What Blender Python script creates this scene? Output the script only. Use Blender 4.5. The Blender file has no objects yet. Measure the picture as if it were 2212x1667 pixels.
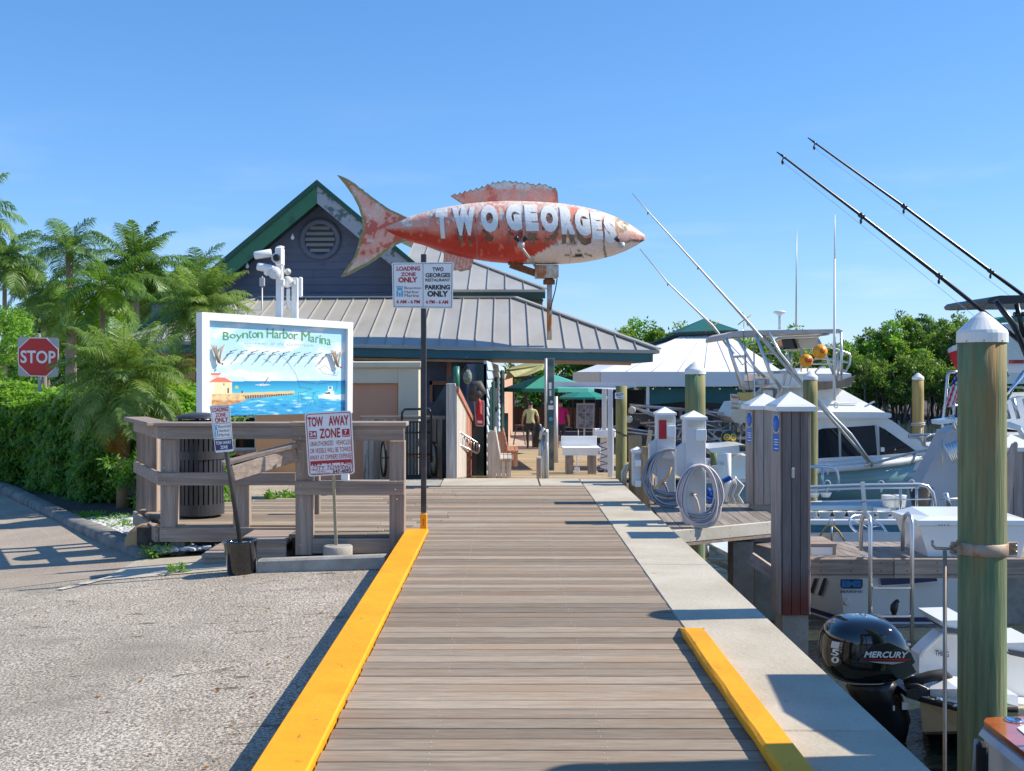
import bpy,bmesh,math,random
import numpy as np
from mathutils import Vector,Matrix
R=math.radians
SC=bpy.context.scene
COL=SC.collection
FOC=2400.0;VX=1092.0;VY=810.0;EYE=1.57
cam=bpy.data.cameras.new('camera');camo=bpy.data.objects.new('camera',cam);COL.objects.link(camo)
camo.location=(0,0,EYE);camo.rotation_euler=(R(90),0,0)
cam.sensor_width=36;cam.sensor_fit='HORIZONTAL';cam.lens=FOC/2212*36
cam.shift_x=(1106-VX)/2212;cam.shift_y=-(833.5-VY)/2212
cam.clip_start=0.1;cam.clip_end=2000
SC.camera=camo
SUN_EL=R(41.5);SUN_AZ=R(85)
w=bpy.data.worlds.new('World');SC.world=w;w.use_nodes=True
nt=w.node_tree;nt.nodes.clear()
sky=nt.nodes.new('ShaderNodeTexSky');sky.sky_type='NISHITA';sky.sun_disc=False
sky.sun_elevation=SUN_EL;sky.sun_rotation=SUN_AZ
sky.altitude=0;sky.air_density=1.0;sky.dust_density=0.0;sky.ozone_density=3.0
bg=nt.nodes.new('ShaderNodeBackground');bg.inputs['Strength'].default_value=0.15
wo=nt.nodes.new('ShaderNodeOutputWorld')
sp=nt.nodes.new('ShaderNodeSeparateColor');cb=nt.nodes.new('ShaderNodeCombineColor');nt.links.new(sky.outputs[0],sp.inputs[0])
for i,(pw,sc_) in enumerate(((.98,.375),(.78,.705),(.76,1.06))):
 n1=nt.nodes.new('ShaderNodeMath');n1.operation='POWER';n1.inputs[1].default_value=pw;n2=nt.nodes.new('ShaderNodeMath');n2.operation='MULTIPLY';n2.inputs[1].default_value=sc_
 nt.links.new(sp.outputs[i],n1.inputs[0]);nt.links.new(n1.outputs[0],n2.inputs[0]);nt.links.new(n2.outputs[0],cb.inputs[i])
gt=nt.nodes.new('ShaderNodeNewGeometry');sxyz=nt.nodes.new('ShaderNodeSeparateXYZ');tcw=nt.nodes.new('ShaderNodeTexCoord');nt.links.new(tcw.outputs['Generated'],sxyz.inputs[0])
mpw=nt.nodes.new('ShaderNodeMapping');mpw.inputs['Scale'].default_value=(1,1,5);nt.links.new(tcw.outputs['Generated'],mpw.inputs['Vector'])
nzw=nt.nodes.new('ShaderNodeTexNoise');nzw.inputs['Scale'].default_value=5.5;nzw.inputs['Detail'].default_value=7;nt.links.new(mpw.outputs[0],nzw.inputs['Vector'])
r1=nt.nodes.new('ShaderNodeMapRange');r1.inputs['From Min'].default_value=.52;r1.inputs['From Max'].default_value=.78;r1.inputs['To Max'].default_value=.28;nt.links.new(nzw.outputs[0],r1.inputs['Value'])
r2w=nt.nodes.new('ShaderNodeMapRange');r2w.inputs['From Min'].default_value=.26;r2w.inputs['From Max'].default_value=.03;nt.links.new(sxyz.outputs['Z'],r2w.inputs['Value'])
mw=nt.nodes.new('ShaderNodeMath');mw.operation='MULTIPLY';nt.links.new(r1.outputs[0],mw.inputs[0]);nt.links.new(r2w.outputs[0],mw.inputs[1])
mxw=nt.nodes.new('ShaderNodeMix');mxw.data_type='RGBA';mxw.inputs[7].default_value=(4.2,4.4,4.7,1);nt.links.new(mw.outputs[0],mxw.inputs[0]);nt.links.new(cb.outputs[0],mxw.inputs[6]);nt.links.new(mxw.outputs[2],bg.inputs['Color']);nt.links.new(bg.outputs[0],wo.inputs['Surface'])
sun=bpy.data.lights.new('sun','SUN');suno=bpy.data.objects.new('sun',sun);COL.objects.link(suno)
sun.energy=3.7;sun.angle=R(0.53);sun.color=(1.0,0.925,0.79)
sdir=Vector((math.sin(SUN_AZ)*math.cos(SUN_EL),math.cos(SUN_AZ)*math.cos(SUN_EL),math.sin(SUN_EL)))
suno.rotation_euler=sdir.to_track_quat('Z','Y').to_euler();suno.location=(20,5,30)
SC.view_settings.view_transform='Standard';SC.view_settings.look='None'
SC.view_settings.gamma=1;SC.view_settings.use_curve_mapping=False
SC.view_settings.exposure=0.80
def P(x,y,k):
 """point of the place seen at (x, y) of the 2212 px wide photograph, k metres per pixel away"""
 return Vector(((x-VX)*k,k*FOC,EYE-(y-VY)*k))
def G(x,y,z=0.0):
 k=(EYE-z)/(y-VY);return P(x,y,k)
WL={}
class MB:
 def __init__(s):s.v=[];s.f=[];s.m=[];s.mi=0;s.sm=[];s.smooth=False
 def add(s,vs,fs):
  o=len(s.v);s.v+=[tuple(p) for p in vs]
  for f in fs:s.f.append(tuple(i+o for i in f));s.m.append(s.mi);s.sm.append(s.smooth)
 def box(s,c,d,rot=None):
  c=Vector(c);vs=[]
  for z in(-.5,.5):
   for y in(-.5,.5):
    for x in(-.5,.5):
     p=Vector((x*d[0],y*d[1],z*d[2]))
     if rot:p=rot@p
     vs.append(c+p)
  s.add(vs,[(0,2,3,1),(4,5,7,6),(0,1,5,4),(2,6,7,3),(0,4,6,2),(1,3,7,5)])
  return s
 def bb(s,x0,x1,y0,y1,z0,z1):
  return s.box(((x0+x1)/2,(y0+y1)/2,(z0+z1)/2),(abs(x1-x0),abs(y1-y0),abs(z1-z0)))
 def rbox(s,c,d,r=.01,rot=None):
  """box with chamfered edges"""
  c=Vector(c);hx,hy,hz=d[0]/2,d[1]/2,d[2]/2;r=min(r,hx*.9,hy*.9,hz*.9)
  bm=bmesh.new();bmesh.ops.create_cube(bm,size=1)
  for v in bm.verts:v.co=Vector((v.co.x*d[0],v.co.y*d[1],v.co.z*d[2]))
  bmesh.ops.bevel(bm,geom=bm.edges[:],offset=r,segments=1,affect='EDGES')
  vs=[]
  for v in bm.verts:
   p=v.co.copy()
   if rot:p=rot@p
   vs.append(c+p)
  bm.verts.index_update()
  fs=[tuple(v.index for v in f.verts) for f in bm.faces];bm.free();s.add(vs,fs);return s
 def beam(s,a,b,wd,ht,up=(0,0,1),ch=0):
  a=Vector(a);b=Vector(b);d=b-a;L=d.length;d.normalize();up=Vector(up)
  if abs(d.dot(up))>.99:up=Vector((0,1,0))
  sx=d.cross(up).normalized();u=sx.cross(d).normalized()
  rot=Matrix((d,sx,u)).transposed()
  if ch:s.rbox((a+b)/2,(L,wd,ht),ch,rot)
  else:s.box((a+b)/2,(L,wd,ht),rot)
  return s
 def tube(s,pts,r,n=8,cap=True):
  pts=[Vector(p) for p in pts];m=len(pts)
  rr=r if isinstance(r,(list,tuple)) else[r]*m
  t0=(pts[1]-pts[0]).normalized();up=Vector((0,0,1)) if abs(t0.z)<.9 else Vector((0,1,0))
  nx=t0.cross(up).normalized();vs=[];old=s.smooth;s.smooth=True
  for i in range(m):
   t=(pts[min(i+1,m-1)]-pts[max(i-1,0)]).normalized()
   nx=(nx-t*nx.dot(t)).normalized();ny=t.cross(nx)
   for j in range(n):
    a=2*math.pi*j/n;vs.append(pts[i]+(nx*math.cos(a)+ny*math.sin(a))*rr[i])
  fs=[(i*n+j,i*n+(j+1)%n,(i+1)*n+(j+1)%n,(i+1)*n+j) for i in range(m-1) for j in range(n)]
  s.add(vs,fs);s.smooth=False
  if cap:
   o=len(s.v)-m*n
   s.f.append(tuple(o+j for j in range(n))[::-1]);s.m.append(s.mi);s.sm.append(False)
   s.f.append(tuple(o+(m-1)*n+j for j in range(n)));s.m.append(s.mi);s.sm.append(False)
  s.smooth=old;return s
 def lathe(s,c,prof,n=24,axis=(0,0,1),smooth=True,cap=True):
  c=Vector(c);ax=Vector(axis).normalized();q=Vector((0,0,1)).rotation_difference(ax)
  vs=[];old=s.smooth;s.smooth=smooth
  for(r,z) in prof:
   for j in range(n):
    a=2*math.pi*j/n;vs.append(c+q@Vector((r*math.cos(a),r*math.sin(a),z)))
  m=len(prof)
  fs=[(i*n+j,i*n+(j+1)%n,(i+1)*n+(j+1)%n,(i+1)*n+j) for i in range(m-1) for j in range(n)]
  o=len(s.v);s.add(vs,fs);s.smooth=False
  if cap:
   s.f.append(tuple(o+j for j in range(n))[::-1]);s.m.append(s.mi);s.sm.append(False)
   s.f.append(tuple(o+(m-1)*n+j for j in range(n)));s.m.append(s.mi);s.sm.append(False)
  s.smooth=old;return s
 def loft(s,rings,closed=True,cap=True,smooth=True):
  n=len(rings[0]);vs=[p for r in rings for p in r];m=len(rings);fs=[]
  for i in range(m-1):
   for j in range(n if closed else n-1):
    fs.append((i*n+j,i*n+(j+1)%n,(i+1)*n+(j+1)%n,(i+1)*n+j))
  o=len(s.v);old=s.smooth;s.smooth=smooth;s.add(vs,fs);s.smooth=old
  if cap:
   for q in(range(n-1,-1,-1),range((m-1)*n,m*n)):
    s.f.append(tuple(o+j for j in q));s.m.append(s.mi);s.sm.append(False)
  return s
 def prism(s,poly,d):
  """poly: list of points (planar), d: extrusion vector"""
  n=len(poly);d=Vector(d);vs=[Vector(p) for p in poly]+[Vector(p)+d for p in poly]
  fs=[tuple(range(n)),tuple(range(2*n-1,n-1,-1))]+[(i,i+n,(i+1)%n+n,(i+1)%n) for i in range(n)]
  s.add(vs,fs);return s
 def pp(s,pts,k,dy):
  """outline given in photograph pixels at distance k, extruded dy metres back"""
  return s.prism([P(x,y,k) for x,y in pts],(0,dy,0))
 def quad(s,*p):s.add(p,[tuple(range(len(p)))]);return s
 def ball(s,c,r,n=12,m=8,sc=(1,1,1)):
  c=Vector(c);rings=[]
  for i in range(m+1):
   a=-math.pi/2+math.pi*i/m;rr=max(math.cos(a),.02)
   rings.append([c+Vector((r*sc[0]*rr*math.cos(2*math.pi*j/n),r*sc[1]*rr*math.sin(2*math.pi*j/n),r*sc[2]*math.sin(a))) for j in range(n)])
  return s.loft(rings)
 def build(s,name,mats,parent=None,fix=True,origin=None):
  if not isinstance(mats,(list,tuple)):mats=[mats]
  V=np.array(s.v,dtype=float)
  c=Vector(((V[:,0].min()+V[:,0].max())/2,(V[:,1].min()+V[:,1].max())/2,V[:,2].min())) if origin is None else Vector(origin)
  me=bpy.data.meshes.new(name);me.from_pydata((V-np.array(c)).tolist(),[],s.f)
  for m in mats:me.materials.append(m)
  me.polygons.foreach_set('material_index',s.m);me.polygons.foreach_set('use_smooth',s.sm)
  if fix:
   bm=bmesh.new();bm.from_mesh(me);bmesh.ops.recalc_face_normals(bm,faces=bm.faces[:]);bm.to_mesh(me);bm.free()
  me.update()
  return link(name,me,c,parent)
def link(name,me,loc,parent=None):
 o=bpy.data.objects.new(name,me);COL.objects.link(o);o.location=loc;WL[o.name]=Vector(loc)
 if parent is not None:
  o.parent=parent;o.matrix_parent_inverse=Matrix.Translation(-WL[parent.name])
 return o
def tag(o,label,cat,group=None):
 o['label']=label;o['category']=cat
 if group:o['group']=group
 return o
def thing(name,loc,label,cat,group=None):
 o=bpy.data.objects.new(name,None);COL.objects.link(o);o.location=loc;o.empty_display_size=.2
 WL[o.name]=Vector(loc);return tag(o,label,cat,group)
def struct(o,kind='structure'):o['kind']=kind;return o
def copy_tree(o,parent=None):
 c=o.copy();COL.objects.link(c);WL[c.name]=WL[o.name].copy()
 if parent is not None:c.parent=parent;c.matrix_parent_inverse=o.matrix_parent_inverse.copy()
 for ch in list(KIDS.get(o.name,[])):copy_tree(ch,c)
 return c
KIDS={}
def kids(root):
 KIDS.clear()
 for o in COL.objects:
  if o.parent is not None:KIDS.setdefault(o.parent.name,[]).append(o)
def mat(name,c,c2=None,scale=4.,st=(1,1,1),rough=.6,metal=0.,bump=0.,bs=None,rnd=0.,dirt=None,dirt2=None,detail=5.,lo=.35,hi=.65,attr=None,coat=0.,spec=.5,fine=None,bst=None,ao=None):
 m=bpy.data.materials.new(name);m.use_nodes=True;t=m.node_tree;N=t.nodes;Lk=t.links.new
 b=N['Principled BSDF'];b.inputs['Roughness'].default_value=rough;b.inputs['Metallic'].default_value=metal
 b.inputs['Specular IOR Level'].default_value=spec
 if coat:b.inputs['Coat Weight'].default_value=coat;b.inputs['Coat Roughness'].default_value=.05
 tc=N.new('ShaderNodeTexCoord');oi=N.new('ShaderNodeObjectInfo')
 mp=N.new('ShaderNodeMapping');Lk(tc.outputs['Object'],mp.inputs['Vector'])
 ml=N.new('ShaderNodeMath');ml.operation='MULTIPLY';ml.inputs[1].default_value=37.;Lk(oi.outputs['Random'],ml.inputs[0]);Lk(ml.outputs[0],mp.inputs['Location'])
 mp.inputs['Scale'].default_value=st
 def noise(sc,det=detail,vec=None,ro=.55):
  n=N.new('ShaderNodeTexNoise');n.inputs['Scale'].default_value=sc;n.inputs['Detail'].default_value=det
  n.inputs['Roughness'].default_value=ro;Lk(vec or mp.outputs[0],n.inputs['Vector']);return n
 def mix(f,a,bb,bt='MIX'):
  x=N.new('ShaderNodeMix');x.data_type='RGBA';x.blend_type=bt
  if hasattr(f,'default_value') or not isinstance(f,(int,float)):Lk(f,x.inputs[0])
  else:x.inputs[0].default_value=f
  for i,q in((6,a),(7,bb)):
   if isinstance(q,(tuple,list)):x.inputs[i].default_value=(*q[:3],1)
   else:Lk(q,x.inputs[i])
  return x.outputs[2]
 def ramp(src,a,bb):
  r=N.new('ShaderNodeMapRange');r.inputs['From Min'].default_value=a;r.inputs['From Max'].default_value=bb;Lk(src,r.inputs['Value']);return r.outputs[0]
 if attr:
  at=N.new('ShaderNodeAttribute');at.attribute_name=attr;col=at.outputs['Color']
  if c is not None:col=mix(1.0,col,tuple(c),'MULTIPLY')
 elif c2 is not None:
  n=noise(scale);col=mix(ramp(n.outputs[0],lo,hi),tuple(c),tuple(c2))
 else:
  rg=N.new('ShaderNodeRGB');rg.outputs[0].default_value=(*c,1);col=rg.outputs[0]
  n=noise(scale*1.3);q=N.new('ShaderNodeMapRange');q.inputs['To Min'].default_value=.90;q.inputs['To Max'].default_value=1.06;Lk(n.outputs[0],q.inputs['Value'])
  col=mix(1.0,col,q.outputs[0],'MULTIPLY')
 if fine:
  n=noise(fine[0],3.);q=N.new('ShaderNodeMapRange');q.inputs['From Min'].default_value=fine[2] if len(fine)>2 else .3;q.inputs['From Max'].default_value=fine[3] if len(fine)>2 else .7
  q.inputs['To Min'].default_value=1-fine[1];q.inputs['To Max'].default_value=1+fine[1];Lk(n.outputs[0],q.inputs['Value'])
  col=mix(1.0,col,q.outputs[0],'MULTIPLY')
 for dd in(dirt,dirt2):
  if dd:
   dm=N.new('ShaderNodeMapping');Lk(tc.outputs['Object'],dm.inputs['Vector']);Lk(ml.outputs[0],dm.inputs['Location'])
   dm.inputs['Scale'].default_value=dd[4] if len(dd)>4 else(1,1,1)
   n=noise(dd[1],6.,dm.outputs[0],.65);col=mix(ramp(n.outputs[0],dd[2],dd[3]),col,tuple(dd[0]))
 if rnd:
  q=N.new('ShaderNodeMapRange');q.inputs['To Min'].default_value=1-rnd;q.inputs['To Max'].default_value=1+rnd;Lk(oi.outputs['Random'],q.inputs['Value'])
  col=mix(1.0,col,q.outputs[0],'MULTIPLY')
 Lk(col,b.inputs['Base Color'])
 if bump:
  bm_=N.new('ShaderNodeBump');bm_.inputs['Strength'].default_value=1.;bm_.inputs['Distance'].default_value=bump
  vec=None
  if bst:
   q=N.new('ShaderNodeMapping');Lk(tc.outputs['Object'],q.inputs['Vector']);q.inputs['Scale'].default_value=bst;vec=q.outputs[0]
  n=noise(bs or scale*3,6.,vec);Lk(n.outputs[0],bm_.inputs['Height']);Lk(bm_.outputs[0],b.inputs['Normal'])
 return m
def leafmat(name,c,c2,tr=.45):
 m=bpy.data.materials.new(name);m.use_nodes=True;t=m.node_tree;N=t.nodes;Lk=t.links.new;N.clear()
 at=N.new('ShaderNodeAttribute');at.attribute_name='tint'
 x=N.new('ShaderNodeMix');x.data_type='RGBA';Lk(at.outputs['Fac'],x.inputs[0]);x.inputs[6].default_value=(*c,1);x.inputs[7].default_value=(*c2,1)
 p=N.new('ShaderNodeBsdfPrincipled');p.inputs['Roughness'].default_value=.42;p.inputs['Specular IOR Level'].default_value=.45;Lk(x.outputs[2],p.inputs['Base Color'])
 tl=N.new('ShaderNodeBsdfTranslucent');y=N.new('ShaderNodeMix');y.data_type='RGBA';y.blend_type='MULTIPLY';y.inputs[0].default_value=1
 Lk(x.outputs[2],y.inputs[6]);y.inputs[7].default_value=(1.5,1.5,.6,1);Lk(y.outputs[2],tl.inputs['Color'])
 ms=N.new('ShaderNodeMixShader');ms.inputs[0].default_value=tr;Lk(p.outputs[0],ms.inputs[1]);Lk(tl.outputs[0],ms.inputs[2])
 o=N.new('ShaderNodeOutputMaterial');Lk(ms.outputs[0],o.inputs['Surface']);return m
def woodmat(name,c,c2,ax,rnd=.12,rough=.8,dirt=None,dirt2=None,bump=.0025,fine=.16,gx=1.1,gt=22):
 st=[gt,gt,gt];st[ax]=gx
 return mat(name,c,c2,scale=1.0,st=tuple(st),rough=rough,bump=bump,bs=1.6,rnd=rnd,dirt=dirt,dirt2=dirt2,spec=.25,lo=.3,hi=.7,fine=(3.2,fine))
GW,GW2=(.26,.20,.16),(.41,.335,.28)
M={}
for ax,a in(('x',0),('y',1),('z',2)):
 s_=[3,3,3];s_[a]=.5
 M['wood'+ax]=woodmat('weathered_wood_'+ax,(.26,.195,.152),(.43,.345,.28),a,dirt=((.30,.18,.11),1.1,.60,.78,tuple(s_)))
M['deck']=woodmat('deck_wood',(.245,.188,.132),(.365,.295,.225),0,rnd=.30,dirt=((.31,.20,.125),1.2,.48,.76,(.8,3,3)),dirt2=((.17,.135,.11),2.2,.60,.80,(1.2,16,16)),gx=3.5,gt=60)
M['ramp']=woodmat('ramp_wood',(.36,.26,.15),(.52,.40,.26),0,rnd=.2)
M['pier']=woodmat('pier_wood',(.20,.165,.14),(.35,.30,.26),1,rnd=.2)
M['plum']=woodmat('dark_composite_wood',(.31,.245,.21),(.45,.375,.325),2,rnd=.1,dirt=((.35,.30,.27),1.5,.62,.8,(6,6,.8)))
M['plumx']=woodmat('dark_composite_wood_x',(.31,.245,.21),(.45,.375,.325),0,rnd=.1)
M['rusty_low']=woodmat('reddish_wet_wood',(.17,.06,.04),(.24,.11,.08),2)
M['whitewash']=woodmat('flaking_whitewashed_wood',(.36,.30,.25),(.62,.57,.50),2,rnd=.12,dirt=((.25,.16,.11),1.5,.6,.7,(8,8,.8)))
M['redwood']=woodmat('worn_red_wood',(.36,.12,.06),(.50,.24,.15),2,dirt=((.45,.40,.36),2,.58,.66,(5,5,2)))
M['pile']=woodmat('green_treated_pile',(.16,.175,.085),(.29,.32,.17),2,rnd=.06,dirt=((.09,.20,.11),.7,.46,.66,(4,4,.5)),dirt2=((.34,.20,.08),.8,.53,.66,(7,7,.45)),bump=.012)
M['pile2']=woodmat('tan_green_pile',(.22,.20,.075),(.34,.31,.14),2,rnd=.06,dirt=((.14,.18,.08),.9,.52,.7,(4,4,.5)))
M['pile3']=woodmat('tan_pile',(.36,.25,.09),(.48,.36,.15),2)
M['stump']=woodmat('stump_wood',(.36,.24,.12),(.46,.34,.20),2,dirt=((.07,.045,.03),1.0,.58,.66,(6,6,.9)))
M['concrete']=mat('pale_concrete',(.45,.395,.30),(.54,.48,.38),scale=1.6,rough=.85,bump=.004,bs=30,dirt=((.38,.31,.22),1.3,.50,.80),dirt2=((.24,.20,.15),7,.66,.74),fine=(60,.07))
M['conc_dark']=mat('old_concrete',(.30,.275,.23),(.42,.39,.34),scale=5,rough=.9,bump=.006,bs=25,dirt=((.13,.115,.09),2.5,.56,.72),fine=(60,.08))
M['seawall']=mat('wet_seawall',(.10,.085,.07),(.22,.20,.17),scale=3,rough=.8,bump=.01,bs=12)
M['asphalt']=mat('sun_bleached_asphalt',(.40,.34,.27),(.49,.425,.345),scale=1.3,rough=.9,bump=.016,bs=55,fine=(62,.50,.40,.60),dirt=((.31,.265,.21),.8,.48,.72),dirt2=((.13,.10,.075),3.0,.60,.70,(1,2.6,1)),spec=.2)
M['road']=mat('tan_road_asphalt',(.34,.28,.22),(.42,.355,.285),scale=1.2,rough=.92,bump=.006,bs=60,fine=(70,.25),dirt=((.15,.10,.06),1.7,.68,.8),spec=.2)
M['yellow']=mat('yellow_kerb_paint',(.86,.345,.008),(.92,.39,.012),scale=3,spec=.25,rough=.6,bump=.004,bs=14,dirt=((.42,.19,.02),9,.63,.70,(1,.5,1)),dirt2=((.34,.22,.12),24,.64,.69),fine=(4,.07))
M['mulch']=mat('dark_garden_soil',(.055,.042,.032),(.11,.09,.07),scale=12,rough=.95,bump=.03,bs=20)
M['white']=mat('white_paint',(.86,.86,.84),scale=3,rough=.45)
M['gel']=mat('white_gelcoat',(.88,.88,.86),(.82,.82,.79),scale=1.2,rough=.22,coat=.3,dirt=((.45,.43,.38),1.6,.68,.85,(.6,.6,2)))
M['cream']=mat('cream_gelcoat',(.62,.58,.48),(.55,.50,.40),scale=1.2,rough=.3)
M['cap']=mat('white_pile_cap',(.80,.79,.75),(.74,.72,.67),scale=4,rough=.4,dirt=((.5,.46,.38),3,.66,.8))
M['pvc']=mat('grey_white_pedestal',(.60,.61,.62),(.66,.67,.67),scale=3,rough=.4)
M['alu']=mat('brushed_aluminium',(.66,.66,.66),rough=.32,metal=.85,scale=3,dirt=((.40,.36,.3),6,.6,.75))
M['galv']=mat('galvanised_bar',(.52,.51,.48),rough=.5,metal=.4,scale=8)
M['black']=mat('black_metal',(.018,.018,.020),rough=.35,scale=6)
M['can']=mat('charcoal_powder_coat',(.032,.033,.037),(.045,.045,.05),scale=5,rough=.38)
M['polemetal']=mat('dark_steel_post',(.04,.04,.042),(.075,.075,.078),scale=4,rough=.45,metal=.3,dirt=((.12,.10,.08),8,.62,.75))
M['rubber']=mat('black_rubber',(.02,.02,.02),rough=.8)
M['blk']=mat('gloss_black_cowl',(.006,.006,.009),rough=.07,coat=1.,scale=2)
M['mblk']=mat('matt_black_casting',(.012,.012,.014),rough=.3)
M['rust']=mat('rusty_white_steel',(.62,.55,.45),(.42,.16,.05),scale=5,st=(1,1,.45),rough=.75,lo=.44,hi=.56,bump=.003,bs=20)
M['rust2']=mat('heavy_rust',(.28,.095,.035),(.14,.055,.025),scale=12,rough=.9,bump=.006)
M['strap']=mat('rusty_strap',(.42,.33,.25),(.36,.18,.08),scale=9,rough=.6,metal=.3,lo=.5,hi=.6,bump=.003)
M['copper']=mat('weathered_brass_pipe',(.36,.25,.16),(.42,.36,.30),scale=6,rough=.4,metal=.6)
M['roof']=mat('grey_metal_roof',(.42,.395,.345),(.50,.475,.42),scale=1.1,st=(1,.5,.5),rough=.42,metal=.15,dirt=((.42,.32,.18),.8,.66,.85,(.5,.5,.5)),rnd=.03)
M['seam']=mat('roof_seam',(.40,.38,.345),rough=.5,metal=.2)
M['bluewall']=mat('slate_blue_siding',(.135,.15,.205),(.155,.17,.225),scale=1.5,rough=.7,rnd=.06,dirt=((.06,.07,.11),2.5,.6,.8))
M['ltblue']=mat('pale_blue_siding',(.40,.49,.56),(.47,.56,.62),scale=2,rough=.7,rnd=.06)
M['teal_trim']=mat('teal_trim',(.035,.12,.135),(.045,.145,.155),scale=2,rough=.55,dirt=((.30,.30,.27),3.0,.70,.72))
M['greentrim']=mat('green_rake_board',(.035,.155,.075),(.045,.185,.09),scale=2,rough=.55,dirt=((.02,.07,.05),2,.55,.75))
M['peel']=mat('peeling_trim',(.36,.39,.42),(.11,.15,.15),scale=6,rough=.8,lo=.50,hi=.60)
M['darkgreen']=mat('dark_green_trim',(.012,.055,.045),rough=.5,scale=2)
M['soffit']=mat('orange_wood_soffit',(.42,.22,.10),(.50,.28,.14),scale=3,rough=.7)
M['dksoffit']=mat('dark_green_soffit',(.02,.05,.045),rough=.8)
M['orange']=mat('orange_stucco',(.76,.44,.23),(.80,.48,.26),scale=2,rough=.9,bump=.004,bs=40)
M['terra']=mat('terracotta_stucco',(.60,.32,.21),(.64,.35,.23),scale=2,rough=.9,bump=.003,bs=40)
M['beige']=mat('beige_stucco',(.62,.55,.41),(.67,.60,.46),scale=2,rough=.9,bump=.003,bs=40,dirt=((.3,.26,.18),1.6,.66,.85,(3,3,.6)))
M['glass_dk']=mat('dark_glass',(.012,.014,.018),rough=.06,scale=2)
M['navyglass']=mat('smoked_boat_glass',(.010,.012,.020),rough=.05,coat=.5)
M['tentw']=mat('white_tent_fabric',(.80,.79,.76),(.86,.85,.82),scale=.8,rough=.6)
M['tentg']=mat('dark_green_fabric',(.010,.12,.105),rough=.6)
M['tealtarp']=mat('teal_tarp',(.02,.11,.115),(.03,.15,.15),scale=1,rough=.55)
M['umbrella']=mat('seafoam_umbrella',(.05,.31,.25),(.07,.37,.30),scale=1,rough=.6)
M['umbrella2']=mat('dark_green_umbrella',(.015,.22,.17),rough=.6)
M['turq']=mat('turquoise_float',(.02,.55,.60),rough=.4)
M['yroof']=mat('yellow_green_roof',(.32,.31,.14),(.24,.24,.11),scale=3,rough=.7)
M['hulltl']=mat('pale_teal_hull',(.19,.36,.40),(.22,.40,.43),scale=.7,rough=.15,coat=.5)
M['hulldt']=mat('deep_teal_stripe',(.01,.17,.24),rough=.25,coat=.3)
M['navy']=mat('navy_stripe',(.015,.02,.12),rough=.3)
M['ltbench']=mat('light_blue_bench',(.33,.47,.55),rough=.6)
M['hull_bg']=mat('beige_hull',(.60,.50,.34),rough=.3)
M['varnish']=mat('varnished_teak',(.42,.085,.015),(.55,.14,.03),scale=3,st=(1,3,1),rough=.12,coat=1.)
M['chrome']=mat('chrome',(.8,.8,.82),rough=.08,metal=1.)
M['hose_w']=mat('white_pink_hose',(.70,.56,.50),(.66,.62,.58),scale=3,rough=.5)
M['hose_g']=mat('grey_hose',(.21,.22,.25),(.30,.31,.34),scale=3,rough=.5)
M['hose_line']=mat('blue_hose_stripe',(.04,.05,.22),rough=.5)
M['hose_y']=mat('yellow_hose',(.62,.36,.08),rough=.5)
M['rope_b']=mat('blue_rope',(.01,.10,.42),rough=.8)
M['rope_w']=mat('pale_rope',(.55,.50,.42),rough=.9,bump=.004,bs=60)
M['red']=mat('red_paint',(.50,.012,.018),rough=.35)
M['signred']=mat('sign_red',(.46,.015,.025),rough=.4,dirt=((.62,.45,.42),14,.66,.74))
M['stopred']=mat('stop_sign_red',(.60,.015,.015),rough=.35)
M['signwhite']=mat('sign_white',(.86,.86,.85),(.80,.80,.78),scale=4,rough=.4,dirt=((.34,.24,.17),6,.72,.80))
M['signblack']=mat('sign_black',(.02,.02,.022),rough=.45)
M['signnavy']=mat('sign_navy',(.035,.04,.15),rough=.45)
M['signblue']=mat('sign_blue',(.03,.16,.55),rough=.4)
M['logoblue']=mat('logo_light_blue',(.10,.42,.62),rough=.4)
M['galvsign']=mat('sign_back_grey',(.42,.42,.41),rough=.5,metal=.3)
M['yellowpl']=mat('yellow_plastic',(.75,.62,.05),rough=.4)
M['orangebuoy']=mat('orange_buoy',(.88,.32,.01),(.92,.38,.015),scale=3,rough=.35)
M['redprint']=mat('red_print',(.45,.03,.02),rough=.4)
M['gold']=mat('gold_cleats',(.55,.40,.12),rough=.5)
M['rock']=mat('white_garden_rock',(.62,.60,.57),(.50,.48,.46),scale=8,rough=.9,rnd=.15)
M['boulder']=mat('orange_boulder',(.50,.30,.14),(.42,.24,.11),scale=5,rough=.9,bump=.01)
M['trunk']=mat('palm_trunk',(.30,.25,.20),(.22,.18,.14),scale=2,st=(2,2,9),rough=.9,bump=.01,bs=4)
M['crownshaft']=mat('orange_crownshaft',(.38,.22,.08),(.24,.28,.08),scale=3,rough=.7)
M['bark']=mat('mangrove_bark',(.16,.13,.11),(.24,.20,.17),scale=4,rough=.95)
M['deadfrond']=mat('dry_palm_fibre',(.34,.20,.09),(.25,.14,.06),scale=10,rough=.95)
M['skin']=mat('skin',(.42,.22,.14),rough=.5)
M['hair']=mat('dark_hair',(.015,.011,.009),rough=.5)
M['bird']=mat('black_feathers',(.006,.006,.008),rough=.35)
M['shirty']=mat('pale_yellow_shirt',(.62,.56,.28),(.56,.50,.25),scale=4,rough=.9)
M['shirtp']=mat('magenta_shirt',(.62,.015,.20),(.54,.012,.18),scale=4,rough=.9)
M['pants']=mat('dark_trousers',(.045,.035,.035),rough=.9)
M['shorts']=mat('navy_shorts',(.03,.04,.06),rough=.9)
M['foliage']=leafmat('green_leaves',(.05,.12,.022),(.24,.38,.07))
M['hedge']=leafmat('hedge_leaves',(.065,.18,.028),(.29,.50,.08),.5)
M['mangrove']=leafmat('mangrove_leaves',(.055,.125,.025),(.26,.40,.08))
M['palm']=leafmat('palm_leaflets',(.045,.12,.028),(.23,.37,.09))
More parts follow.
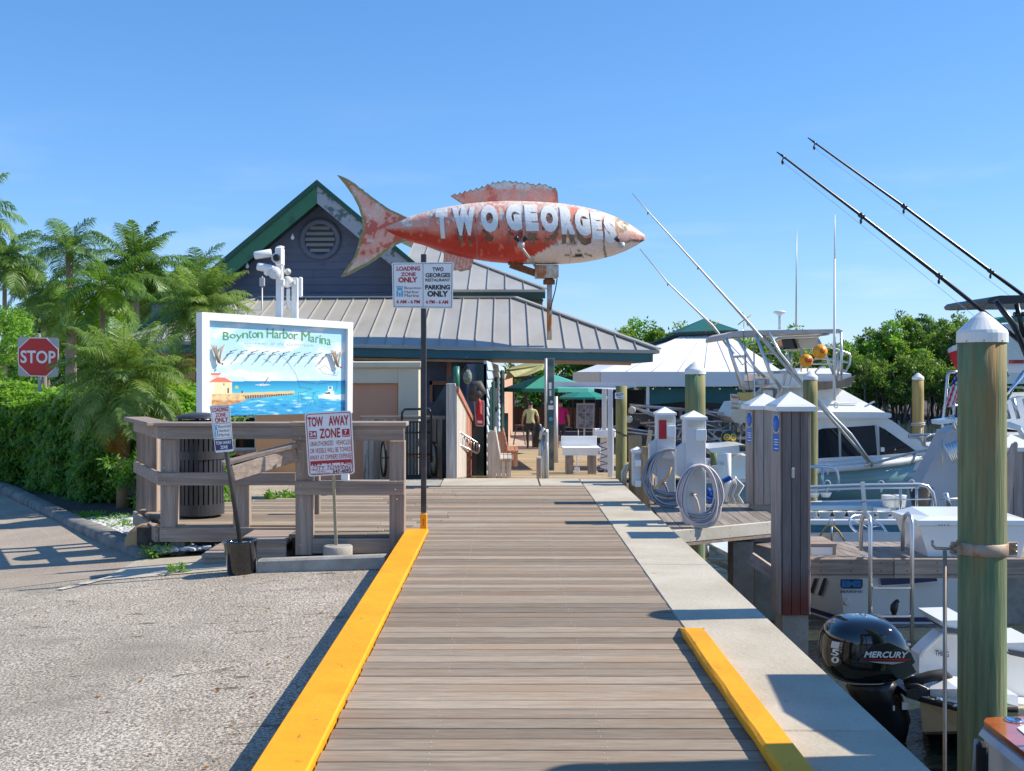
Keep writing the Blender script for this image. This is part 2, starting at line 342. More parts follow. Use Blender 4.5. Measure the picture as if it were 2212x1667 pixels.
M['palmy']=leafmat('yellow_green_leaflets',(.05,.14,.012),(.22,.36,.04))
M['pygmy']=leafmat('fine_palm_leaflets',(.08,.165,.035),(.34,.46,.13))
M['drypalm']=leafmat('dry_orange_leaflets',(.30,.13,.02),(.46,.26,.05))
def watermat():
 m=mat('harbour_water',(.030,.040,.030),(.045,.055,.042),scale=.3,rough=.04,spec=.5)
 t=m.node_tree;N=t.nodes;b=N['Principled BSDF'];tc=N.new('ShaderNodeTexCoord')
 mp=N.new('ShaderNodeMapping');mp.inputs['Scale'].default_value=(1,1.9,1);t.links.new(tc.outputs['Object'],mp.inputs['Vector'])
 n1=N.new('ShaderNodeTexNoise');n1.inputs['Scale'].default_value=1.6;n1.inputs['Detail'].default_value=6;t.links.new(mp.outputs[0],n1.inputs['Vector'])
 bp=N.new('ShaderNodeBump');bp.inputs['Distance'].default_value=.10;bp.inputs['Strength'].default_value=.8
 t.links.new(n1.outputs[0],bp.inputs['Height']);t.links.new(bp.outputs[0],b.inputs['Normal']);return m
M['water']=watermat()
_tc={}
def textmesh(s,bold=0.,shear=0.,spacing=1.):
 key=(s,bold,shear,spacing)
 if key in _tc:return _tc[key]
 cu=bpy.data.curves.new('t','FONT');cu.body=s;cu.offset=bold;cu.shear=shear;cu.space_character=spacing;cu.resolution_u=3;cu.fill_mode='BOTH';cu.dimensions='2D'
 o=bpy.data.objects.new('t',cu);COL.objects.link(o);bpy.context.view_layer.update()
 me=bpy.data.meshes.new_from_object(o.evaluated_get(bpy.context.evaluated_depsgraph_get()))
 bpy.data.objects.remove(o);bpy.data.curves.remove(cu)
 bm=bmesh.new();bm.from_mesh(me);bpy.data.meshes.remove(me)
 xs=[v.co.x for v in bm.verts];ys=[v.co.y for v in bm.verts];x0,x1,y0,y1=min(xs),max(xs),min(ys),max(ys)
 for v in bm.verts:v.co=Vector(((v.co.x-x0)/(x1-x0),(v.co.y-y0)/(y1-y0),0))
 _tc[key]=bm;return bm
def text_on(name,s,mapf,box,m,parent,bold=.0,shear=0.,spacing=1.,cuts=0,arc=0.,ramp=None):
 """lettering laid on a surface: mapf(u, v) with v growing downwards; box = (u0, v0, u1, v1)"""
 src=textmesh(s,bold,shear,spacing);bm=src.copy();u0,v0,u1,v1=box
 if cuts:
  for i in range(1,cuts):
   g=bm.verts[:]+bm.edges[:]+bm.faces[:];bmesh.ops.bisect_plane(bm,geom=g,plane_co=(i/cuts,0,0),plane_no=(1,0,0))
  for i in range(1,8):
   g=bm.verts[:]+bm.edges[:]+bm.faces[:];bmesh.ops.bisect_plane(bm,geom=g,plane_co=(0,i/8,0),plane_no=(0,1,0))
 bmesh.ops.triangulate(bm,faces=bm.faces[:]);bm.verts.index_update()
 mb=MB();vs=[]
 for v in bm.verts:
  a=v.co.x;q=1-v.co.y
  vs.append(mapf(u0+(u1-u0)*a,v0+(v1-v0)*q+arc*(2*a-1)**2))
 mb.add(vs,[tuple(v.index for v in f.verts) for f in bm.faces]);bm.free()
 return mb.build(name,m,parent,fix=False)
class Quad:
 """a flat rectangle-ish surface by its corners tl, tr, br, bl"""
 def __init__(s,tl,tr,br,bl):
  s.c=[Vector(p) for p in(tl,tr,br,bl)];s.n=(s.c[3]-s.c[0]).cross(s.c[1]-s.c[0]).normalized()
 def at(s,off):
  def f(u,v):return(s.c[0]*(1-u)+s.c[1]*u)*(1-v)+(s.c[3]*(1-u)+s.c[2]*u)*v+s.n*off
  return f
 def plate(s,mb,u0,v0,u1,v1,off,th,rad=0.):
  f=s.at(off)
  if rad:
   W_=(s.c[1]-s.c[0]).length;H_=(s.c[3]-s.c[0]).length;ru,rv=rad/W_,rad/H_;pts=[]
   for(cu,cv,a0) in((u1-ru,v0+rv,-90),(u1-ru,v1-rv,0),(u0+ru,v1-rv,90),(u0+ru,v0+rv,180)):
    for i in range(5):
     a=R(a0+i*22.5);pts.append(f(cu+ru*math.cos(a),cv+rv*math.sin(a)))
  else:pts=[f(u0,v0),f(u1,v0),f(u1,v1),f(u0,v1)]
  mb.prism(pts,-s.n*th)
def quads_obj(name,V,m,parent,tint,origin=None,kind=None,tube=None):
 """V: (n,4,3) leaf corners"""
 n=len(V);c=np.array(origin if origin is not None else V.reshape(-1,3).mean(0));vs=(V.reshape(-1,3)-c)
 me=bpy.data.meshes.new(name);ex=0
 tv=[];tf=[]
 if tube:tv=[tuple(np.array(p)-c) for p in tube.v];tf=tube.f
 allv=np.concatenate([vs,np.array(tv).reshape(-1,3)]) if tv else vs
 faces=[(4*i,4*i+1,4*i+2,4*i+3) for i in range(n)]+[tuple(a+4*n for a in f) for f in tf]
 me.from_pydata(allv.tolist(),[],faces)
 at=me.color_attributes.new('tint','FLOAT_COLOR','POINT');T=np.zeros((len(allv),4));T[:,3]=1
 T[:4*n,:3]=np.repeat(tint,4)[:,None];T[4*n:,:3]=.7;at.data.foreach_set('color',T.ravel().tolist())
 me.materials.append(m);me.update();o=link(name,me,Vector(c),parent)
 if kind:o['kind']=kind
 return o
def nrm(a):return a/np.maximum(np.linalg.norm(a,axis=-1,keepdims=True),1e-9)
def leafquads(Pn,D,Nn,L,W):
 S=nrm(np.cross(D,Nn));L=L[:,None];W=W[:,None]
 return np.stack([Pn,Pn+D*L*.45+S*W*.5,Pn+D*L-Nn*L*.12,Pn+D*L*.45-S*W*.5],1)
def ORD(i):
 return('first','second','third','fourth','fifth','sixth','seventh','eighth','ninth','tenth','eleventh','twelfth','thirteenth','fourteenth','fifteenth','sixteenth')[i]
# SETTING
rng=random.Random(7);nr=np.random.default_rng(7)
def gz(X):return-.16-.065*(min(max(-X,1.0),6.0)-1.0)
def ground():
 mb=MB();xs=[1.3,-.9,-2,-3,-4,-5,-6,-9,-20,-60,-200];ys=[-6,0,4,8,12,16,22,30,45,70,120,300]
 vs=[];
 for y in ys:
  for x in xs:vs.append((x,y,gz(x) if y<15 else min(gz(x),-.45)-(.75 if y>22 else 0)))
 n=len(xs);fs=[(j*n+i,j*n+i+1,(j+1)*n+i+1,(j+1)*n+i) for j in range(len(ys)-1) for i in range(n-1)]
 mb.add(vs,fs);o=struct(mb.build('parking_lot',M['asphalt'],fix=False));return o
ground()
def strip(name,pts,m,dz,kind='structure'):
 """flat sheet following the ground, from a list of (x, y) outlines given as left/right rows"""
 mb=MB();vs=[]
 for a,b in pts:
  for i in range(49):
   x=a[0]+(b[0]-a[0])*i/48;y=a[1]+(b[1]-a[1])*i/48;vs.append((x,y,gz(x)+dz))
 fs=[(j*49+i,j*49+i+1,(j+1)*49+i+1,(j+1)*49+i) for j in range(len(pts)-1) for i in range(48)]
 mb.add(vs,fs);return struct(mb.build(name,m,fix=False),kind)
strip('road',[((-20,3.5),(-3.67,10.55)),((-20,8),(-3.80,11.45)),((-25,13),(-4.95,13.35)),((-30,30),(-8.6,19))],M['road'],.004)
strip('pavement',[((-3.75,10.25),(-2.2,10.45)),((-3.78,11.42),(-2.1,11.42))],M['concrete'],.008)
mb=MB()
for a,b in(((-3.97,9.90),(-3.68,10.42)),):
 d=Vector((b[0]-a[0],b[1]-a[1])).normalized();s=Vector((d.y,-d.x))*.04
 mb.add([(a[0]-s.x,a[1]-s.y,gz(a[0])+.012),(a[0]+s.x,a[1]+s.y,gz(a[0])+.012),(b[0]+s.x,b[1]+s.y,gz(b[0])+.012),(b[0]-s.x,b[1]-s.y,gz(b[0])+.012)],[(0,1,2,3)])
m_line=mat('worn_white_line',(.62,.58,.50),(.36,.32,.27),scale=9,lo=.42,hi=.58,rough=.9)
struct(mb.build('painted_line',m_line,fix=False))
mb=MB();mb.quad((1.3,-8,-1.3),(500,-8,-1.3),(500,600,-1.3),(1.3,600,-1.3));struct(mb.build('water',M['water'],fix=False))
mb=MB();mb.quad((1.3,-8,-3.2),(500,-8,-3.2),(500,600,-3.2),(1.3,600,-3.2));struct(mb.build('harbour_bed',M['seawall'],fix=False))
mb=MB();mb.bb(1.2,1.6,-6,16.7,-3.2,-.14);struct(mb.build('seawall',M['seawall']))
cap=bpy.data.objects.new('seawall_cap',None);COL.objects.link(cap);cap.location=(1.4,5,-.14);WL[cap.name]=cap.location.copy();struct(cap)
ys=[-6,-2.4,1.2,4.9,9.2,13.0,15.15,16.7]
for a,b in zip(ys,ys[1:]):
 mb=MB();mb.rbox((1.4,(a+b)/2,-.07),(.585,b-a-.012,.14),.008);mb.build('slab',M['concrete'],cap)
ld=bpy.data.objects.new('landing',None);COL.objects.link(ld);ld.location=(0,16.2,-.15);WL[ld.name]=ld.location.copy();struct(ld)
for x0,x1 in((-.93,.48),(.49,1.10)):
 mb=MB();mb.rbox(((x0+x1)/2,16.17,-.06),(x1-x0-.01,1.03,.14),.006);mb.build('slab',M['concrete'],ld)
mb=MB();mb.bb(-2.9,-.94,15.72,16.6,-.14,0.0);struct(mb.build('grey_pavement',M['conc_dark']))
bw=bpy.data.objects.new('boardwalk',None);COL.objects.link(bw);bw.location=(0,8,-.05);WL[bw.name]=bw.location.copy();struct(bw)
Y=2.6;pitch=.1415;nails=MB()
def leftx(Y):
 if Y<10.86:return-.765
 if Y<11.6:return-2.12
 if Y<13.05:return-3.47-(Y-11.6)/1.4*.82
 pts=[(13.05,-4.29),(13.7,-3.49),(14.2,-2.68),(15.65,-.86)]
 for(a,xa),(b,xb) in zip(pts,pts[1:]):
  if Y<=b:return xa+(xb-xa)*(Y-a)/(b-a)
 return-.86
while Y<15.62:
 x0=leftx(Y)+rng.uniform(-.006,.006);x1=1.103+rng.uniform(-.005,.003);g=rng.uniform(.009,.014)
 wdt=pitch-g;z=rng.uniform(-.0022,.0015);sk=rng.uniform(-.003,.003)
 segs=[(x0,x1)]
 if x0<-1.5:j=rng.uniform(-1.6,-.6);segs=[(x0,j-.003),(j+.003,x1)]
 for a,b in segs:
  mb=MB();mb.rbox(((a+b)/2,Y,z-.016),(b-a,wdt,.032),.003,Matrix.Rotation(sk,3,'Z') if b-a<2.2 else None)
  mb.build('board',M['deck'],bw)
 for jx in(-.31,.42):
  for dy in(-.035,.035):
   q=jx+rng.uniform(-.012,.012);nails.lathe((q,Y+dy,z),[(.0045,0),(.0035,.0012)],6)
 Y+=pitch
no=nails.build('nail_heads',M['galv'],bw);no['kind']='stuff'
mb=MB();mb.bb(-.76,1.1,2.4,15.6,-.30,-.045);mb.bb(-2.1,-.76,10.95,15.0,-.30,-.045);mb.bb(-3.9,-2.1,11.75,13.6,-.24,-.045);mb.build('joists',M['mulch'],bw)
mb=MB();mb.rbox((-.885,(11.13+2.2)/2,-.09),(.225,11.13-2.2,.235),.008);o=mb.build('painted_kerb',M['yellow']);struct(o)
ys=[(2.2,6.62)]
mb=MB()
for a,b in ys:
 for i in range(24):
  y0=a+(b-a)*i/24;y1=a+(b-a)*(i+1)/24
 n=26;top=[]
 ring=[]
 for i in range(n+1):
  yy=a+(b-a)*i/n;e=rng.uniform(-.004,.004)
  ring.append([(1.058+e,yy,.004),(1.052+e,yy,.050+e*.6),(1.068+e,yy,.060),(1.178,yy,.060+e*.4),(1.184,yy,.052),(1.184,yy,.004)])
 mb.loft([[Vector(p) for p in r] for r in ring],smooth=False)
 mb.prism([(1.058,b,.004),(1.184,b,.004),(1.184,b,.09),(1.058,b,.09)],(0,.0,0)) if False else None
 mb.add([(1.058,b,.004),(1.184,b,.004),(1.184,b,.06),(1.058,b,.055),(1.075,b+.26,.004)],[(0,1,4),(1,2,4),(2,3,4),(3,0,4)])
tag(mb.build('kerb_timber',M['yellow']),'bright yellow raised timber edging between boardwalk and concrete cap','kerb')
def bed():
 pts=[(-10.8,22),(-8.6,19),(-6.58,15.9),(-5.7,14.5),(-4.97,13.35),(-4.5,12.55),(-4.05,11.85),(-3.80,11.45)]
 rings=[]
 for i,(x,y) in enumerate(pts):
  a=Vector(pts[max(i-1,0)]);b=Vector(pts[min(i+1,len(pts)-1)]);d=(b-a).normalized();s=Vector((-d.y,d.x)) if False else Vector((d.y,-d.x))
  z=gz(x);s=-s if s.x<0 else s
  h=.13 if i<len(pts)-1 else .03
  rings.append([Vector((x,y,z-.05)),Vector((x+.01,y,z+h*.7)),Vector((x+s.x*.05,y+s.y*.05,z+h)),Vector((x+s.x*.22,y+s.y*.22,z+h)),Vector((x+s.x*.27,y+s.y*.27,z+h*.6)),Vector((x+s.x*.28,y+s.y*.28,z-.05))])
 mb=MB();mb.loft(rings,smooth=True);struct(mb.build('kerb',mat('dark_old_kerb',(.17,.155,.135),(.27,.25,.22),scale=5,rough=.95,bump=.008,bs=20,dirt=((.08,.07,.055),3,.55,.7))))
 mb=MB();mb.prism([(x,y,z) for x,y,z in[(-3.9,10.72,0),(-2.1,10.95,0),(-2.1,11.02,0),(-3.9,10.82,0)]],(0,0,.01)) if False else None
 vs=[];far=[(-7.5,22.5),(-5,20),(-4.0,17),(-3.2,15.2),(-2.6,14),(-2.0,12.8),(-1.9,12.0),(-1.9,11.45)]
 for(x,y),(x2,y2) in zip(pts,far):
  for i in range(6):
   t=i/5;X=x+.15+(x2-x-.15)*t;vs.append((X,y+(y2-y)*t,gz(X)+.05))
 mb.add(vs,[(j*6+i,j*6+i+1,(j+1)*6+i+1,(j+1)*6+i) for j in range(7) for i in range(5)])
 struct(mb.build('planting_bed',M['mulch'],fix=False))
bed()
def rocks():
 mb=MB();rr=random.Random(3);n=0
 ico=bmesh.new();bmesh.ops.create_icosphere(ico,subdivisions=1,radius=1);V0=[v.co.copy() for v in ico.verts];ico.verts.index_update();F0=[tuple(v.index for v in f.verts) for f in ico.faces];ico.free()
 while n<1900:
  t=rr.random();y=11.5+t*3.6;xl=-3.80-(y-11.45)*.62;x=xl+.27+rr.random()**1.3*(.9+t*.9)
  if x>-2.9 or(11.62<y<13.1 and x>-3.2-(y-11.6)*.6):continue
  s=rr.uniform(.018,.05);e=Matrix.Rotation(rr.uniform(0,6),3,'Z')@Matrix.Rotation(rr.uniform(-.5,.5),3,'X')
  j=[rr.uniform(.75,1.2) for _ in V0]
  mb.add([Vector((x,y,gz(x)+.055+s*.3))+e@Vector((v.x*s*1.3*a,v.y*s*a,v.z*s*.7*a)) for v,a in zip(V0,j)],F0);n+=1
 o=mb.build('garden_stones',M['rock'],fix=False);o['kind']='stuff'
rocks()
rp=bpy.data.objects.new('ramp_deck',None);COL.objects.link(rp);rp.location=(1,20,-.6);WL[rp.name]=rp.location.copy();struct(rp)
def rz(Y):
 pts=[(16.7,0),(19.7,-.26),(24,-.5),(40,-1.13),(60,-1.15)]
 for(a,za),(b,zb) in zip(pts,pts[1:]):
  if Y<=b:return za+(zb-za)*(Y-a)/(b-a)
 return-1.15
Y=16.71;n=0
while Y<42:
 p=.14 if Y<24 else .28
 mb=MB();x1=3.4 if Y>19 else 1.7;a,b=rz(Y),rz(Y+p-.008)
 vs=[(-1.4,Y,a-.03),(x1,Y,a-.03),(x1,Y+p-.008,b-.03),(-1.4,Y+p-.008,b-.03),(-1.4,Y,a),(x1,Y,a),(x1,Y+p-.008,b),(-1.4,Y+p-.008,b)]
 mb.add(vs,[(0,3,2,1),(4,5,6,7),(0,1,5,4),(1,2,6,5),(2,3,7,6),(3,0,4,7)]);mb.build('board',M['ramp'],rp);Y+=p
mb=MB();mb.bb(-1.4,3.4,24,60,-1.9,-1.22);mb.bb(-1.5,1.75,16.72,24,-1.6,-.62);struct(mb.build('deck_foundation',M['seawall']))
mb=MB();mb.add([(8,71.5,-1.25),(120,66,-1.25),(120,72,-.7),(8,76,-.7),(120,300,-.5),(-40,300,-.5),(-40,60,-.8),(5,62,-1.25)],[(0,1,2,3),(3,2,4,5),(0,3,6,7),(3,5,6)])
struct(mb.build('far_shore',M['mulch'],fix=False))
# RAILING of the left deck
def railing():
 t=thing('deck_railing',(-2.7,11.2,0),'weathered grey wooden railing with sloping stair handrail round the left deck','railing')
 wx,wz=M['woodx'],M['woodz'];kA,kB=.00482,.0045
 YA,YB=kA*FOC,kB*FOC
 def post(x0,x1,y0,y1,k,d=.14,m=wz,back=0):
  a=P(x0,y0,k);b=P(x1,y1,k);mb=MB();mb.rbox(((a.x+b.x)/2,a.y+d/2+back,(a.z+b.z)/2),(b.x-a.x,d,a.z-b.z),.006);return mb.build('post',m,t)
 def rail(name,x0,x1,y0,y1,k,d,off,m=wx):
  a=P(x0,y0,k);b=P(x1,y1,k);mb=MB();mb.rbox(((a.x+b.x)/2,a.y+d/2+off,(a.z+b.z)/2),(b.x-a.x,d,a.z-b.z),.005);return mb.build(name,m,t)
 post(346,379,949,1169,kA);post(503,539,1030,1168,kA,.09);
 rail('skirt_rail',343,640,921.8,948.5,kA,.04,-.042);rail('mid_rail',343,640,1021,1048.5,kA,.04,-.042)
 a=P(338,913,kA);b=P(640,921.5,kA);mb=MB();mb.rbox(((a.x+b.x)/2,YA+.06,(a.z+b.z)/2),(b.x-a.x,.26,a.z-b.z),.006);mb.build('top_rail',wx,t)
 post(638,674,953,1200,kB);post(841,874,953,1194,kB,.14);post(676,690,1024,1131,.0052,.09)
 rail('skirt_rail',632,874,921,952,kB,.04,-.042);rail('mid_rail',638,874,1039,1069,kB,.04,-.042)
 a=P(629,911.8,kB);b=P(880,921,kB);mb=MB();mb.rbox(((a.x+b.x)/2,YB+.05,(a.z+b.z)/2),(b.x-a.x,.24,a.z-b.z),.006);mb.build('top_rail',wx,t)
 c0=Vector((P(345,1000,kA).x,YA,0));c1=Vector((-4.31,13.0,0))
 for nm,z,h,w_,off in(('skirt_rail',P(0,935,kA).z,.128,.04,0),('mid_rail',P(0,1034.7,kA).z,.132,.04,0),('top_rail',P(0,917,kA).z,.04,.26,.05)):
  mb=MB();mb.beam(c0+Vector((0,0,z)),c1+Vector((-.05,.08,z)),w_,h,ch=.005);mb.build(nm,wx,t)
 for q,dd in((1.0,.0),(.80,.06)):
  p=c0.lerp(c1,q);mb=MB();mb.rbox((p.x+.05+dd,p.y+.08,.45),(.13,.13,1.12),.006);mb.build('post',wz,t)
 p0=c1+Vector((.1,.1,0));p1=Vector((-2.75,14.3,0))
 for nm,pa,pb,w_,h in(('handrail',(479,1003),(637,962),.22,.04),('handrail_board',(503,1024),(640,982),.04,.14)):
  A=P(*pa,.00435);B=P(*pb,kB);
  if nm=='handrail':A=P(*pa,.0044)
  mb=MB();mb.beam(A+Vector((0,.03 if nm=='handrail' else 0,0)),B+Vector((0,.03 if nm=='handrail' else 0,0)),w_,h,ch=.005);mb.build(nm,wx,t)
 for x0,x1,y0,y1,k,nm in((345,640,1140,1171,kA,'fascia_board'),(640,874,1164,1196,.00451,'fascia_board')):
  a=P(x0,y0,k);b=P(x1,y1,k);mb=MB();mb.rbox(((a.x+b.x)/2,a.y+.005,(a.z+b.z)/2),(b.x-a.x,.04,a.z-b.z),.004);mb.build(nm,wx,t)
 mb=MB();mb.beam(c0+Vector((-.03,0,-.1)),c1+Vector((-.03,0,-.1)),.04,.15,ch=.004);mb.build('fascia_board',wx,t)
 mb=MB();mb.rbox((P(380,0,kA).x,YA+.14,-.22),(.16,.16,.36),.006);mb.build('stub_post',wz,t)
 bt=MB()
 for x,y,k in[(359,934,kA),(359,943,kA),(359,1028,kA),(359,1041,kA),(358,1010,kA),(360,1146,kA),(651,947,kB),(651,975,kB),(651,1024,kB),(651,1047,kB),(651,1062,kB),(653,1080,kB),(855,1040,kB),(855,1057,kB),(858,1078,kB),(651,1176,kB)]:
  p=P(x,y,k);bt.lathe(p+Vector((0,-.05,0)),[(.008,0),(.006,.004)],8,(0,-1,0))
 bt.build('bolt_heads',M['galv'],t)
railing()
def steps():
 t=thing('deck_steps',(-2.3,11.0,-.3),'short flight of weathered wooden steps beside the sloping handrail','steps')
 for x0,x1,z in((-2.62,-2.13,-.045),(-2.95,-2.62,-.17)):
  for i in range(3):
   y0=10.78+i*.29;mb=MB();mb.rbox(((x0+x1)/2,y0+.14,z-.02),(x1-x0,.28,.04),.004);mb.build('tread',M['woodx'],t)
  mb=MB();mb.rbox(((x0+x1)/2+.01,10.82,z-.04-(z-.04+.28)/2),(x1-x0-.03,.04,max(z-.04+.28,.06)),.003);mb.build('riser',M['woodx'],t)
steps()
def wheelstop():
 a=G(553,1239,gz(-2.3));b=G(830,1230,gz(-1.1));a.z=gz(a.x);b.z=gz(b.x);d=(b-a).normalized();s=Vector((-d.y,d.x,0)).normalized();mb=MB();rings=[]
 for q,sh in((0,.006),(.004,0),(.5,0),(.996,0),(1,.006)):
  p=a.lerp(b,q);rings.append([p+s*.0,p+s*.015+Vector((0,0,.10-sh)),p+s*.04+Vector((0,0,.118-sh)),p+s*.13+Vector((0,0,.118-sh)),p+s*.16+Vector((0,0,.09)),p+s*.17])
 mb.loft(rings,smooth=False);tag(mb.build('wheel_stop',M['conc_dark']),'grey precast concrete wheel stop lying at the edge of the lot','wheel stop')
wheelstop()
def bucket_sign():
 k=1.97/412.;k=.00425;base=P(523,1232,k);base.z=gz(base.x)
 t=thing('bucket_sign',base,'leaning loading zone sign on a dark post set in a black bucket','sign')
 ax=Vector((-.06,0,1)).normalized();mb=MB();mb.lathe(base+Vector((0,0,.0)),[(.128,0),(.132,.02),(.150,.27),(.158,.285),(.158,.30),(.144,.30),(.140,.27)],28,ax,cap=False)
 mb.lathe(base,[(.128,0),(.02,.001)],28,ax,cap=False);mb.build('bucket',M['blk'],t)
 mb=MB();mb.lathe(base,[(.140,.268),(.06,.282),(.01,.285)],20,ax);mb.build('concrete_fill',mat('mossy_fill',(.32,.30,.24),(.16,.18,.07),scale=20,rough=.95,bump=.01),t)
 mb=MB();a=P(519,1172,k);b=P(488,970,k);b2=P(477,895,k);mb.tube([a,b,b2],.022,10);mb.build('post',M['polemetal'],t)
 q=Quad(P(455.6,877,k)+Vector((0,-.05,0)),P(497.7,874,k)+Vector((0,-.03,0)),P(506.3,975,k)+Vector((0,-.03,0)),P(468.8,978,k)+Vector((0,-.05,0)))
 mb=MB();q.plate(mb,0,0,1,1,0,.004,.012);mb.build('sign_plate',M['signwhite'],t)
 mb=MB();
 for u0,v0,u1,v1 in((.05,.025,.95,.033),(.05,.385,.95,.393),(.05,.70,.95,.706)):q.plate(mb,u0,v0,u1,v1,.0012,.0008)
 for u in(.05,.94):q.plate(mb,u,.025,u+.012,.74,.0012,.0008)
 mb.build('border',M['signblack'],t)
 mb=MB();q.plate(mb,.03,.735,.97,.955,.0015,.001);mb.build('blue_panel',M['signnavy'],t)
 f=q.at(.004)
 for s,bx,m,b in(('LOADING',(.10,.05,.90,.145),'signred',.02),('ZONE',(.24,.165,.76,.25),'signred',.02),('ONLY',(.18,.265,.86,.37),'signred',.03),('Boynton',(.32,.43,.95,.50),'signblack',0),('Harbor',(.32,.515,.88,.575),'signblack',0),('Marina',(.32,.605,.86,.665),'signblack',0),('TOW AWAY',(.08,.765,.92,.835),'signwhite',.02),('ZONE',(.30,.86,.70,.93),'signwhite',.02)):
  text_on('lettering',s,f,bx,M[m],t,b)
 mb=MB();q.plate(mb,.09,.42,.28,.44,.002,.001);q.plate(mb,.12,.45,.25,.53,.002,.001);q.plate(mb,.10,.54,.16,.67,.002,.001);q.plate(mb,.21,.54,.27,.67,.002,.001);mb.build('emblem',M['logoblue'],t)
 mb=MB()
 for v in(.015,.985):mb.lathe(f(.5,v),[(.008,0),(.006,.004)],8,(0,-1,0))
 mb.build('bolts',M['galv'],t)
bucket_sign()
def tow_sign():
 k=.0045;base=P(730,1197,.00443);base.z=gz(base.x)+.0
 t=thing('tow_away_sign',base,'white and red tow away zone sign on a thin stake in a concrete disc','sign')
 mb=MB();mb.lathe(base,[(.135,0),(.14,.01),(.14,.125),(.13,.135)],28);mb.build('concrete_base',M['conc_dark'],t)
 mb=MB();mb.beam(P(731,1182,k)+Vector((0,-.14,0)),P(719,900,k)+Vector((0,-.10,0)),.028,.02,(0,1,0));mb.build('stake',mat('brass_stake',(.36,.29,.16),(.42,.35,.22),scale=6,rough=.6),t)
 o=Vector((0,-.17,0));q=Quad(P(664.4,891.6,k)+o,P(764.6,886.3,k)+o,P(771.3,1021,k)+o,P(673,1027,k)+o)
 mb=MB();q.plate(mb,0,0,1,1,0,.004,.03);mb.build('sign_plate',M['signwhite'],t)
 f=q.at(.0015);mb=MB();W_,H_=.455,.61
 def rr(inset,rad,n=5):
  pts=[]
  for(cx,cy,a0) in((W_-inset-rad,inset+rad,-90),(W_-inset-rad,H_-inset-rad,0),(inset+rad,H_-inset-rad,90),(inset+rad,inset+rad,180)):
   for i in range(n):a=R(a0+i*90/(n-1));pts.append(f((cx+rad*math.cos(a))/W_,(cy+rad*math.sin(a))/H_))
  return pts
 A,B=rr(.012,.028),rr(.019,.022);n=len(A);mb.add(A+B,[(i,(i+1)%n,(i+1)%n+n,i+n) for i in range(n)]);mb.build('border',M['signred'],t,fix=False)
 f=q.at(.003)
 for s,bx,b in(('TOW',(.06,.07,.385,.225),.03),('AWAY',(.50,.07,.93,.225),.03),('ZONE',(.295,.26,.735,.415),.025),('UNAUTHORIZED',(.08,.455,.58,.53),0),('VEHICLES',(.635,.455,.95,.53),0),('OR VESSELS WILL BE TOWED',(.07,.565,.95,.64),0),('AWAY AT OWNERS EXPENSE',(.06,.67,.95,.745),0),('CITY TOWING',(.10,.845,.93,.905),.01),('WE BUY',(.18,.925,.38,.942),.01),('JUNK CARS & TRUCKS',(.07,.952,.47,.972),.01),('547-4092',(.53,.918,.93,.968),.03)):
  text_on('lettering',s,f,bx,M['signred'] if s not in('547-4092',) else M['signblack'],t,b,.25 if 'CITY' in s else 0)
 mb=MB()
 for b_ in((.07,.29,.235,.415),(.775,.285,.935,.41)):mc=MB();q.plate(mc,*b_,.002,.001);mc.build('red_square',M['signred'],t)
 q.plate(mb,.06,.762,.95,.805,.002,.001)
 rr_=random.Random(5);u=.06
 while u<.93:
  w_=rr_.uniform(.02,.05);h=rr_.uniform(.805,.838);q.plate(mb,u,.799,min(u+w_,.95),h,.002,.001);u+=w_+.012
 for u0,v0,u1,v1 in((.06,.83,.066,.912),(.944,.80,.95,.912),(.06,.908,.95,.912)):q.plate(mb,u0,v0,u1,v1,.002,.001)
 mb.build('red_panels',M['signred'],t)
 g=q.at(.0045)
 for s,bx in(('24',(.085,.305,.22,.365)),('HOURS',(.08,.38,.225,.405)),('7',(.825,.30,.885,.36)),('DAYS',(.79,.375,.92,.40))):text_on('lettering',s,g,bx,M['signwhite'],t,.03)
tow_sign()
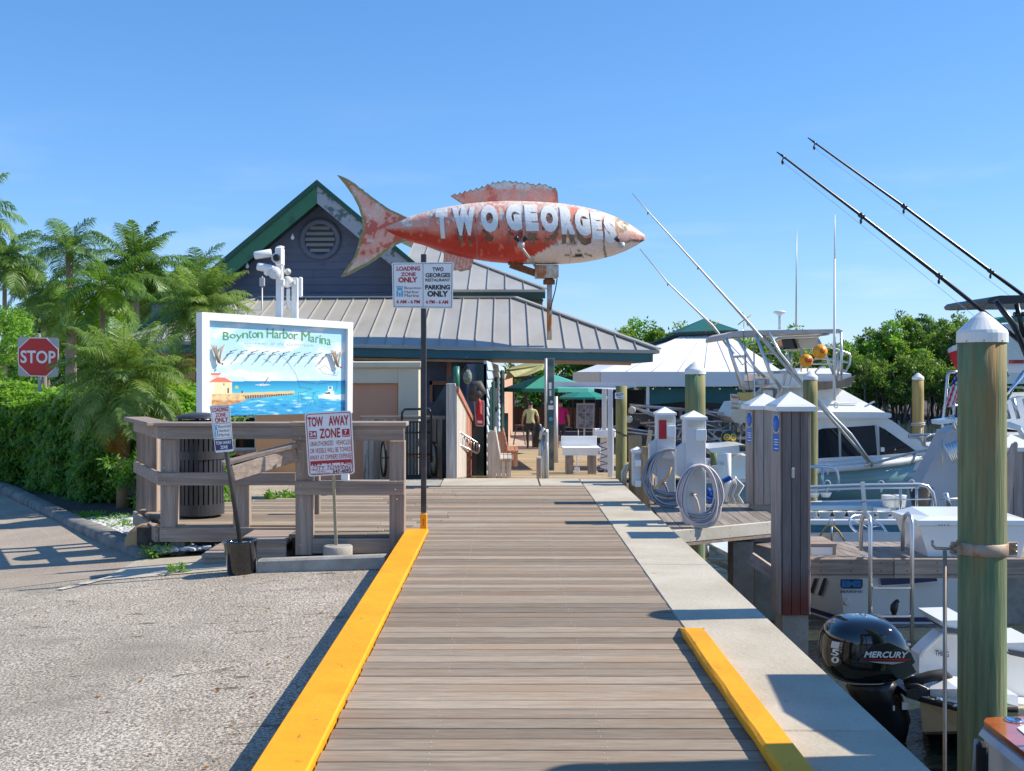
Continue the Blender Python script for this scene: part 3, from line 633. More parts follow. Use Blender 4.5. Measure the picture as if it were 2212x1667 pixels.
def loading_sign():
 k=.00466;base=P(915,1146,k);base.z=0
 t=thing('loading_zone_sign',base,'tall dark steel post with a wide white loading zone and parking only sign','sign')
 mb=MB();x0=P(909.5,0,k).x;x1=P(921,0,k).x;zt=P(0,550,k).z;mb.rbox(((x0+x1)/2,base.y,zt/2+.09),(x1-x0,x1-x0,zt-.18),.004);mb.build('post',M['polemetal'],t)
 mb=MB();mb.rbox(((x0+x1)/2,base.y,.08),(x1-x0+.012,x1-x0+.012,.18),.004);mb.build('post_sleeve',M['yellow'],t)
 mb=MB()
 for y in(1123,1128,1133,574,690,700):mb.lathe(P(915,y,k)+Vector((0,-.04,0)),[(.006,0),(.005,.003)],8,(0,-1,0))
 mb.build('bolt_holes',M['black'],t)
 o=Vector((0,-.045,0));q=Quad(P(847.5,569.5,k)+o,P(980,567.5,k)+o,P(978.5,668,k)+o,P(849.5,666.5,k)+o)
 mb=MB();q.plate(mb,0,0,1,1,0,.004,.016);mb.build('sign_plate',M['signwhite'],t)
 mb=MB()
 for b in((.02,.025,.98,.034),(.02,.966,.98,.975),(.02,.03,.027,.97),(.973,.03,.98,.97),(.502,.03,.509,.97)):q.plate(mb,*b,.0012,.001)
 mb.build('border',M['signblack'],t)
 f=q.at(.003);rows=[('LOADING',(.075,.085,.46,.18),'signred',.03),('ZONE',(.145,.215,.385,.30),'signred',.03),('ONLY',(.10,.32,.415,.44),'signred',.045),('Boynton',(.20,.53,.475,.60),'signblack',0),('Harbor',(.20,.615,.44,.675),'signblack',0),('Marina',(.20,.69,.435,.755),'signblack',0),('6 AM - 6 PM',(.065,.82,.45,.90),'signred',.03),('TWO',(.66,.11,.84,.20),'signblack',.03),('GEORGES',(.545,.235,.955,.33),'signblack',.03),('RESTAURANT',(.545,.355,.95,.42),'signblack',.02),('PARKING',(.54,.49,.95,.595),'signblack',.045),('ONLY',(.575,.62,.92,.75),'signblack',.05),('6 PM - 6 AM',(.555,.82,.92,.90),'signred',.03)]
 for s,bx,m,b in rows:text_on('lettering',s,f,bx,M[m],t,b)
 mb=MB()
 for b in((.065,.52,.175,.545),(.075,.555,.165,.61),(.065,.62,.095,.75),(.145,.62,.175,.75),(.105,.66,.135,.75)):q.plate(mb,*b,.002,.001)
 mb.build('emblem',M['logoblue'],t)
loading_sign()
def trash():
 k=.00515;c=G(432,1116,0);
 t=thing('trash_can',(c.x,c.y,0),'charcoal slatted metal trash can with domed lid on the left deck','trash can');r=51.5*(c.y/FOC);zt=EYE-(985-VY)*c.y/FOC
 for nm,z0,z1,rr in(('base_ring',.03,.15,r),('upper_band',zt-.03,zt+.06,r*1.01)):
  mb=MB();mb.lathe((c.x,c.y,0),[(rr-.012,z0),(rr,z0),(rr,z1),(rr-.012,z1)],36,smooth=False,cap=False);mb.build(nm,M['can'],t)
 zz=1.06
 n=30
 for i in range(n):
  a=2*math.pi*i/n;rt=Matrix.Rotation(a,3,'Z');mb=MB();mb.box(Vector((c.x,c.y,(zz+.06)/2))+rt@Vector((r-.012,0,0)),(.008,.038,zz-.06),rt);mb.build('slat',M['can'],t)
 mb=MB();mb.lathe((c.x,c.y,0),[(r-.05,.05),(r-.05,.92)],24);mb.build('liner',M['black'],t)
 mb=MB();mb.lathe((c.x,c.y,zz),[(r,-.03),(r+.006,0),(r-.1,.004)],36,cap=False);mb.build('rim',M['can'],t)
 mb=MB();z0=EYE-(904-VY)*c.y/FOC;mb.lathe((c.x,c.y,z0),[(r*1.0,0),(r*1.0,.012),(r*.7,.045),(r*.3,.06),(.02,.063)],36);mb.build('lid',M['can'],t)
 for i in range(4):
  a=.4+i*math.pi/2;mb=MB();mb.box((c.x+(r-.05)*math.cos(a),c.y+(r-.05)*math.sin(a),(zz+z0)/2),(.04,.01,z0-zz));mb.build('lid_support',M['can'],t)
trash()
# BUILDING
def Pl(x,y,k,dy=0):p=P(x,y,k);p.y+=dy;return p
bld=thing('restaurant_building',(-3.5,27,-1.2),'slate blue gabled restaurant with green rake boards and grey metal porch roof','building')
def building():
 t=bld
 kw=.0120;kr=.0117;apex=P(685,391,kr);
 Lk_=P(284,727,kr);slope=(apex.z-Lk_.z)/(apex.x-Lk_.x)
 zbot=3.1;z=zbot;lap=.2
 while z<apex.z-.55:
  z1=z+lap;hw0=(apex.z-z)/slope-.05;hw1=(apex.z-z1)/slope-.05
  xc=apex.x;Yw=kw*FOC;x0a,x0b=max(xc-hw0,-9.5),max(xc-hw1,-9.5)
  mb=MB();vs=[(x0a,Yw-.028,z),(xc+hw0,Yw-.028,z),(xc+hw1,Yw-.006,z1),(x0b,Yw-.006,z1),(x0a,Yw+.02,z),(xc+hw0,Yw+.02,z),(xc+hw1,Yw+.02,z1),(x0b,Yw+.02,z1)]
  mb.add(vs,[(0,1,2,3),(0,4,5,1),(3,2,6,7),(4,7,6,5),(0,3,7,4),(1,5,6,2)]);mb.build('siding_board',M['bluewall'],t);z=z1
 for sgn in(-1,1):
  span=401 if sgn<0 else 420
  e=Vector((apex.x+sgn*(span*kr),apex.y,apex.z-slope*span*kr));d=(e-apex).normalized();up=Vector((-d.z*sgn,0,d.x*sgn))
  if up.z<0:up=-up
  vt=Vector((0,0,-1));h=.36/abs(d.x);a0=apex+Vector((0,0,0))
  mb=MB();mb.prism([a0+vt*.10,e+vt*.10,e+vt*(.10+h),a0+vt*(.10+h)],(0,.04,0));mb.build('rake_board',M['greentrim'] if sgn<0 else M['peel'],t)
  mb=MB();mb.prism([a0+vt*-.02+Vector((0,-.05,0)),e+vt*-.02+Vector((0,-.05,0)),e+vt*.13+Vector((0,-.05,0)),a0+vt*.13+Vector((0,-.05,0))],(0,.048,0));mb.build('drip_edge',mat('drip_edge_green',(.018,.085,.05),rough=.5),t)
  mb=MB();mb.prism([a0+Vector((0,.042,-.06)),e+Vector((0,.042,-.06)),e+Vector((0,.042,-.14)),a0+Vector((0,.042,-.14))],(0,9,0));mb.build('roof_plane',M['roof'],t)
  mb=MB();mb.prism([a0+Vector((0,.045,-.46)),e+Vector((0,.045,-.46)),e+Vector((0,.045,-.48)),a0+Vector((0,.045,-.48))],(0,(kw-kr)*FOC-.07,0));mb.build('soffit',M['dksoffit'],t)
 for x,y in((528.5,646),(602,592),(633,493),(848,491),(505,672)):pass
 for x,y in((534,576),(632,514),(654,457),(717,457),(777,479)):
  p=P(x,y,.0118);mb=MB();mb.lathe(p,[(.012,.10),(.03,.05),(.05,0),(.035,-.04),(.01,-.055)],8);b=mb.build('bulb',M['white'],t)
 c=P(692,518,kw);rr=44.5*kw;ro=Vector((0,-1,0));c.y-=.03
 mb=MB();mb.lathe(c,[(rr,0),(rr,.05),(rr-.06,.06),(rr-.13,.05),(rr-.14,.0)],40,ro,cap=False);fr=mb.build('vent_frame',M['bluewall'],t)
 mb=MB();mb.lathe(c+Vector((0,-.012,0)),[(.01,0),(rr-.13,.001)],32,ro,cap=False);mb.build('vent_back',M['black'],fr)
 for i in range(7):
  zz=c.z+(i-3)*.145;hw=math.sqrt(max((rr-.14)**2-(zz-c.z)**2,.0))-.01
  if hw>.1:hw=min(hw,.42) if abs(i-3)<3 else hw;mb=MB();mb.box((c.x,c.y-.035,zz),(hw*2,.02,.085),Matrix.Rotation(R(-32),3,'X'));mb.build('louvre',M['galv'] if 0<i<6 else M['bluewall'],fr)
 A=P(263,735,.0100);B=P(1423,757,.0102);C=P(1113,645,.0117);D=P(560,645,.0117)
 def front(X):
  te=(X-A.x)/(B.x-A.x);e=A.lerp(B,te)
  if X<D.x:tt=(X-A.x)/(D.x-A.x);u=A.lerp(D,tt)
  elif X>C.x:tt=(X-C.x)/(B.x-C.x);u=C.lerp(B,tt)
  else:u=D.lerp(C,(X-D.x)/(C.x-D.x))
  return e,u
 pw=.395;X=A.x+.12;cols=[M['roof']]
 while X<B.x-.02:
  X1=min(X+pw,B.x-.01);pts=[]
  e0,u0=front(X);e1,u1=front(X1);mid=[]
  for br in(D.x,C.x):
   if X<br<X1:mid.append(front(br)[1])
  poly=[e0,e1,u1]+mid+[u0]
  mb=MB();mb.prism([Vector(p) for p in poly],(0,0,-.03));mb.build('roof_panel',M['roof'],t)
  if(u0-e0).length>.15:mb=MB();mb.beam(e0+Vector((0,0,.018)),u0+Vector((0,0,.018)),.014,.034);mb.build('roof_seam',M['seam'],t)
  X=X1
 for a,b,nm in((C,B,'hip_cap'),(D,A,'hip_cap'),(D,C,'ridge_flashing')):
  mb=MB();mb.beam(a+Vector((0,0,.03)),b+Vector((0,0,.03)),.16,.04);mb.build(nm,M['seam'] if nm=='hip_cap' else M['roof'],t)
 Bb=Vector((B.x,B.y+6,B.z));mb=MB();mb.prism([B,Bb,Vector((C.x,C.y+1.2,C.z)),C],(0,0,-.03));mb.build('side_roof',M['roof'],t)
 mb=MB();mb.prism([A,D,Vector((D.x,D.y+2,D.z)),Vector((A.x,A.y+7,A.z))],(0,0,-.03));mb.build('side_roof',M['roof'],t)
 dn=Vector((0,0,-1));fo=Vector((0,.02,0))
 for nm,z0,z1,m,th in(('eave_trim',.0,.075,M['seam'],.05),('fascia_board',.075,.26,M['teal_trim'],.04)):
  mb=MB();o=Vector((0,.0 if nm=='eave_trim' else .055,0));A2=A+Vector((-.02,0,0));B2=B+Vector((.02 if nm=='eave_trim' else-.12,0,0))
  mb.prism([A2+dn*z0+o,B2+dn*z0+o,B2+dn*z1+o+Vector((-.12 if nm!='eave_trim' else 0,0,0)),A2+dn*z1+o],(0,th,0));mb.build(nm,m,t)
  mb=MB();mb.prism([B2+dn*z0+o,B2+dn*z0+Vector((0,6,0)),B2+dn*z1+Vector((0,6,0)),B2+dn*z1+o],(-.04,0,0));mb.build(nm,m,t)
 mb=MB();z=-.262;mb.prism([A+Vector((.1,.12,z)),B+Vector((-.45,.12,z)),Bb+Vector((-.45,0,z)),Vector((A.x+.1,Bb.y,A.z+z))],(0,0,.03));mb.build('porch_ceiling',M['soffit'],t)
 mb=MB();mb.beam(A+Vector((0,.16,-.31)),B+Vector((-.6,.16,-.31)),.1,.05);mb.build('ceiling_trim',M['soffit'],t)
 E0=P(852,626,.0125);E1=P(1178,626,.0125);H=P(852,503,.0160)
 X=E0.x;
 while X<E1.x-.02:
  X1=min(X+.5,E1.x-.005);f=lambda q:(E1.x-q)/(E1.x-H.x)
  def up_(q):
   return E1.lerp(H,f(q))
  mb=MB();mb.prism([Vector((X,E0.y,E0.z)),Vector((X1,E0.y,E0.z)),up_(X1),up_(X)],(0,0,-.03));mb.build('roof_panel',M['roof'],t)
  mb=MB();mb.beam(Vector((X,E0.y,E0.z+.02)),up_(X)+Vector((0,0,.02)),.014,.034);mb.build('roof_seam',M['seam'],t);X=X1
 mb=MB();mb.beam(E1+Vector((0,0,.03)),H+Vector((0,0,.03)),.14,.04);mb.build('hip_cap',M['seam'],t)
 mb=MB();mb.prism([E1,Vector((E1.x,E1.y+8,E1.z)),H+Vector((0,3,0)),H],(0,0,-.03));mb.build('side_roof',M['roof'],t)
 mb=MB();mb.prism([E0+dn*.03,E1+dn*.03,E1+dn*.07,E0+dn*.07],(0,.05,0));mb.build('eave_trim',M['seam'],t)
 mb=MB();mb.prism([E0+dn*.07+fo,E1+dn*.07+fo,E1+dn*.24+fo,E0+dn*.24+fo],(0,.04,0));mb.build('fascia_board',M['darkgreen'],t)
 mb=MB();mb.bb(E0.x,E1.x-.05,E0.y+.1,E0.y+4,E0.z-.30,E0.z-.26);mb.build('soffit',M['dksoffit'],t)
 mb=MB();mb.prism([P(1090,640,.0129),P(1172,640,.0129),P(1172,662,.0129),P(1105,648,.0129)],(0,.1,0));mb.build('end_bracket',M['yroof'],t)
 mb=MB();mb.bb(-9.3,-2.3,29.2,36,-1.2,3.4);mb.bb(-2.28,.6,30.4,36,2.6,3.4);mb.build('upper_block',M['bluewall'],t)
 def wall(nm,x0,x1,y0,y1,k,dy,m):a=P(x0,y0,k);b=P(x1,y1,k);mb=MB();mb.bb(a.x,b.x,a.y,a.y+dy,b.z,a.z);return mb.build(nm,m,t)
 wall('orange_wall',240,505,752,1100,.0104,.2,M['orange']);wall('orange_wall',553,762,780,1100,.00975,.2,M['orange'])
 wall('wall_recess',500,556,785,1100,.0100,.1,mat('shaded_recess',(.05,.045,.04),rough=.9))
 for(x0,x1,y0,y1) in((505,553,899,903),(505,553,940,944),(505,553,968,976),(527,530,903,940),(505,508,903,968),(550,553,903,968),(505,553,920,922)):
  wall('window_frame',x0,x1,y0,y1,.0098,.04,M['white'])
 wall('window_sill',503,553,976,984,.00975,.1,M['redwood']);wall('window_pane',508,550,903,968,.00985,.02,M['glass_dk'])
 z=-.7;k=.0106
 while z<1.95:
  mb=MB();xa=P(905,0,k).x;xb=P(1050,0,k).x;mb.add([(xa,k*FOC-.02,z),(xb,k*FOC-.02,z),(xb,k*FOC,z+.19),(xa,k*FOC,z+.19),(xa,k*FOC+.04,z),(xb,k*FOC+.04,z),(xb,k*FOC+.04,z+.19),(xa,k*FOC+.04,z+.19)],[(0,1,2,3),(0,4,5,1),(3,2,6,7),(4,7,6,5),(0,3,7,4),(1,5,6,2)]);mb.build('siding_board',M['bluewall'],t);z+=.19
 for x0,x1,y0,y1 in((928,984,824,832),(928,934,824,870),(975,984,824,880)):wall('screen_frame',x0,x1,y0,y1,.0105,.05,M['redwood'])
 wall('screen_opening',934,975,832,868,.01055,.02,M['black']);wall('red_post',965,975,775,826,.0104,.1,M['redwood'])
 k0,k1=.0086,.0165;a=P(1051,0,k0);b=P(1089,0,k1);ztop=1.72;z=-.55
 while z<ztop:
  mb=MB();s=Vector((.03,0,0));mb.add([Vector((a.x,a.y,z))+s,Vector((b.x,b.y,z))+s,Vector((b.x,b.y,z+.17)),Vector((a.x,a.y,z+.17)),Vector((a.x-.05,a.y,z)),Vector((b.x-.05,b.y,z)),Vector((b.x-.05,b.y,z+.17)),Vector((a.x-.05,a.y,z+.17))],[(0,1,2,3),(0,4,5,1),(3,2,6,7),(4,7,6,5),(0,3,7,4),(1,5,6,2)]);mb.build('pale_siding_board',M['ltblue'],t);z+=.17
 wall('corner_trim',1029,1051,787,1032,k0,.12,M['darkgreen'])
 wall('front_wall',1008,1029,787,1036,.00863,.1,M['bluewall'])
 def onside(nm,x0,x1,y0,y1,th,m):
  def pt(x):
   k=None;lo,hi=0.,1.
   for _ in range(30):
    mid=(lo+hi)/2;q=a.lerp(b,mid);xx=VX+q.x/q.y*FOC
    if xx<x:lo=mid
    else:hi=mid
   return a.lerp(b,lo)
  q0,q1=pt(x0),pt(x1);kk0=q0.y/FOC;kk1=q1.y/FOC
  mb=MB();of=Vector((.035,0,0));z0=EYE-(y0-VY)*kk0;z1=EYE-(y1-VY)*kk0
  mb.prism([Vector((q0.x,q0.y,z1))+of,Vector((q1.x,q1.y,z1))+of,Vector((q1.x,q1.y,z0))+of,Vector((q0.x,q0.y,z0))+of],(th,0,0));return mb.build(nm,m,t)
 onside('shutter',1054,1056,840,930,.02,M['darkgreen']);onside('shutter',1059,1063.5,825,945,.03,M['darkgreen']);onside('shutter',1067,1070,815,890,.03,M['darkgreen']);onside('door_frame',1079,1085,800,990,.04,M['darkgreen'])
 onside('float_sign',1064.5,1066.5,840,880,.05,M['cream'])
 k=.0100;mb=MB();x0=P(1182,0,k).x;x1=P(1197.5,0,k).x;zt=1.93;mb.rbox(((x0+x1)/2,k*FOC+.08,(zt-.5)/2),(x1-x0,x1-x0,zt+.5),.01)
 mpost=mat('blue_green_post',(.045,.10,.12),(.20,.22,.20),scale=3,rough=.6,lo=.45,hi=.72,dirt=((.20,.10,.05),5,.66,.75));mb.build('porch_post',mpost,t)
 mb=MB();mb.tube([P(1179,775,.00985),P(1179,925,.00985)],.03,8);mb.build('conduit',M['galv'],t)
 mb=MB();mb.tube([P(1200.5,857,.00985),P(1201,1000,.00985)],.045,8);mb.build('conduit',M['galv'],t)
 for(x,y,w_,h,m) in((1188.5,834,6,14,'signwhite'),(1189,850,4,12,'signwhite'),(1191,869,6,12,'signwhite'),(1190,881,11,9,'signwhite'),(1190,906,9,9,'logoblue')):
  mb=MB();c=P(x,y,k);
  if m=='logoblue' or h==12 and w_==6:mb.lathe(c+Vector((0,-.003,0)),[(.01,0),(w_*k/2,.001)],12,(0,-1,0),cap=False)
  else:mb.box(c+Vector((0,-.004,0)),(w_*k,.004,h*k))
  mb.build('sticker',M[m],t)
building()
def enclosure():
 k=.0076;t=thing('dumpster_enclosure',P(835,1050,k),'beige stucco enclosure wall with terracotta inset panel under the porch eave','wall')
 def w(nm,x0,x1,y0,y1,kk,dy,m,r=.01):a=P(x0,y0,kk);b=P(x1,y1,kk);mb=MB();mb.rbox(((a.x+b.x)/2,a.y+dy/2,(a.z+b.z)/2),(b.x-a.x,dy,a.z-b.z),r);mb.build(nm,m,t)
 w('pilaster',860,905,795,1060,k,.35,M['beige']);w('lintel',690,860,795,829,k,.35,M['beige']);w('inset_panel',690,860,829,1060,k+.00004,.2,M['terra'])
 w('coping',688,911,781,795.5,k-.00003,.42,M['beige'],.02)
enclosure()
# FISH
def fish():
 kf=.0102;s=kf*.3349;t=thing('fish_sign',P(1187,735,kf),'huge peeling red and white fish sign on a rusty pole above the porch roof','sign')
 def FP(zx,zy,dy=0.):p=P(694.5+.3349*zx,339.5+.3349*zy,kf);p.y+=dy;return p
 top=[(360,452),(460,425),(560,388),(660,358),(760,332),(860,315),(960,300),(1080,290),(1200,285),(1320,287),(1440,293),(1560,303),(1680,322),(1780,345),(1880,380),(1960,420),(2020,455),(2060,485),(2084,510)]
 bot=[(360,462),(460,512),(560,545),(660,570),(760,603),(860,634),(960,657),(1080,677),(1200,687),(1320,692),(1440,694),(1560,692),(1680,682),(1780,664),(1880,638),(1960,608),(2020,578),(2060,556),(2086,530)]
 tx,tz=np.array(top).T;bx,bz=np.array(bot).T
 NS,NR=260,72;X=np.linspace(360,2085,NS);X[-6:]=np.linspace(X[-6],2088,6)
 T=np.interp(X,tx,tz);B_=np.interp(X,bx,bz)
 def sm(a):
  k_=np.ones(9)/9;p=np.pad(a,4,mode='edge');return np.convolve(p,k_,'valid')
 T,B_=sm(T),sm(B_);CZ=(T+B_)/2;HR=np.maximum((B_-T)/2,2)
 HR[-1]=3
 V=[];C=[];from mathutils import noise as mn
 def pn(x,y,sc,o=4):
  v=0;a=.5
  for i in range(o):v+=a*mn.noise(Vector((x*sc*2**i,y*sc*2**i,3.7+i)));a*=.55
  return v
 coral=np.array((.84,.27,.17));pink=np.array((.84,.55,.44));red=np.array((.62,.045,.022));white=np.array((.82,.77,.69));grey=np.array((.46,.41,.35));dark=np.array((.10,.07,.05));olive=np.array((.30,.25,.09));belly=np.array((.80,.60,.50))
 def mixc(a,b,f):f=min(max(f,0),1);return a*(1-f)+b*f
 gh=[(860,940),(955,1010),(1030,1110),(1190,1290),(1310,1390),(1420,1520),(1535,1640)]
 for i in range(NS):
  for j in range(NR):
   a=2*math.pi*j/NR;r=HR[i];zz=CZ[i]-r*math.cos(a);yy=-r*.80*math.sin(a)
   p=FP(X[i],zz);p.y=kf*FOC+yy*s;V.append(tuple(p))
   x,y=X[i],zz;vis=math.sin(a)>0;n1=pn(x,y,.006);n2=pn(x+500,y,.022);n3=pn(x,y+900,.05)
   v=(y-T[i])/max(B_[i]-T[i],1)
   c=mixc(np.array((.86,.66,.56)),coral,(v-.06+n1*.42+n2*.3)*6)
   c=mixc(c,pink,.5 if(x<700 and v<.5) else 0)
   bound=560+(900-x)*.12+n1*60;
   if x<1560:c=mixc(c,red,(v-.50+n1*.22)*5)
   bl=690-(x-1290)*.55 if x<1560 else 545-(x-1560)*.06
   if x>1280 and y>bl+n2*22:c=mixc(belly,white,.15+n1)
   if x>1880 and y<560:c=mixc(coral,pink,.5+n1)
   if n2>.15 and v<.42:c=mixc(c,white,.9)
   if n3>.19 and v<.60:c=mixc(c,grey,.7)
   if n2<-.26 and x<1300:c=mixc(c,coral*1.1,.5)
   for g0,g1 in gh:
    if g0<x<g1 and .50<v<.74:
     e=min(x-g0,g1-x)
     if n2+n3>-.06 and(e<34 or v>.68):c=mixc(c,dark*1.6 if x>1150 else red*.6,.55)
   for sx in(1000,1300,1590):
    if abs(x-sx-(y-480)*.05)<3:c=mixc(c,grey*.7,.5)
   gd=math.hypot((x-1860)/.45,y-555)
   if 1790<x<1840 and abs(gd-110)<12:c=mixc(c,olive*.6,.9)
   ml=548+max(0,(1990-x))*.28-max(0,x-1990)*.02
   if x>1910 and abs(y-(545 if x>1985 else 545+(1985-x)*.5))<(7 if x>1960 else 4):c=mixc(c,dark if x>1975 and n3>-.1 else olive,.9)
   e=math.hypot(x-1930,y-446)
   if e<50:c=mixc(c,olive,.85) if e>27 else mixc(c,pink*1.05,.9)
   if abs(math.hypot(x-1944,y-448)-15)<4 and x>1925:c=dark
   if x>1560 and y>600:
    w_=abs(x-1650);
    if w_<95 and abs(y-(628+w_*.22+(18 if w_<40 else 0)-(26 if w_<10 else 0)))<5:c=mixc(c,olive*.5,.9)
    if w_<24 and abs(y-645)<9:c=dark*.3
   C.append((*c,1))
 me=bpy.data.meshes.new('body');c0=FP(1200,690)
 F=[(i*NR+j,i*NR+(j+1)%NR,(i+1)*NR+(j+1)%NR,(i+1)*NR+j) for i in range(NS-1) for j in range(NR)]+[tuple(range(NR))[::-1],tuple((NS-1)*NR+j for j in range(NR))]
 me.from_pydata([tuple(Vector(v)-c0) for v in V],[],F);at=me.color_attributes.new('paint','FLOAT_COLOR','POINT');at.data.foreach_set('color',[q for c in C for q in c])
 me.polygons.foreach_set('use_smooth',[True]*len(F));mp=mat('peeling_fish_paint',(1,1,1),attr='paint',rough=.45,bump=.012,bs=9,scale=5,fine=(26,.12));me.materials.append(mp);me.update()
 bm=bmesh.new();bm.from_mesh(me);bmesh.ops.recalc_face_normals(bm,faces=bm.faces[:]);bm.to_mesh(me);bm.free()
 body=link('body',me,c0,t)
 def onbody(u,v):
  i=min(max((u-X[0])/(X[-1]-X[0])*(NS-1),0),NS-1.001);i0=int(i);q=i-i0;r=HR[i0]*(1-q)+HR[i0+1]*q;cz=CZ[i0]*(1-q)+CZ[i0+1]*q
  h=min(max((cz-v)/r,-.98),.98);y=-r*.80*math.sqrt(1-h*h);p=FP(u,v);p.y=kf*FOC+(y*s)-.02;return p
 def flaky(m,sc,lo,hi):
  t_=m.node_tree;N=t_.nodes;out=N['Material Output'];b=N['Principled BSDF'];tr=N.new('ShaderNodeBsdfTransparent');ms=N.new('ShaderNodeMixShader');tc=N.new('ShaderNodeTexCoord');oi=N.new('ShaderNodeObjectInfo');nz=N.new('ShaderNodeTexNoise');nz.noise_dimensions='4D';nz.inputs['Scale'].default_value=sc;nz.inputs['Detail'].default_value=6;nz.inputs['Roughness'].default_value=.65
  ml=N.new('ShaderNodeMath');ml.operation='MULTIPLY';ml.inputs[1].default_value=50;q=N.new('ShaderNodeMapRange');q.inputs['From Min'].default_value=lo;q.inputs['From Max'].default_value=hi
  for a_,b_ in((tc.outputs['Object'],nz.inputs['Vector']),(oi.outputs['Random'],ml.inputs[0]),(ml.outputs[0],nz.inputs['W']),(nz.outputs[0],q.inputs['Value']),(q.outputs[0],ms.inputs[0]),(b.outputs[0],ms.inputs[1]),(tr.outputs[0],ms.inputs[2]),(ms.outputs[0],out.inputs['Surface'])):t_.links.new(a_,b_)
  return m
 lw=flaky(mat('flaking_white_letters',(.86,.85,.82),(.80,.79,.76),scale=3,rough=.5,dirt=((.45,.40,.36),8,.68,.74),bump=.006,bs=20),5.5,.75,.765)
 dk=flaky(mat('worn_dark_letters',(.20,.06,.035),(.28,.20,.10),scale=2,rough=.7),4.0,.48,.54)
 L=[('T',745,345,822,540),('W',850,335,1000,525),('O',1030,322,1142,508),('G',1190,320,1288,498),('E',1310,322,1392,500),('O',1408,325,1520,508),('R',1535,335,1625,520),('G',1625,345,1722,528),('E',1730,370,1800,548),('S',1812,388,1890,570)]
 for ch,a,b,c,d in L:
  if 800<a<1700:
   def fd(u,v,a=a,b=b,c=c,d=d):return onbody(a+8+(c-a)*u,b+58+(d-b)*v)+Vector((0,.011,0))
   text_on('old_letter',ch,fd,(0,0,1,1),dk,t,bold=.05,cuts=10)
  def f(u,v,a=a,b=b,c=c,d=d):return onbody(a+(c-a)*u+(v-.5)*14,b+(d-b)*v)
  text_on('letter',ch,f,(0,0,1,1),lw,t,bold=.085,cuts=10)
 finm=mat('fin_paint',(1,1,1),attr='paint',rough=.5,bump=.006,bs=10,scale=5,fine=(20,.1))
 def fin(nm,outline,th,depth,base=None,bw=9,seed=0,dyf=None):
  from mathutils.geometry import delaunay_2d_cdt
  pts=[Vector(p) for p in outline];n=len(pts);xs=[p.x for p in pts];ys=[p.y for p in pts];allp=list(pts);
  def inside(q):
   r=False;j=n-1
   for i in range(n):
    if(pts[i].y>q[1])!=(pts[j].y>q[1]) and q[0]<(pts[j].x-pts[i].x)*(q[1]-pts[i].y)/(pts[j].y-pts[i].y+1e-9)+pts[i].x:r=not r
    j=i
   return r
  st=9.;g=[]
  y=min(ys)
  while y<max(ys):
   x=min(xs)
   while x<max(xs):
    if inside((x,y)):g.append(Vector((x,y)))
    x+=st
   y+=st
  vs,es,fs,*_=delaunay_2d_cdt(allp+g,[(i,(i+1)%n) for i in range(n)],[],1,1e-4)
  A=np.array([tuple(p) for p in pts]);Bp=np.roll(A,-1,0)
  def edist(q):
   d=Bp-A;tt=np.clip(((q-A)*d).sum(1)/np.maximum((d*d).sum(1),1e-9),0,1);pr=A+d*tt[:,None];dist=np.hypot(*(q-pr).T);return dist
  V,C=[],[];isb=base or(lambda q:False)
  for p in vs:
   q=np.array((p.x,p.y));di=edist(q);
   if base is not None:di=np.where([base(a,b) for a,b in zip(A,Bp)],99,di)
   ed=di.min();n1=pn(p.x+seed,p.y,.008);n2=pn(p.x,p.y+seed,.03);c=mixc(coral*1.12,pink*1.1,.45+n1*1.6)
   if n1<-.12:c=mixc(c,red,.7)
   if n2>.27:c=mixc(c,white,.7)
   if nm=='dorsal_fin':c=mixc(mixc(c,coral*1.05,.45),white,(300-p.y-88+n2*70)/25.);c=mixc(c,grey,.5 if n2>.24 else 0)
   if nm=='anal_fin':c=mixc(coral,white,.7 if abs(((p.x+p.y*.2)%22)-5)<4 else .05)
   if ed<bw and nm!='dorsal_fin':c=mixc(olive*1.15,white,.3 if n2>.15 else 0)
   elif ed<4:c=olive
   w_=FP(p.x,p.y,(dyf(p.x,p.y) if dyf else 0));V.append(w_);C.append((*c,1))
  nv=len(V);V2=V+[v+Vector((0,th,0)) for v in V];F=[tuple(f) for f in fs]+[tuple(i+nv for i in f)[::-1] for f in fs]+[(i,(i+1)%n,(i+1)%n+nv,i+nv) for i in range(n)]
  me=bpy.data.meshes.new(nm);c0=V2[0].copy();me.from_pydata([tuple(v-c0) for v in V2],[],F);at=me.color_attributes.new('paint','FLOAT_COLOR','POINT');at.data.foreach_set('color',[q for c in C+C for q in c]);me.materials.append(finm);me.update()
  bm=bmesh.new();bm.from_mesh(me);bmesh.ops.recalc_face_normals(bm,faces=bm.faces[:]);bm.to_mesh(me);bm.free();return link(nm,me,c0,t)
 def jag(pts,amp,sd):
  r_=random.Random(sd);out=[]
  for(a,b) in zip(pts,pts[1:]):
   n=max(1,int(math.hypot(b[0]-a[0],b[1]-a[1])/18))
   for i in range(n):q=i/n;out.append((a[0]+(b[0]-a[0])*q+r_.uniform(-amp,amp),a[1]+(b[1]-a[1])*q+r_.uniform(-amp,amp)))
  out.append(pts[-1]);return out
 tail=jag([(100,115),(165,140),(235,188),(330,262),(430,335),(550,392)],2,1)+jag([(560,400),(575,470),(560,535),(470,578),(400,628),(300,692),(205,742),(150,768)],2,2)+jag([(122,772),(160,715),(210,645),(235,575),(248,515),(266,480),(262,400),(240,325),(200,250),(150,178)],1,3)
 fin('tail_fin',tail,.05,0,base=lambda a,b:a[0]>548 or b[0]>565,bw=17,seed=11,dyf=lambda x,y:-.10*math.sin((y-115)/660*math.pi)*(x-100)/450+(.06 if y>520 else 0)*(y-520)/250)
 dors=[(832,252)]
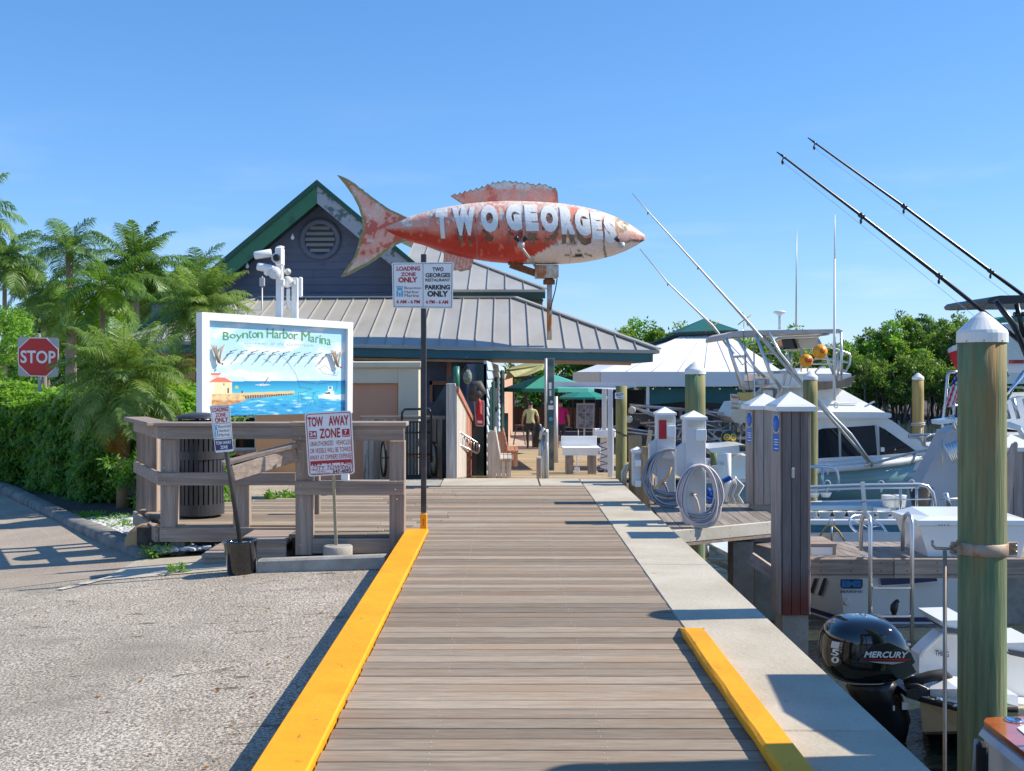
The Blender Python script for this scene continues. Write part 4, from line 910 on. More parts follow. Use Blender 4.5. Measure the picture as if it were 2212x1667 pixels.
 tips=[(862,236),(893,228),(925,216),(962,208),(1000,198),(1035,186),(1072,172),(1105,160),(1140,156),(1180,149),(1218,153),(1255,155),(1292,163),(1330,162),(1368,173),(1405,168),(1445,175),(1478,190),(1508,198)]
 for a,b in zip(tips,tips[1:]):dors+=[a,(a[0]+12,a[1]+11),((a[0]+b[0])/2+4,(a[1]+b[1])/2+9)]
 dors+=[tips[-1],(1522,228),(1528,300),(1530,320),(1200,310),(1000,312),(930,312),(905,300),(870,278)]
 fin('dorsal_fin',dors,.05,0,seed=40)
 an=[(785,590),(790,640),(785,680),(805,690),(822,708),(840,716),(858,734),(878,730),(895,741),(920,734),(945,728),(958,735),(968,710),(975,690),(983,650)]
 fin('anal_fin',an,.04,0,bw=5,seed=80)
 mb=MB();mb.tube([P(1187,612,kf),P(1187,735,kf)],.058,14);mb.build('pole',M['rust'],t)
 mb=MB();mb.lathe(P(1186,615,kf),[(.13,.0),(.13,.10),(.09,.12),(.08,.2)],14);mb.build('pole_collar',M['rust2'],t)
 mb=MB();a=P(1155,574,kf);b=P(1206,602,kf);mb.rbox(((a.x+b.x)/2,a.y,(a.z+b.z)/2),(b.x-a.x,.34,a.z-b.z),.02);mb.build('junction_box',M['rust'],t)
 mb=MB();a=P(1102,569,kf);b=P(1160,592,kf);mb.beam(a+Vector((0,0,-.03)),b,.22,.14);mb.rbox(a+Vector((.12,0,.02)),(.34,.26,.10),.01);mb.build('bracket',M['rust2'],t)
 for cx,cy,nm in((1124,541,'floodlight'),(1336,538,'floodlight')):
  c=P(cx,cy,kf)+Vector((0,-1.0 if cx<1300 else-.62,0));mb=MB();mb.lathe(c+Vector((0,0,-.06)),[(.04,0),(.075,.01),(.075,.11),(.05,.12)],14);fl=mb.build(nm,M['galv'],t)
  for sg in((-1,1) if cx<1300 else(-1,)):mb=MB();mb.lathe(c+Vector((sg*.05,0,.08)),[(.03,0),(.05,.06),(.055,.12)],12,(sg*.6,-.3,.7));mb.build('lamp_head',M['black'],fl)
  if cx<1300:mb=MB();mb.tube([c+Vector((0,0,-.04)),c+Vector((.15,.3,-.2)),P(1158,578,kf)],.028,8);mb.build('arm',M['galv'],fl)
 mb=MB();mb.tube([P(1203,604,kf)+Vector((0,-.1,0)),P(1199,628,kf)+Vector((0,-.15,0)),P(1192,655,kf)+Vector((0,-.1,0)),P(1188,672,kf)+Vector((0,-.07,0))],.012,6);mb.build('cable',M['black'],t)
fish()
# BILLBOARD
def billboard():
 kl,kr=.0062,.0069;t=thing('marina_billboard',P(600,1060,.0066),'large white framed billboard painted with a harbour scene behind the wooden railing','sign')
 q=Quad(P(436.5,674.6,kl),P(763,696.8,kr),P(761.5,893,kr),P(436.5,900,kl));n=q.n
 W_=(q.c[1]-q.c[0]).length;H_=(q.c[3]-q.c[0]).length
 f=q.at(0)
 for nm,b in(('frame_rail',(0,0,1,.075)),('frame_stile',(0,.075,.045,1)),('frame_stile',(.962,.075,1,1))):
  mb=MB();q.plate(mb,*b,0,.16);mb.build(nm,M['white'],t)
 NX,NY=300,200;g=q.at(-.06);V=[];C=[]
 from mathutils import noise as mn
 def pn(x,y,sc,o=3,z=0.):
  v=0;a=.5
  for i in range(o):v+=a*mn.noise(Vector((x*sc*2**i,y*sc*2**i,z+i)));a*=.5
  return v
 def L(*c):return np.array([((v/255.)/12.92 if v<10 else((v/255.+.055)/1.055)**2.4) for v in c])
 sky1,sky2,cl=L(165,215,238),L(205,232,243),L(238,243,242);sea1,sea2,sea3=L(30,135,190),L(80,195,222),L(60,165,212)
 def mixc(a,b,f):f=min(max(f,0),1);return a*(1-f)+b*f
 PA=(188,270,1752,1330)
 for j in range(NY+1):
  for i in range(NX+1):
   u,v=i/NX,j/NY;V.append(g(.035+u*.935,.07+v*.93));x=188+u*1570;y=270+v*1060+u*75*(1-v)
   hz=950
   if y<hz:
    c=mixc(sky1,sky2,(y-270)/600);nn=pn(x*.5,y,.006,4,2.);c=mixc(c,cl,(nn-.02)*4.5)
    if y>715 and y<735:c=mixc(c,cl,.4+nn)
   else:
    c=mixc(sea1,sea2,(y-hz)/130) if y<1110 else mixc(sea2,sea3,(y-1110)/120);w_=pn(x*.6,y*3,.012,4,5.)
    if y>1090:c=mixc(c,L(200,235,245),(w_-.12)*4);c=mixc(c,L(10,110,190),(-w_-.10)*3.5)
   c=mixc(c,L(245,246,240),(255-x)/60-.2)
   if y<hz and abs((x%123)-60)<6 and y>720:c=mixc(c,cl,.25)
   py=1080-(x-560)*.02
   if 300<x<1145 and y>1062 and y<1150:
    dk=1078+30*(1-(x-460)/690)*.6;lowr=1105+45*(1-(x-560)/580)
    if dk-14<y<dk+16:c=L(225,200,150)
    elif dk+16<=y<lowr and x>400:c=L(80,50,40) if(x%26)<12 else L(190,150,110)
   if x<600 and y>1075+max(0,x-460)*.35 and y<1215-max(0,x-440)*.30:c=mixc(L(232,205,150),L(190,120,70),(pn(x,y,.02,3,9.)+.1)*1.6+(.5 if y>1160 else 0))
   if x<250 and y>950:c=mixc(c,L(245,240,220),.7)
   if 212<x<458 and 958<y<1092:c=L(243,226,180) if x>270 else L(248,240,215)
   if 210<x<466 and 905<y<=960 and abs(x-338)<40+(y-905)*1.7:c=L(238,130,105)
   if 245<x<325 and 868<y<905:c=L(215,205,190) if y>880 else L(235,120,95)
   if 238<x<342 and 856<y<872:c=L(235,105,85)
   if 410<x<428 and 1025<y<1080:c=L(110,50,45)
   if 368<x<378 and 972<y<998:c=L(90,90,90)
   if math.hypot(x-507,(y-1018))<20:c=L(190,205,120)
   if abs(x-500)<3 and 1030<y<1062:c=L(150,130,90)
   if 556<x<575 and 1058<y<1082:c=L(110,40,45)
   if 1420<x<1740 and abs(y-(1140+(x-1600)*.03))<26+(x-1600)*.05:c=mixc(c,cl,.85)
   if 1475<x<1620 and 1110<y<1165 and x>1475+(y-1110)*.5:c=L(235,232,215)
   if 1480<x<1610 and 1072<y<1112 and x>1490+(1112-y)*.6:c=L(222,232,235) if not(1500<x<1560 and 1086<y<1102) else L(40,60,90)
   if 1535<x<1592 and 1015<y<1072:c=L(205,225,235)
   if 1545<x<1580 and 1020<y<1045:c=L(90,120,150)
   if 705<x<870 and 975<y<1005 and abs(y-992)<14-abs(x-790)*.13:c=mixc(L(225,235,240),L(90,90,100),.5 if(int(x/9)%2) else 0)
   if 800<x<850 and 905<y<985 and abs((x-800)*1.5+(y-983))<9:c=L(95,85,85)
   for(ax,ay,bx,by) in((960,640,1040,700),(1040,700,1105,800),(1105,800,1160,880),(1160,880,1205,1020),(1190,1025,1350,1045),(1350,1045,1230,1085),(1205,1150,1280,1175),(1190,1080,1185,1215),(1150,1222,1200,1210),(1210,1080,1240,1190),(1345,1090,1420,1075),(1370,1100,1320,1240),(1360,1150,1390,1230),(1420,820,1500,775),(1500,775,1590,850),(1480,870,1640,895),(1480,870,1430,810),(1640,895,1660,840),(1205,960,1380,985),(1400,990,1640,965),(1650,960,1630,1075),(790,700,880,740)):
    dx,dy=bx-ax,by-ay;tt=min(max(((x-ax)*dx+(y-ay)*dy)/(dx*dx+dy*dy),0),1)
    if math.hypot(x-ax-tt*dx,y-ay-tt*dy)<3.4:c=mixc(c,L(40,60,75),.6);break
   C.append((*c,1))
 me=bpy.data.meshes.new('painted_panel');c0=V[0].copy();n1=NX+1
 me.from_pydata([tuple(v-c0) for v in V],[],[(j*n1+i,j*n1+i+1,(j+1)*n1+i+1,(j+1)*n1+i) for j in range(NY) for i in range(NX)])
 at=me.color_attributes.new('paint','FLOAT_COLOR','POINT');at.data.foreach_set('color',[x for c in C for x in c]);me.materials.append(mat('billboard_print',(1,1,1),attr='paint',rough=.35));me.update();link('painted_panel',me,c0,t)
 mb=MB();q.plate(mb,.01,.04,.99,.998,-.075,.06);mb.build('backing_board',M['white'],t)
 def uv(x,y):
  X_=416.7+x*.1884;Y_=648.2+y*.1884;u=(X_-436.5)/326.5
  for _ in range(6):
   a=f(u,.5);sx=VX+a.x/a.y*FOC;u+=(X_-sx)/326.
  lo,hi=-.2,1.2
  for _ in range(24):
   m_=(lo+hi)/2;a=f(u,m_);sy=VY-(a.z-EYE)/a.y*FOC
   if sy<Y_:lo=m_
   else:hi=m_
  return u,lo
 gl=q.at(-.056);glb=q.at(-.0565)
 ltr=mat('pale_green_letters',(.10,.34,.08),rough=.5);shd=mat('grey_letter_edge',(.22,.38,.22),rough=.6);scr=mat('script_letters',(.50,.62,.58),rough=.6)
 for s,x0,y0,x1,y1 in(('B',370,365,440,462),('o',448,388,518,442),('y',520,395,590,478),('n',592,375,660,440),('t',665,345,700,440),('o',705,370,762,436),('n',765,368,828,438),('H',872,325,950,438),('a',958,370,1010,440),('r',1018,372,1058,442),('b',1058,328,1115,446),('o',1120,382,1172,450),('r',1182,385,1228,456),('M',1270,362,1365,474),('a',1372,420,1420,486),('r',1432,420,1468,492),('i',1476,405,1494,498),('n',1500,436,1550,508),('a',1560,448,1606,518)):
  u0,v0=uv(x0,y0);u1,v1=uv(x1,y1);text_on('letter',s,gl,(u0,v0,u1,v1),ltr,t,.0)
 for s,x0,y0,x1,y1 in(('Gateway',618,474,880,520),('to',925,482,960,515),('the',1000,482,1070,520),('Gulfstream',1105,490,1408,535)):
  u0,v0=uv(x0,y0);u1,v1=uv(x1,y1);text_on('lettering',s,glb,(u0,v0,u1,v1),scr,t,-.005,.35,1.15)
 bw_=mat('driftwood_gull',(.30,.21,.14),(.48,.38,.28),scale=12,rough=.8)
 for cx,cy,sc in((285,640,1.),(1650,690,.9)):
  w3=lambda x,y,o=-.02:q.at(o)(*uv(cx+x*sc,cy+y*sc))
  mb=MB()
  for i in range(4):mb.tube([w3(20,80),w3(-25+i*9,-40),w3(-72+i*21,-132+i*4)],[.016,.013,.004],6)
  for i in range(4):mb.tube([w3(24,80),w3(40,-20),w3(45+i*14,-100-i*10)],[.014,.010,.004],6)
  mb.tube([w3(0,-20),w3(15,40),w3(28,82)],[.02,.022,.018],8);gu=mb.build('wooden_gull',bw_,t)
  mb=MB();mb.ball(w3(34,78),.022,10,6);mb.build('head',M['cream'],gu);mb=MB();mb.ball(w3(54,96,.0),.014,8,6);mb.build('beak',M['red'],gu)
 for i in range(10):
  x=448+i*121;y=592+i*4.5;w3=lambda dx,dy,o=-.03:q.at(o)(*uv(x+dx,y+dy));mb=MB();mb.tube([w3(-85,108),w3(0,0),w3(72,-20)],.0045,5);mb.ball(w3(0,2),.012,6,4);mb.build('bent_rod',M['black'],t)
 for u,k in((.03,kl),(.97,kr)):
  p=f(u,1)-n*.08;mb=MB();mb.rbox((p.x,p.y,(p.z-.2)/2+.02),(.11,.11,p.z+.2),.005);mb.build('leg',M['white'],t)
billboard()
# CAMERA POLES behind the billboard
def campoles():
 k=.0067;t=thing('camera_pole',P(605,870,k),'tall white pole topped with security cameras and round antennas behind the billboard','camera pole')
 mb=MB();x0,x1=P(597.5,0,k).x,P(611,0,k).x;zt=P(0,541,k).z;mb.rbox(((x0+x1)/2,k*FOC,(zt+1.15)/2),(x1-x0,.11,zt-1.15),.006);mb.build('pole',M['white'],t)
 a=P(598,536,k);b=P(613,575,k);mb=MB();mb.rbox(((a.x+b.x)/2,a.y-.03,(a.z+b.z)/2),(b.x-a.x,.2,a.z-b.z),.015);mb.lathe(P(606,536,k),[(.06,0),(.05,.02),(.01,.03)],12);mb.build('top_housing',M['white'],t)
 def camx(x,y,dx,dy):
  c=P(x,y,k)+Vector((0,-.12,0));mb=MB();mb.lathe(c,[(.05,-.13),(.058,-.12),(.058,.10),(.045,.12)],12,(-1,-.15,.18*dy));o=mb.build('bullet_camera',M['white'],t)
  mb=MB();mb.tube([c+Vector((.08,0,0)),P(600,y+2,k)+Vector((0,-.03,0))],.02,6);mb.build('mount',M['galv'],o)
 camx(571,552,0,-1);camx(577,581,0,1)
 mb=MB();c=P(602,560,k)+Vector((0,-.16,0));mb.ball(c,.055,14,8);mb.build('dome_camera',M['glass_dk'],t)
 mb=MB();mb.lathe(P(601,560,k)+Vector((0,-.02,0)),[(.075,0),(.075,.10)],14,(0,-1,0));mb.build('dome_housing',M['white'],t)
 mb=MB();mb.lathe(P(598,593,k)+Vector((0,-.12,0)),[(.04,0),(.09,.03),(.092,.05),(.02,.055)],18,(0,-1,.1));mb.build('round_antenna',M['cap'],t)
 mb=MB();mb.ball(P(579.5,591,k)+Vector((0,-.1,0)),.045,10,6);mb.build('sensor',M['white'],t)
 mb=MB();mb.ball(P(620,587,k)+Vector((0,.05,0)),.05,10,6);mb.build('sensor',M['galv'],t)
 for i in range(3):mb=MB();mb.tube([P(612,560,k)+Vector((0,-.08,0)),P(616-i,585,k)+Vector((0,-.08,0)),P(612.5+i,610,k)+Vector((0,-.07,0)),P(613+i*.5,690,k)+Vector((0,-.07,0))],.006,5);mb.build('cable',M['white'],t)
 mb=MB();mb.rbox(P(612,612,k)+Vector((0,-.08,0)),(.07,.06,.10),.01);mb.build('cable_box',M['white'],t)
 k=.0068;t=thing('antenna_pole',P(637,870,k),'shorter white pole with flat panel antennas beside the camera pole','antenna pole')
 mb=MB();x0,x1=P(631,0,k).x,P(643.5,0,k).x;zt=P(0,601,k).z;mb.rbox(((x0+x1)/2,k*FOC,(zt+1.15)/2),(x1-x0,.10,zt-1.15),.006);mb.build('pole',M['white'],t)
 for x,y0,y1,w_ in((651,600,643,8),(624,624,668,8)):
  a,b=P(x,y0,k),P(x,y1,k);mb=MB();mb.rbox((a.x,a.y-.05,(a.z+b.z)/2),(w_*k,.05,a.z-b.z),.012);mb.build('panel_antenna',M['white'],t)
 mb=MB();mb.lathe(P(626,612,k)+Vector((0,-.1,0)),[(.03,0),(.085,.03),(.087,.05),(.02,.055)],18,(-.2,-1,.1));mb.build('round_antenna',M['cap'],t)
 mb=MB();mb.lathe(P(634,612,k)+Vector((0,-.12,0)),[(.03,-.04),(.035,.05)],10,(1,-.4,0));mb.build('bullet_camera',M['galv'],t)
 for zz in(1.3,2.0):mb=MB();mb.beam(Vector((-3.3,15.75,zz)),Vector((-3.12,16.25,zz)),.04,.06);mb.build('bracket',M['galv'],t)
 k=.0112;t=thing('roof_antenna',P(566,663,k),'small grey antenna box on a thin stake left of the camera poles','antenna')
 mb=MB();mb.tube([P(566,740,k),P(566,618,k)],.02,6);mb.build('stake',M['galv'],t)
 mb=MB();mb.rbox(P(566.5,610,k),(.12,.08,.2),.01);mb.lathe(P(566.5,601,k),[(.03,0),(.01,.04)],8);mb.build('box',M['galv'],t)
campoles()
# PASSAGE: fence, benches, extinguisher, umbrellas, people
def fence():
 t=thing('ramp_fence',P(985,1050,.007),'weathered whitewashed board fence sloping down beside the ramp','fence')
 a=P(968,829,.0071);mb=MB();xa,xb=P(964,0,.0070).x,P(984,0,.0070).x;z1=P(0,829,.007).z;mb.rbox(((xa+xb)/2,16.85,(z1)/2),(xb-xa,.14,z1),.006);mb.build('post',M['whitewash'],t)
 A0=Vector((-.735,16.78,0));A1=Vector((-.60,21.8,0));n=13
 for i in range(n):
  q0,q1=i/n,(i+.94)/n;p0,p1=A0.lerp(A1,q0),A0.lerp(A1,q1);zt0,zt1=1.40-q0*.78,1.40-q1*.78;zb=rz(p0.y)-.0
  mb=MB();mb.prism([Vector((p0.x,p0.y,zb)),Vector((p1.x,p1.y,zb)),Vector((p1.x,p1.y,zt1)),Vector((p0.x,p0.y,zt0))],(-.025,0,0));mb.build('board',M['whitewash'] if i<6 else M['redwood'],t)
 mb=MB();mb.beam(A0+Vector((.01,0,1.35)),A1+Vector((.01,0,.57)),.04,.09);mb.build('top_rail',M['redwood'],t)
 g=thing('grab_rail',P(1010,950,.008),'brushed aluminium grab rail with rungs fixed on the ramp fence','handrail')
 K0,K1=.0073,.0086
 for(xa,ya,xb,yb) in((993,934,1030,957),(993,962,1030,980)):mb=MB();mb.tube([P(xa-4,ya+2,K0),P(xa,ya,K0),P(xb,yb,K1),P(xb+4,(yb+(4 if ya<940 else-3)),K1)],.02,8);mb.build('tube',M['alu'],g)
 for i in range(7):
  q=i/6;k=K0+(K1-K0)*q;x=993+37*q;mb=MB();mb.tube([P(x,934+23*q,k),P(x,962+18*q,k)],.011,6);mb.build('rung',M['alu'],g)
 mb=MB();mb.tube([P(1034,961,K1),P(1035,968,K1),P(1034,977,K1)],.02,8);mb.build('tube',M['alu'],g)
fence()
def bench(K,x,label,m,dz):
 pass
def benches():
 for nm,(x0,x1,xs,yt,ys,yb),k,m,lab in(('bench',(1053,1072,1106,930,991,1033),.0080,M['whitewash'],'grey weathered plank bench nearest the landing against the pale blue wall'),('bench',(1073,1092,1120,932,974,1009),.0093,M['redwood'],'reddish brown wooden bench behind the grey weathered bench')):
  t=thing(nm,P((x0+xs)/2,yb,k),lab,'bench','benches along the ramp');Y0=k*FOC;L=1.25;X0,X1,XS=P(x0,0,k).x,P(x1,0,k).x,P(xs,0,k).x;zt,zs,zb=P(0,yt,k).z,P(0,ys,k).z,P(0,yb,k).z
  mb=MB();mb.prism([Vector((X0,Y0,zb)),Vector((X0+.14,Y0,zb)),Vector((X0+.22,Y0,zs)),Vector((X0+.14,Y0,zt-.03)),Vector((X0+.07,Y0,zt)),Vector((X0,Y0,zt-.05))],(0,.05,0));mb.build('end_panel',m,t)
  for i in range(4):
   q=i/4;z=zs+(zt-zs)*q;mb=MB();mb.rbox((X0+.20-.09*q,Y0+L/2+.05,z+.07),(.03,L,(zt-zs)/4-.012),.004,Matrix.Rotation(R(-8),3,'Y'));mb.build('back_plank',m,t)
  for i in range(3):
   w_=(XS-X0-.2)/3;mb=MB();mb.rbox((X0+.2+w_*(i+.5),Y0+L/2,zs-.015),(w_-.008,L+.06,.035),.004);mb.build('seat_plank',m,t)
  n=3
  for i in range(n):
   w_=(XS-.03-X0-.16)/n;mb=MB();mb.rbox((X0+.16+w_*(i+.5),Y0+.03,(zs-.035+zb)/2),(w_-.012,.03,zs-.035-zb),.004);mb.build('front_plank',m,t)
  mb=MB();mb.rbox((XS-.03,Y0+L/2+.06,(zs+zb)/2-.02),(.03,L-.08,zs-zb-.05),.004);mb.build('side_panel',m,t)
benches()
def extinguisher():
 k=.0085;t=thing('extinguisher_cabinet',P(1035,921,k)+Vector((0,-.1,0)),'red fire extinguisher in a cream framed cabinet on the dark green corner','fire extinguisher')
 o=Vector((0,-.04,0));q=Quad(P(1023,864,k)+o,P(1046.5,866,k)+o,P(1046.5,922,k)+o,P(1028,921,k)+o);mb=MB();q.plate(mb,0,0,1,1,0,.05,.03);mb.build('cabinet_frame',M['cream'],t)
 mb=MB();q.plate(mb,.10,.06,.90,.52,.004,.003);mb.build('window',mat('cabinet_window',(.30,.24,.13),rough=.3),t);mb=MB();q.plate(mb,.10,.55,.90,.96,.004,.003);mb.build('red_panel',M['red'],t)
 c=q.at(.02)(.45,.55);mb=MB();mb.lathe(c+Vector((0,-.02,0)),[(.05,0),(.055,.02),(.055,.20),(.03,.26),(.015,.30)],12);mb.build('extinguisher',M['red'],t)
 mb=MB();q.plate(mb,.40,.20,.70,.50,.085,.002);mb.build('label',M['signwhite'],t);mb=MB();q.plate(mb,.22,.78,.75,.88,.006,.002);mb.build('label',M['signwhite'],t)
extinguisher()
def umbrella(k,x,y0,y1,hw,label,m,pole=True,n=8,rot=.35):
 c=P(x,y1,k);r=hw*k;h=(y1-y0)*k;t=thing('patio_umbrella',(c.x,c.y,rz(c.y)),label,'umbrella','umbrellas over the dining deck')
 for i in range(n):
  a0=rot+2*math.pi*i/n;a1=rot+2*math.pi*(i+1)/n;ap=Vector((c.x,c.y,c.z+h));p0=Vector((c.x+r*math.cos(a0),c.y+r*math.sin(a0),c.z+.18*h));p1=Vector((c.x+r*math.cos(a1),c.y+r*math.sin(a1),c.z+.18*h));dn=Vector((0,0,-.2*h))
  mb=MB();mb.quad(ap,p0,p1);mb.quad(p0,p0+dn,p1+dn,p1);mb.build('canopy_panel',m,t)
 mb=MB();mb.tube([Vector((c.x,c.y,rz(c.y))),Vector((c.x,c.y,c.z+h))],.03,8);mb.build('pole',M['galv'],t)
umbrella(.0150,1186,806,846,100,'large seafoam green patio umbrella in front of the dining deck',M['umbrella'],rot=.15)
umbrella(.0172,1262,840,862,58,'darker green patio umbrella under the white overhead beam',M['umbrella2'])
def person(name,x,yh,yf,k,shirt,pants,label,pose,short=False):
 z0=P(0,yf,k).z;H=(yf-yh)*k;c=P(x,yf,k);bm=bmesh.new();S=H/1.75
 J={};E=[];Rd={}
 def jn(n,p,r,par=None):J[n]=Vector((c.x+p[0]*S,c.y+p[1]*S,z0+p[2]*S));Rd[n]=r*S;
 hp=.95;sl,sr,lean=pose
 jn('pel',(0,0,hp),.155);jn('wst',(0,0,1.08),.145);jn('chs',(0,.01,1.28),.165);jn('nek',(0,0,1.45),.065);jn('hd0',(0,-.02+.03,1.55),.075);jn('hd1',(0,.03,1.66),.095);jn('hd2',(0,.02,1.725),.06)
 E+=[('pel','wst'),('wst','chs'),('chs','nek'),('nek','hd0'),('hd0','hd1'),('hd1','hd2')]
 for sd,g,st in(('l',-1,sl),('r',1,sr)):
  jn('hip'+sd,(g*.09,0,.90),.10);jn('kn'+sd,(g*.10,st[0]*.5,.50),.065);jn('an'+sd,(g*.10,st[0],.09),.042);jn('to'+sd,(g*.11,st[0]+.16,.035),.036)
  jn('sh'+sd,(g*.185,0,1.40),.062);jn('el'+sd,(g*.27,-.02+st[1]*.3,1.13),.045);jn('wr'+sd,(g*.29,st[1],.90),.03);jn('pa'+sd,(g*.295,st[1]+.02,.83),.028)
  E+=[('pel','hip'+sd),('hip'+sd,'kn'+sd),('kn'+sd,'an'+sd),('an'+sd,'to'+sd),('chs','sh'+sd),('sh'+sd,'el'+sd),('el'+sd,'wr'+sd),('wr'+sd,'pa'+sd)]
  for fi in range(4):
   jn('f%d%s'%(fi,sd),(g*.295,st[1]-.02+fi*.02,.79),.009);jn('g%d%s'%(fi,sd),(g*.285,st[1]-.02+fi*.02,.745+abs(fi-1.5)*.008),.008);E+=[('pa'+sd,'f%d%s'%(fi,sd)),('f%d%s'%(fi,sd),'g%d%s'%(fi,sd))]
  jn('th'+sd,(g*.27,st[1]+.06,.81),.010);E.append(('pa'+sd,'th'+sd))
 names=list(J);me=bpy.data.meshes.new('b');org=Vector((c.x,c.y,z0));me.from_pydata([tuple(J[n]-org) for n in names],[(names.index(a),names.index(b)) for a,b in E],[])
 o=bpy.data.objects.new('b',me);COL.objects.link(o);md=o.modifiers.new('s','SKIN');sv=me.skin_vertices[0].data
 for i,n in enumerate(names):sv[i].radius=(Rd[n],Rd[n]*(.72 if n in('pel','wst','chs') else 1));
 sv[0].use_root=True
 ms=o.modifiers.new('u','SUBSURF');ms.levels=2;ms.render_levels=2;bpy.context.view_layer.update()
 m2=bpy.data.meshes.new_from_object(o.evaluated_get(bpy.context.evaluated_depsgraph_get()));bpy.data.objects.remove(o)
 m2.materials.clear()
 for q in(shirt,pants,M['skin'],M['hair'],M['black']):m2.materials.append(q)
 for f in m2.polygons:
  p=f.center/S;ax=abs(p.x);i=0
  if p.z>1.47:i=3 if(p.z>1.58) else 2
  elif ax>.20 and p.z<1.20:i=2
  elif p.z<.10:i=4
  elif p.z<(.94 if not short else .90):i=1
  if short and p.z<.50 and p.z>=.10:i=2
  if ax>.225 and p.z<1.2:i=2
  f.material_index=i;f.use_smooth=True
 ob=link('person',m2,org);tag(ob,label,'person');return ob
person('person',1146,866,971,.0166,M['shirty'],M['pants'],'person seen from behind in a pale yellow shirt carrying a black bag',((-.12,.05),(.10,.05),0))
person('person',1211,862,972,.0172,M['shirtp'],M['shorts'],'person in a magenta shirt and dark shorts behind the green porch post',((-.10,.0),(.10,.04),0),True)
mb=MB();c=P(1162,940,.0163)
rings=[]
for z,a,b in((.42,.02,.05),(.36,.13,.07),(.1,.19,.09),(-.3,.21,.10),(-.42,.15,.08),(-.45,.03,.03)):
 rings.append([c+Vector((a*math.cos(2*math.pi*j/12),b*math.sin(2*math.pi*j/12),z)) for j in range(12)])
mb.loft(rings);mb.tube([c+Vector((-.05,0,.38)),c+Vector((-.02,0,.55)),c+Vector((.05,0,.38))],.012,6);tag(mb.build('bag',M['black']),'black bag hanging from the hand of the person in yellow','bag')
def stool():
 k=.0155;t=thing('bar_stool',P(1122,960,k),'tall reddish wooden bar stool left of the person in yellow','stool');z1=P(0,919,k).z;z0=P(0,961,k).z;cx,cy=P(1122,0,k).x,k*FOC
 mb=MB();mb.lathe((cx,cy,z1-.03),[(.15,0),(.16,.01),(.16,.03),(.14,.04)],16);mb.build('seat',M['redwood'],t)
 for sx in(-1,1):
  for sy in(-1,1):mb=MB();mb.tube([(cx+sx*.10,cy+sy*.10,z1-.02),(cx+sx*.2,cy+sy*.2,z0)],.018,6);mb.build('leg',M['redwood'],t)
 for z in(.25,.45):mb=MB();r=.2-.1*z/(z1-z0);mb.tube([(cx-r,cy-r,z0+z),(cx+r,cy-r,z0+z)],.012,5);mb.build('stretcher',M['redwood'],t)
stool()
def interior():
 t=thing('bar_wall',P(1100,985,.0168),'terracotta side wall of the bar with a green door leaf beside the passage','wall')
 a=P(1089,0,.0168);b=P(1112,0,.0245);mb=MB();mb.prism([Vector((a.x,a.y,-1.2)),Vector((b.x,b.y,-1.2)),Vector((b.x,b.y,1.6)),Vector((a.x,a.y,1.6))],(-.1,0,0));mb.build('wall_panel',M['terra'],t)
 mb=MB();a=P(1090,893,.0163);b=P(1098,980,.0163);mb.rbox(((a.x+b.x)/2,a.y,(a.z+b.z)/2),(b.x-a.x,.06,a.z-b.z),.005);mb.build('door_leaf',M['darkgreen'],t)
 t=thing('dining_pavilion',P(1300,960,.022),'dark open dining pavilion with posts behind the passage','pavilion')
 for x,w_ in((1136,7),(1172,5),(1212,6),(1238,4),(1290,8),(1500,6),(1600,7),(1664,7)):
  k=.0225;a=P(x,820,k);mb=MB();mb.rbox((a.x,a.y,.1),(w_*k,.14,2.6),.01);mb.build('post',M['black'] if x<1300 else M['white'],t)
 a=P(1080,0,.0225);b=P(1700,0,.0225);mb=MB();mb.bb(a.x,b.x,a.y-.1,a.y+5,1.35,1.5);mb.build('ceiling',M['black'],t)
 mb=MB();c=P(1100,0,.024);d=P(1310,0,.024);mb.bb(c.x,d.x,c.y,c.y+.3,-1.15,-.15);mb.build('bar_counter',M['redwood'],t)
 mb=MB();mb.bb(b.x*.25,b.x,a.y+5.5,a.y+5.6,-1.15,.75);mb.build('dark_interior_panel',M['black'],t)  # black panel stands in for the darkness inside the pavilion
 r_=random.Random(9)
 for i in range(16):
  k=.0235;p=P(1385+i*18,930,k);z0=-1.15;m=r_.choice([M['white'],M['redwood'],M['galv'],M['tealtarp'],M['cream']]);mb=MB();h=r_.uniform(.5,1.1);mb.rbox((p.x,p.y+r_.uniform(-.6,.8),z0+h/2),(r_.uniform(.15,.4),.3,h),.02);tag(mb.build('deck_table',m),ORD(i)+' piece of dining furniture from the left, half hidden under the white tent','furniture','furniture under the white tent')
 t=thing('awning',P(1160,800,.0128),'yellow green corrugated awning above the seafoam umbrella','awning')
 mb=MB();mb.prism([P(1090,822,.0128),P(1112,815,.0128),P(1140,812,.0128),P(1180,795,.0140),P(1180,786,.0140),P(1098,800,.0128)],(0,.06,.0));mb.build('awning_sheet',M['yroof'],t)
 mb=MB();mb.prism([P(1100,799,.0127),P(1180,788,.0140),P(1250,784,.0175),P(1130,788,.0150)],(0,0,.03));mb.build('awning_top',M['yroof'],t)
interior()
def photo_board():
 k=.0125;t=thing('photo_board',P(1265,975,k),'pale framed board of six faded fishing photographs on thin legs','sign');q=Quad(P(1245.5,872,k),P(1285,872,k),P(1283,928,k),P(1244.5,926,k))
 mb=MB();q.plate(mb,0,0,1,1,0,.04);mb.build('board',mat('board_grey',(.42,.45,.52),rough=.6),t)
 for r_ in range(3):
  for c_ in range(2):mb=MB();q.plate(mb,.09+c_*.44,.07+r_*.305,.48+c_*.44,.34+r_*.305,.004,.003);mb.build('photograph',mat('faded_photo',(.10,.13,.22),(.38,.42,.50),scale=9,rough=.4),t)
 for x in(1249,1281):mb=MB();mb.tube([P(x,926,k),P(x,975,k)],.02,6);mb.build('leg',M['galv'],t)
photo_board()
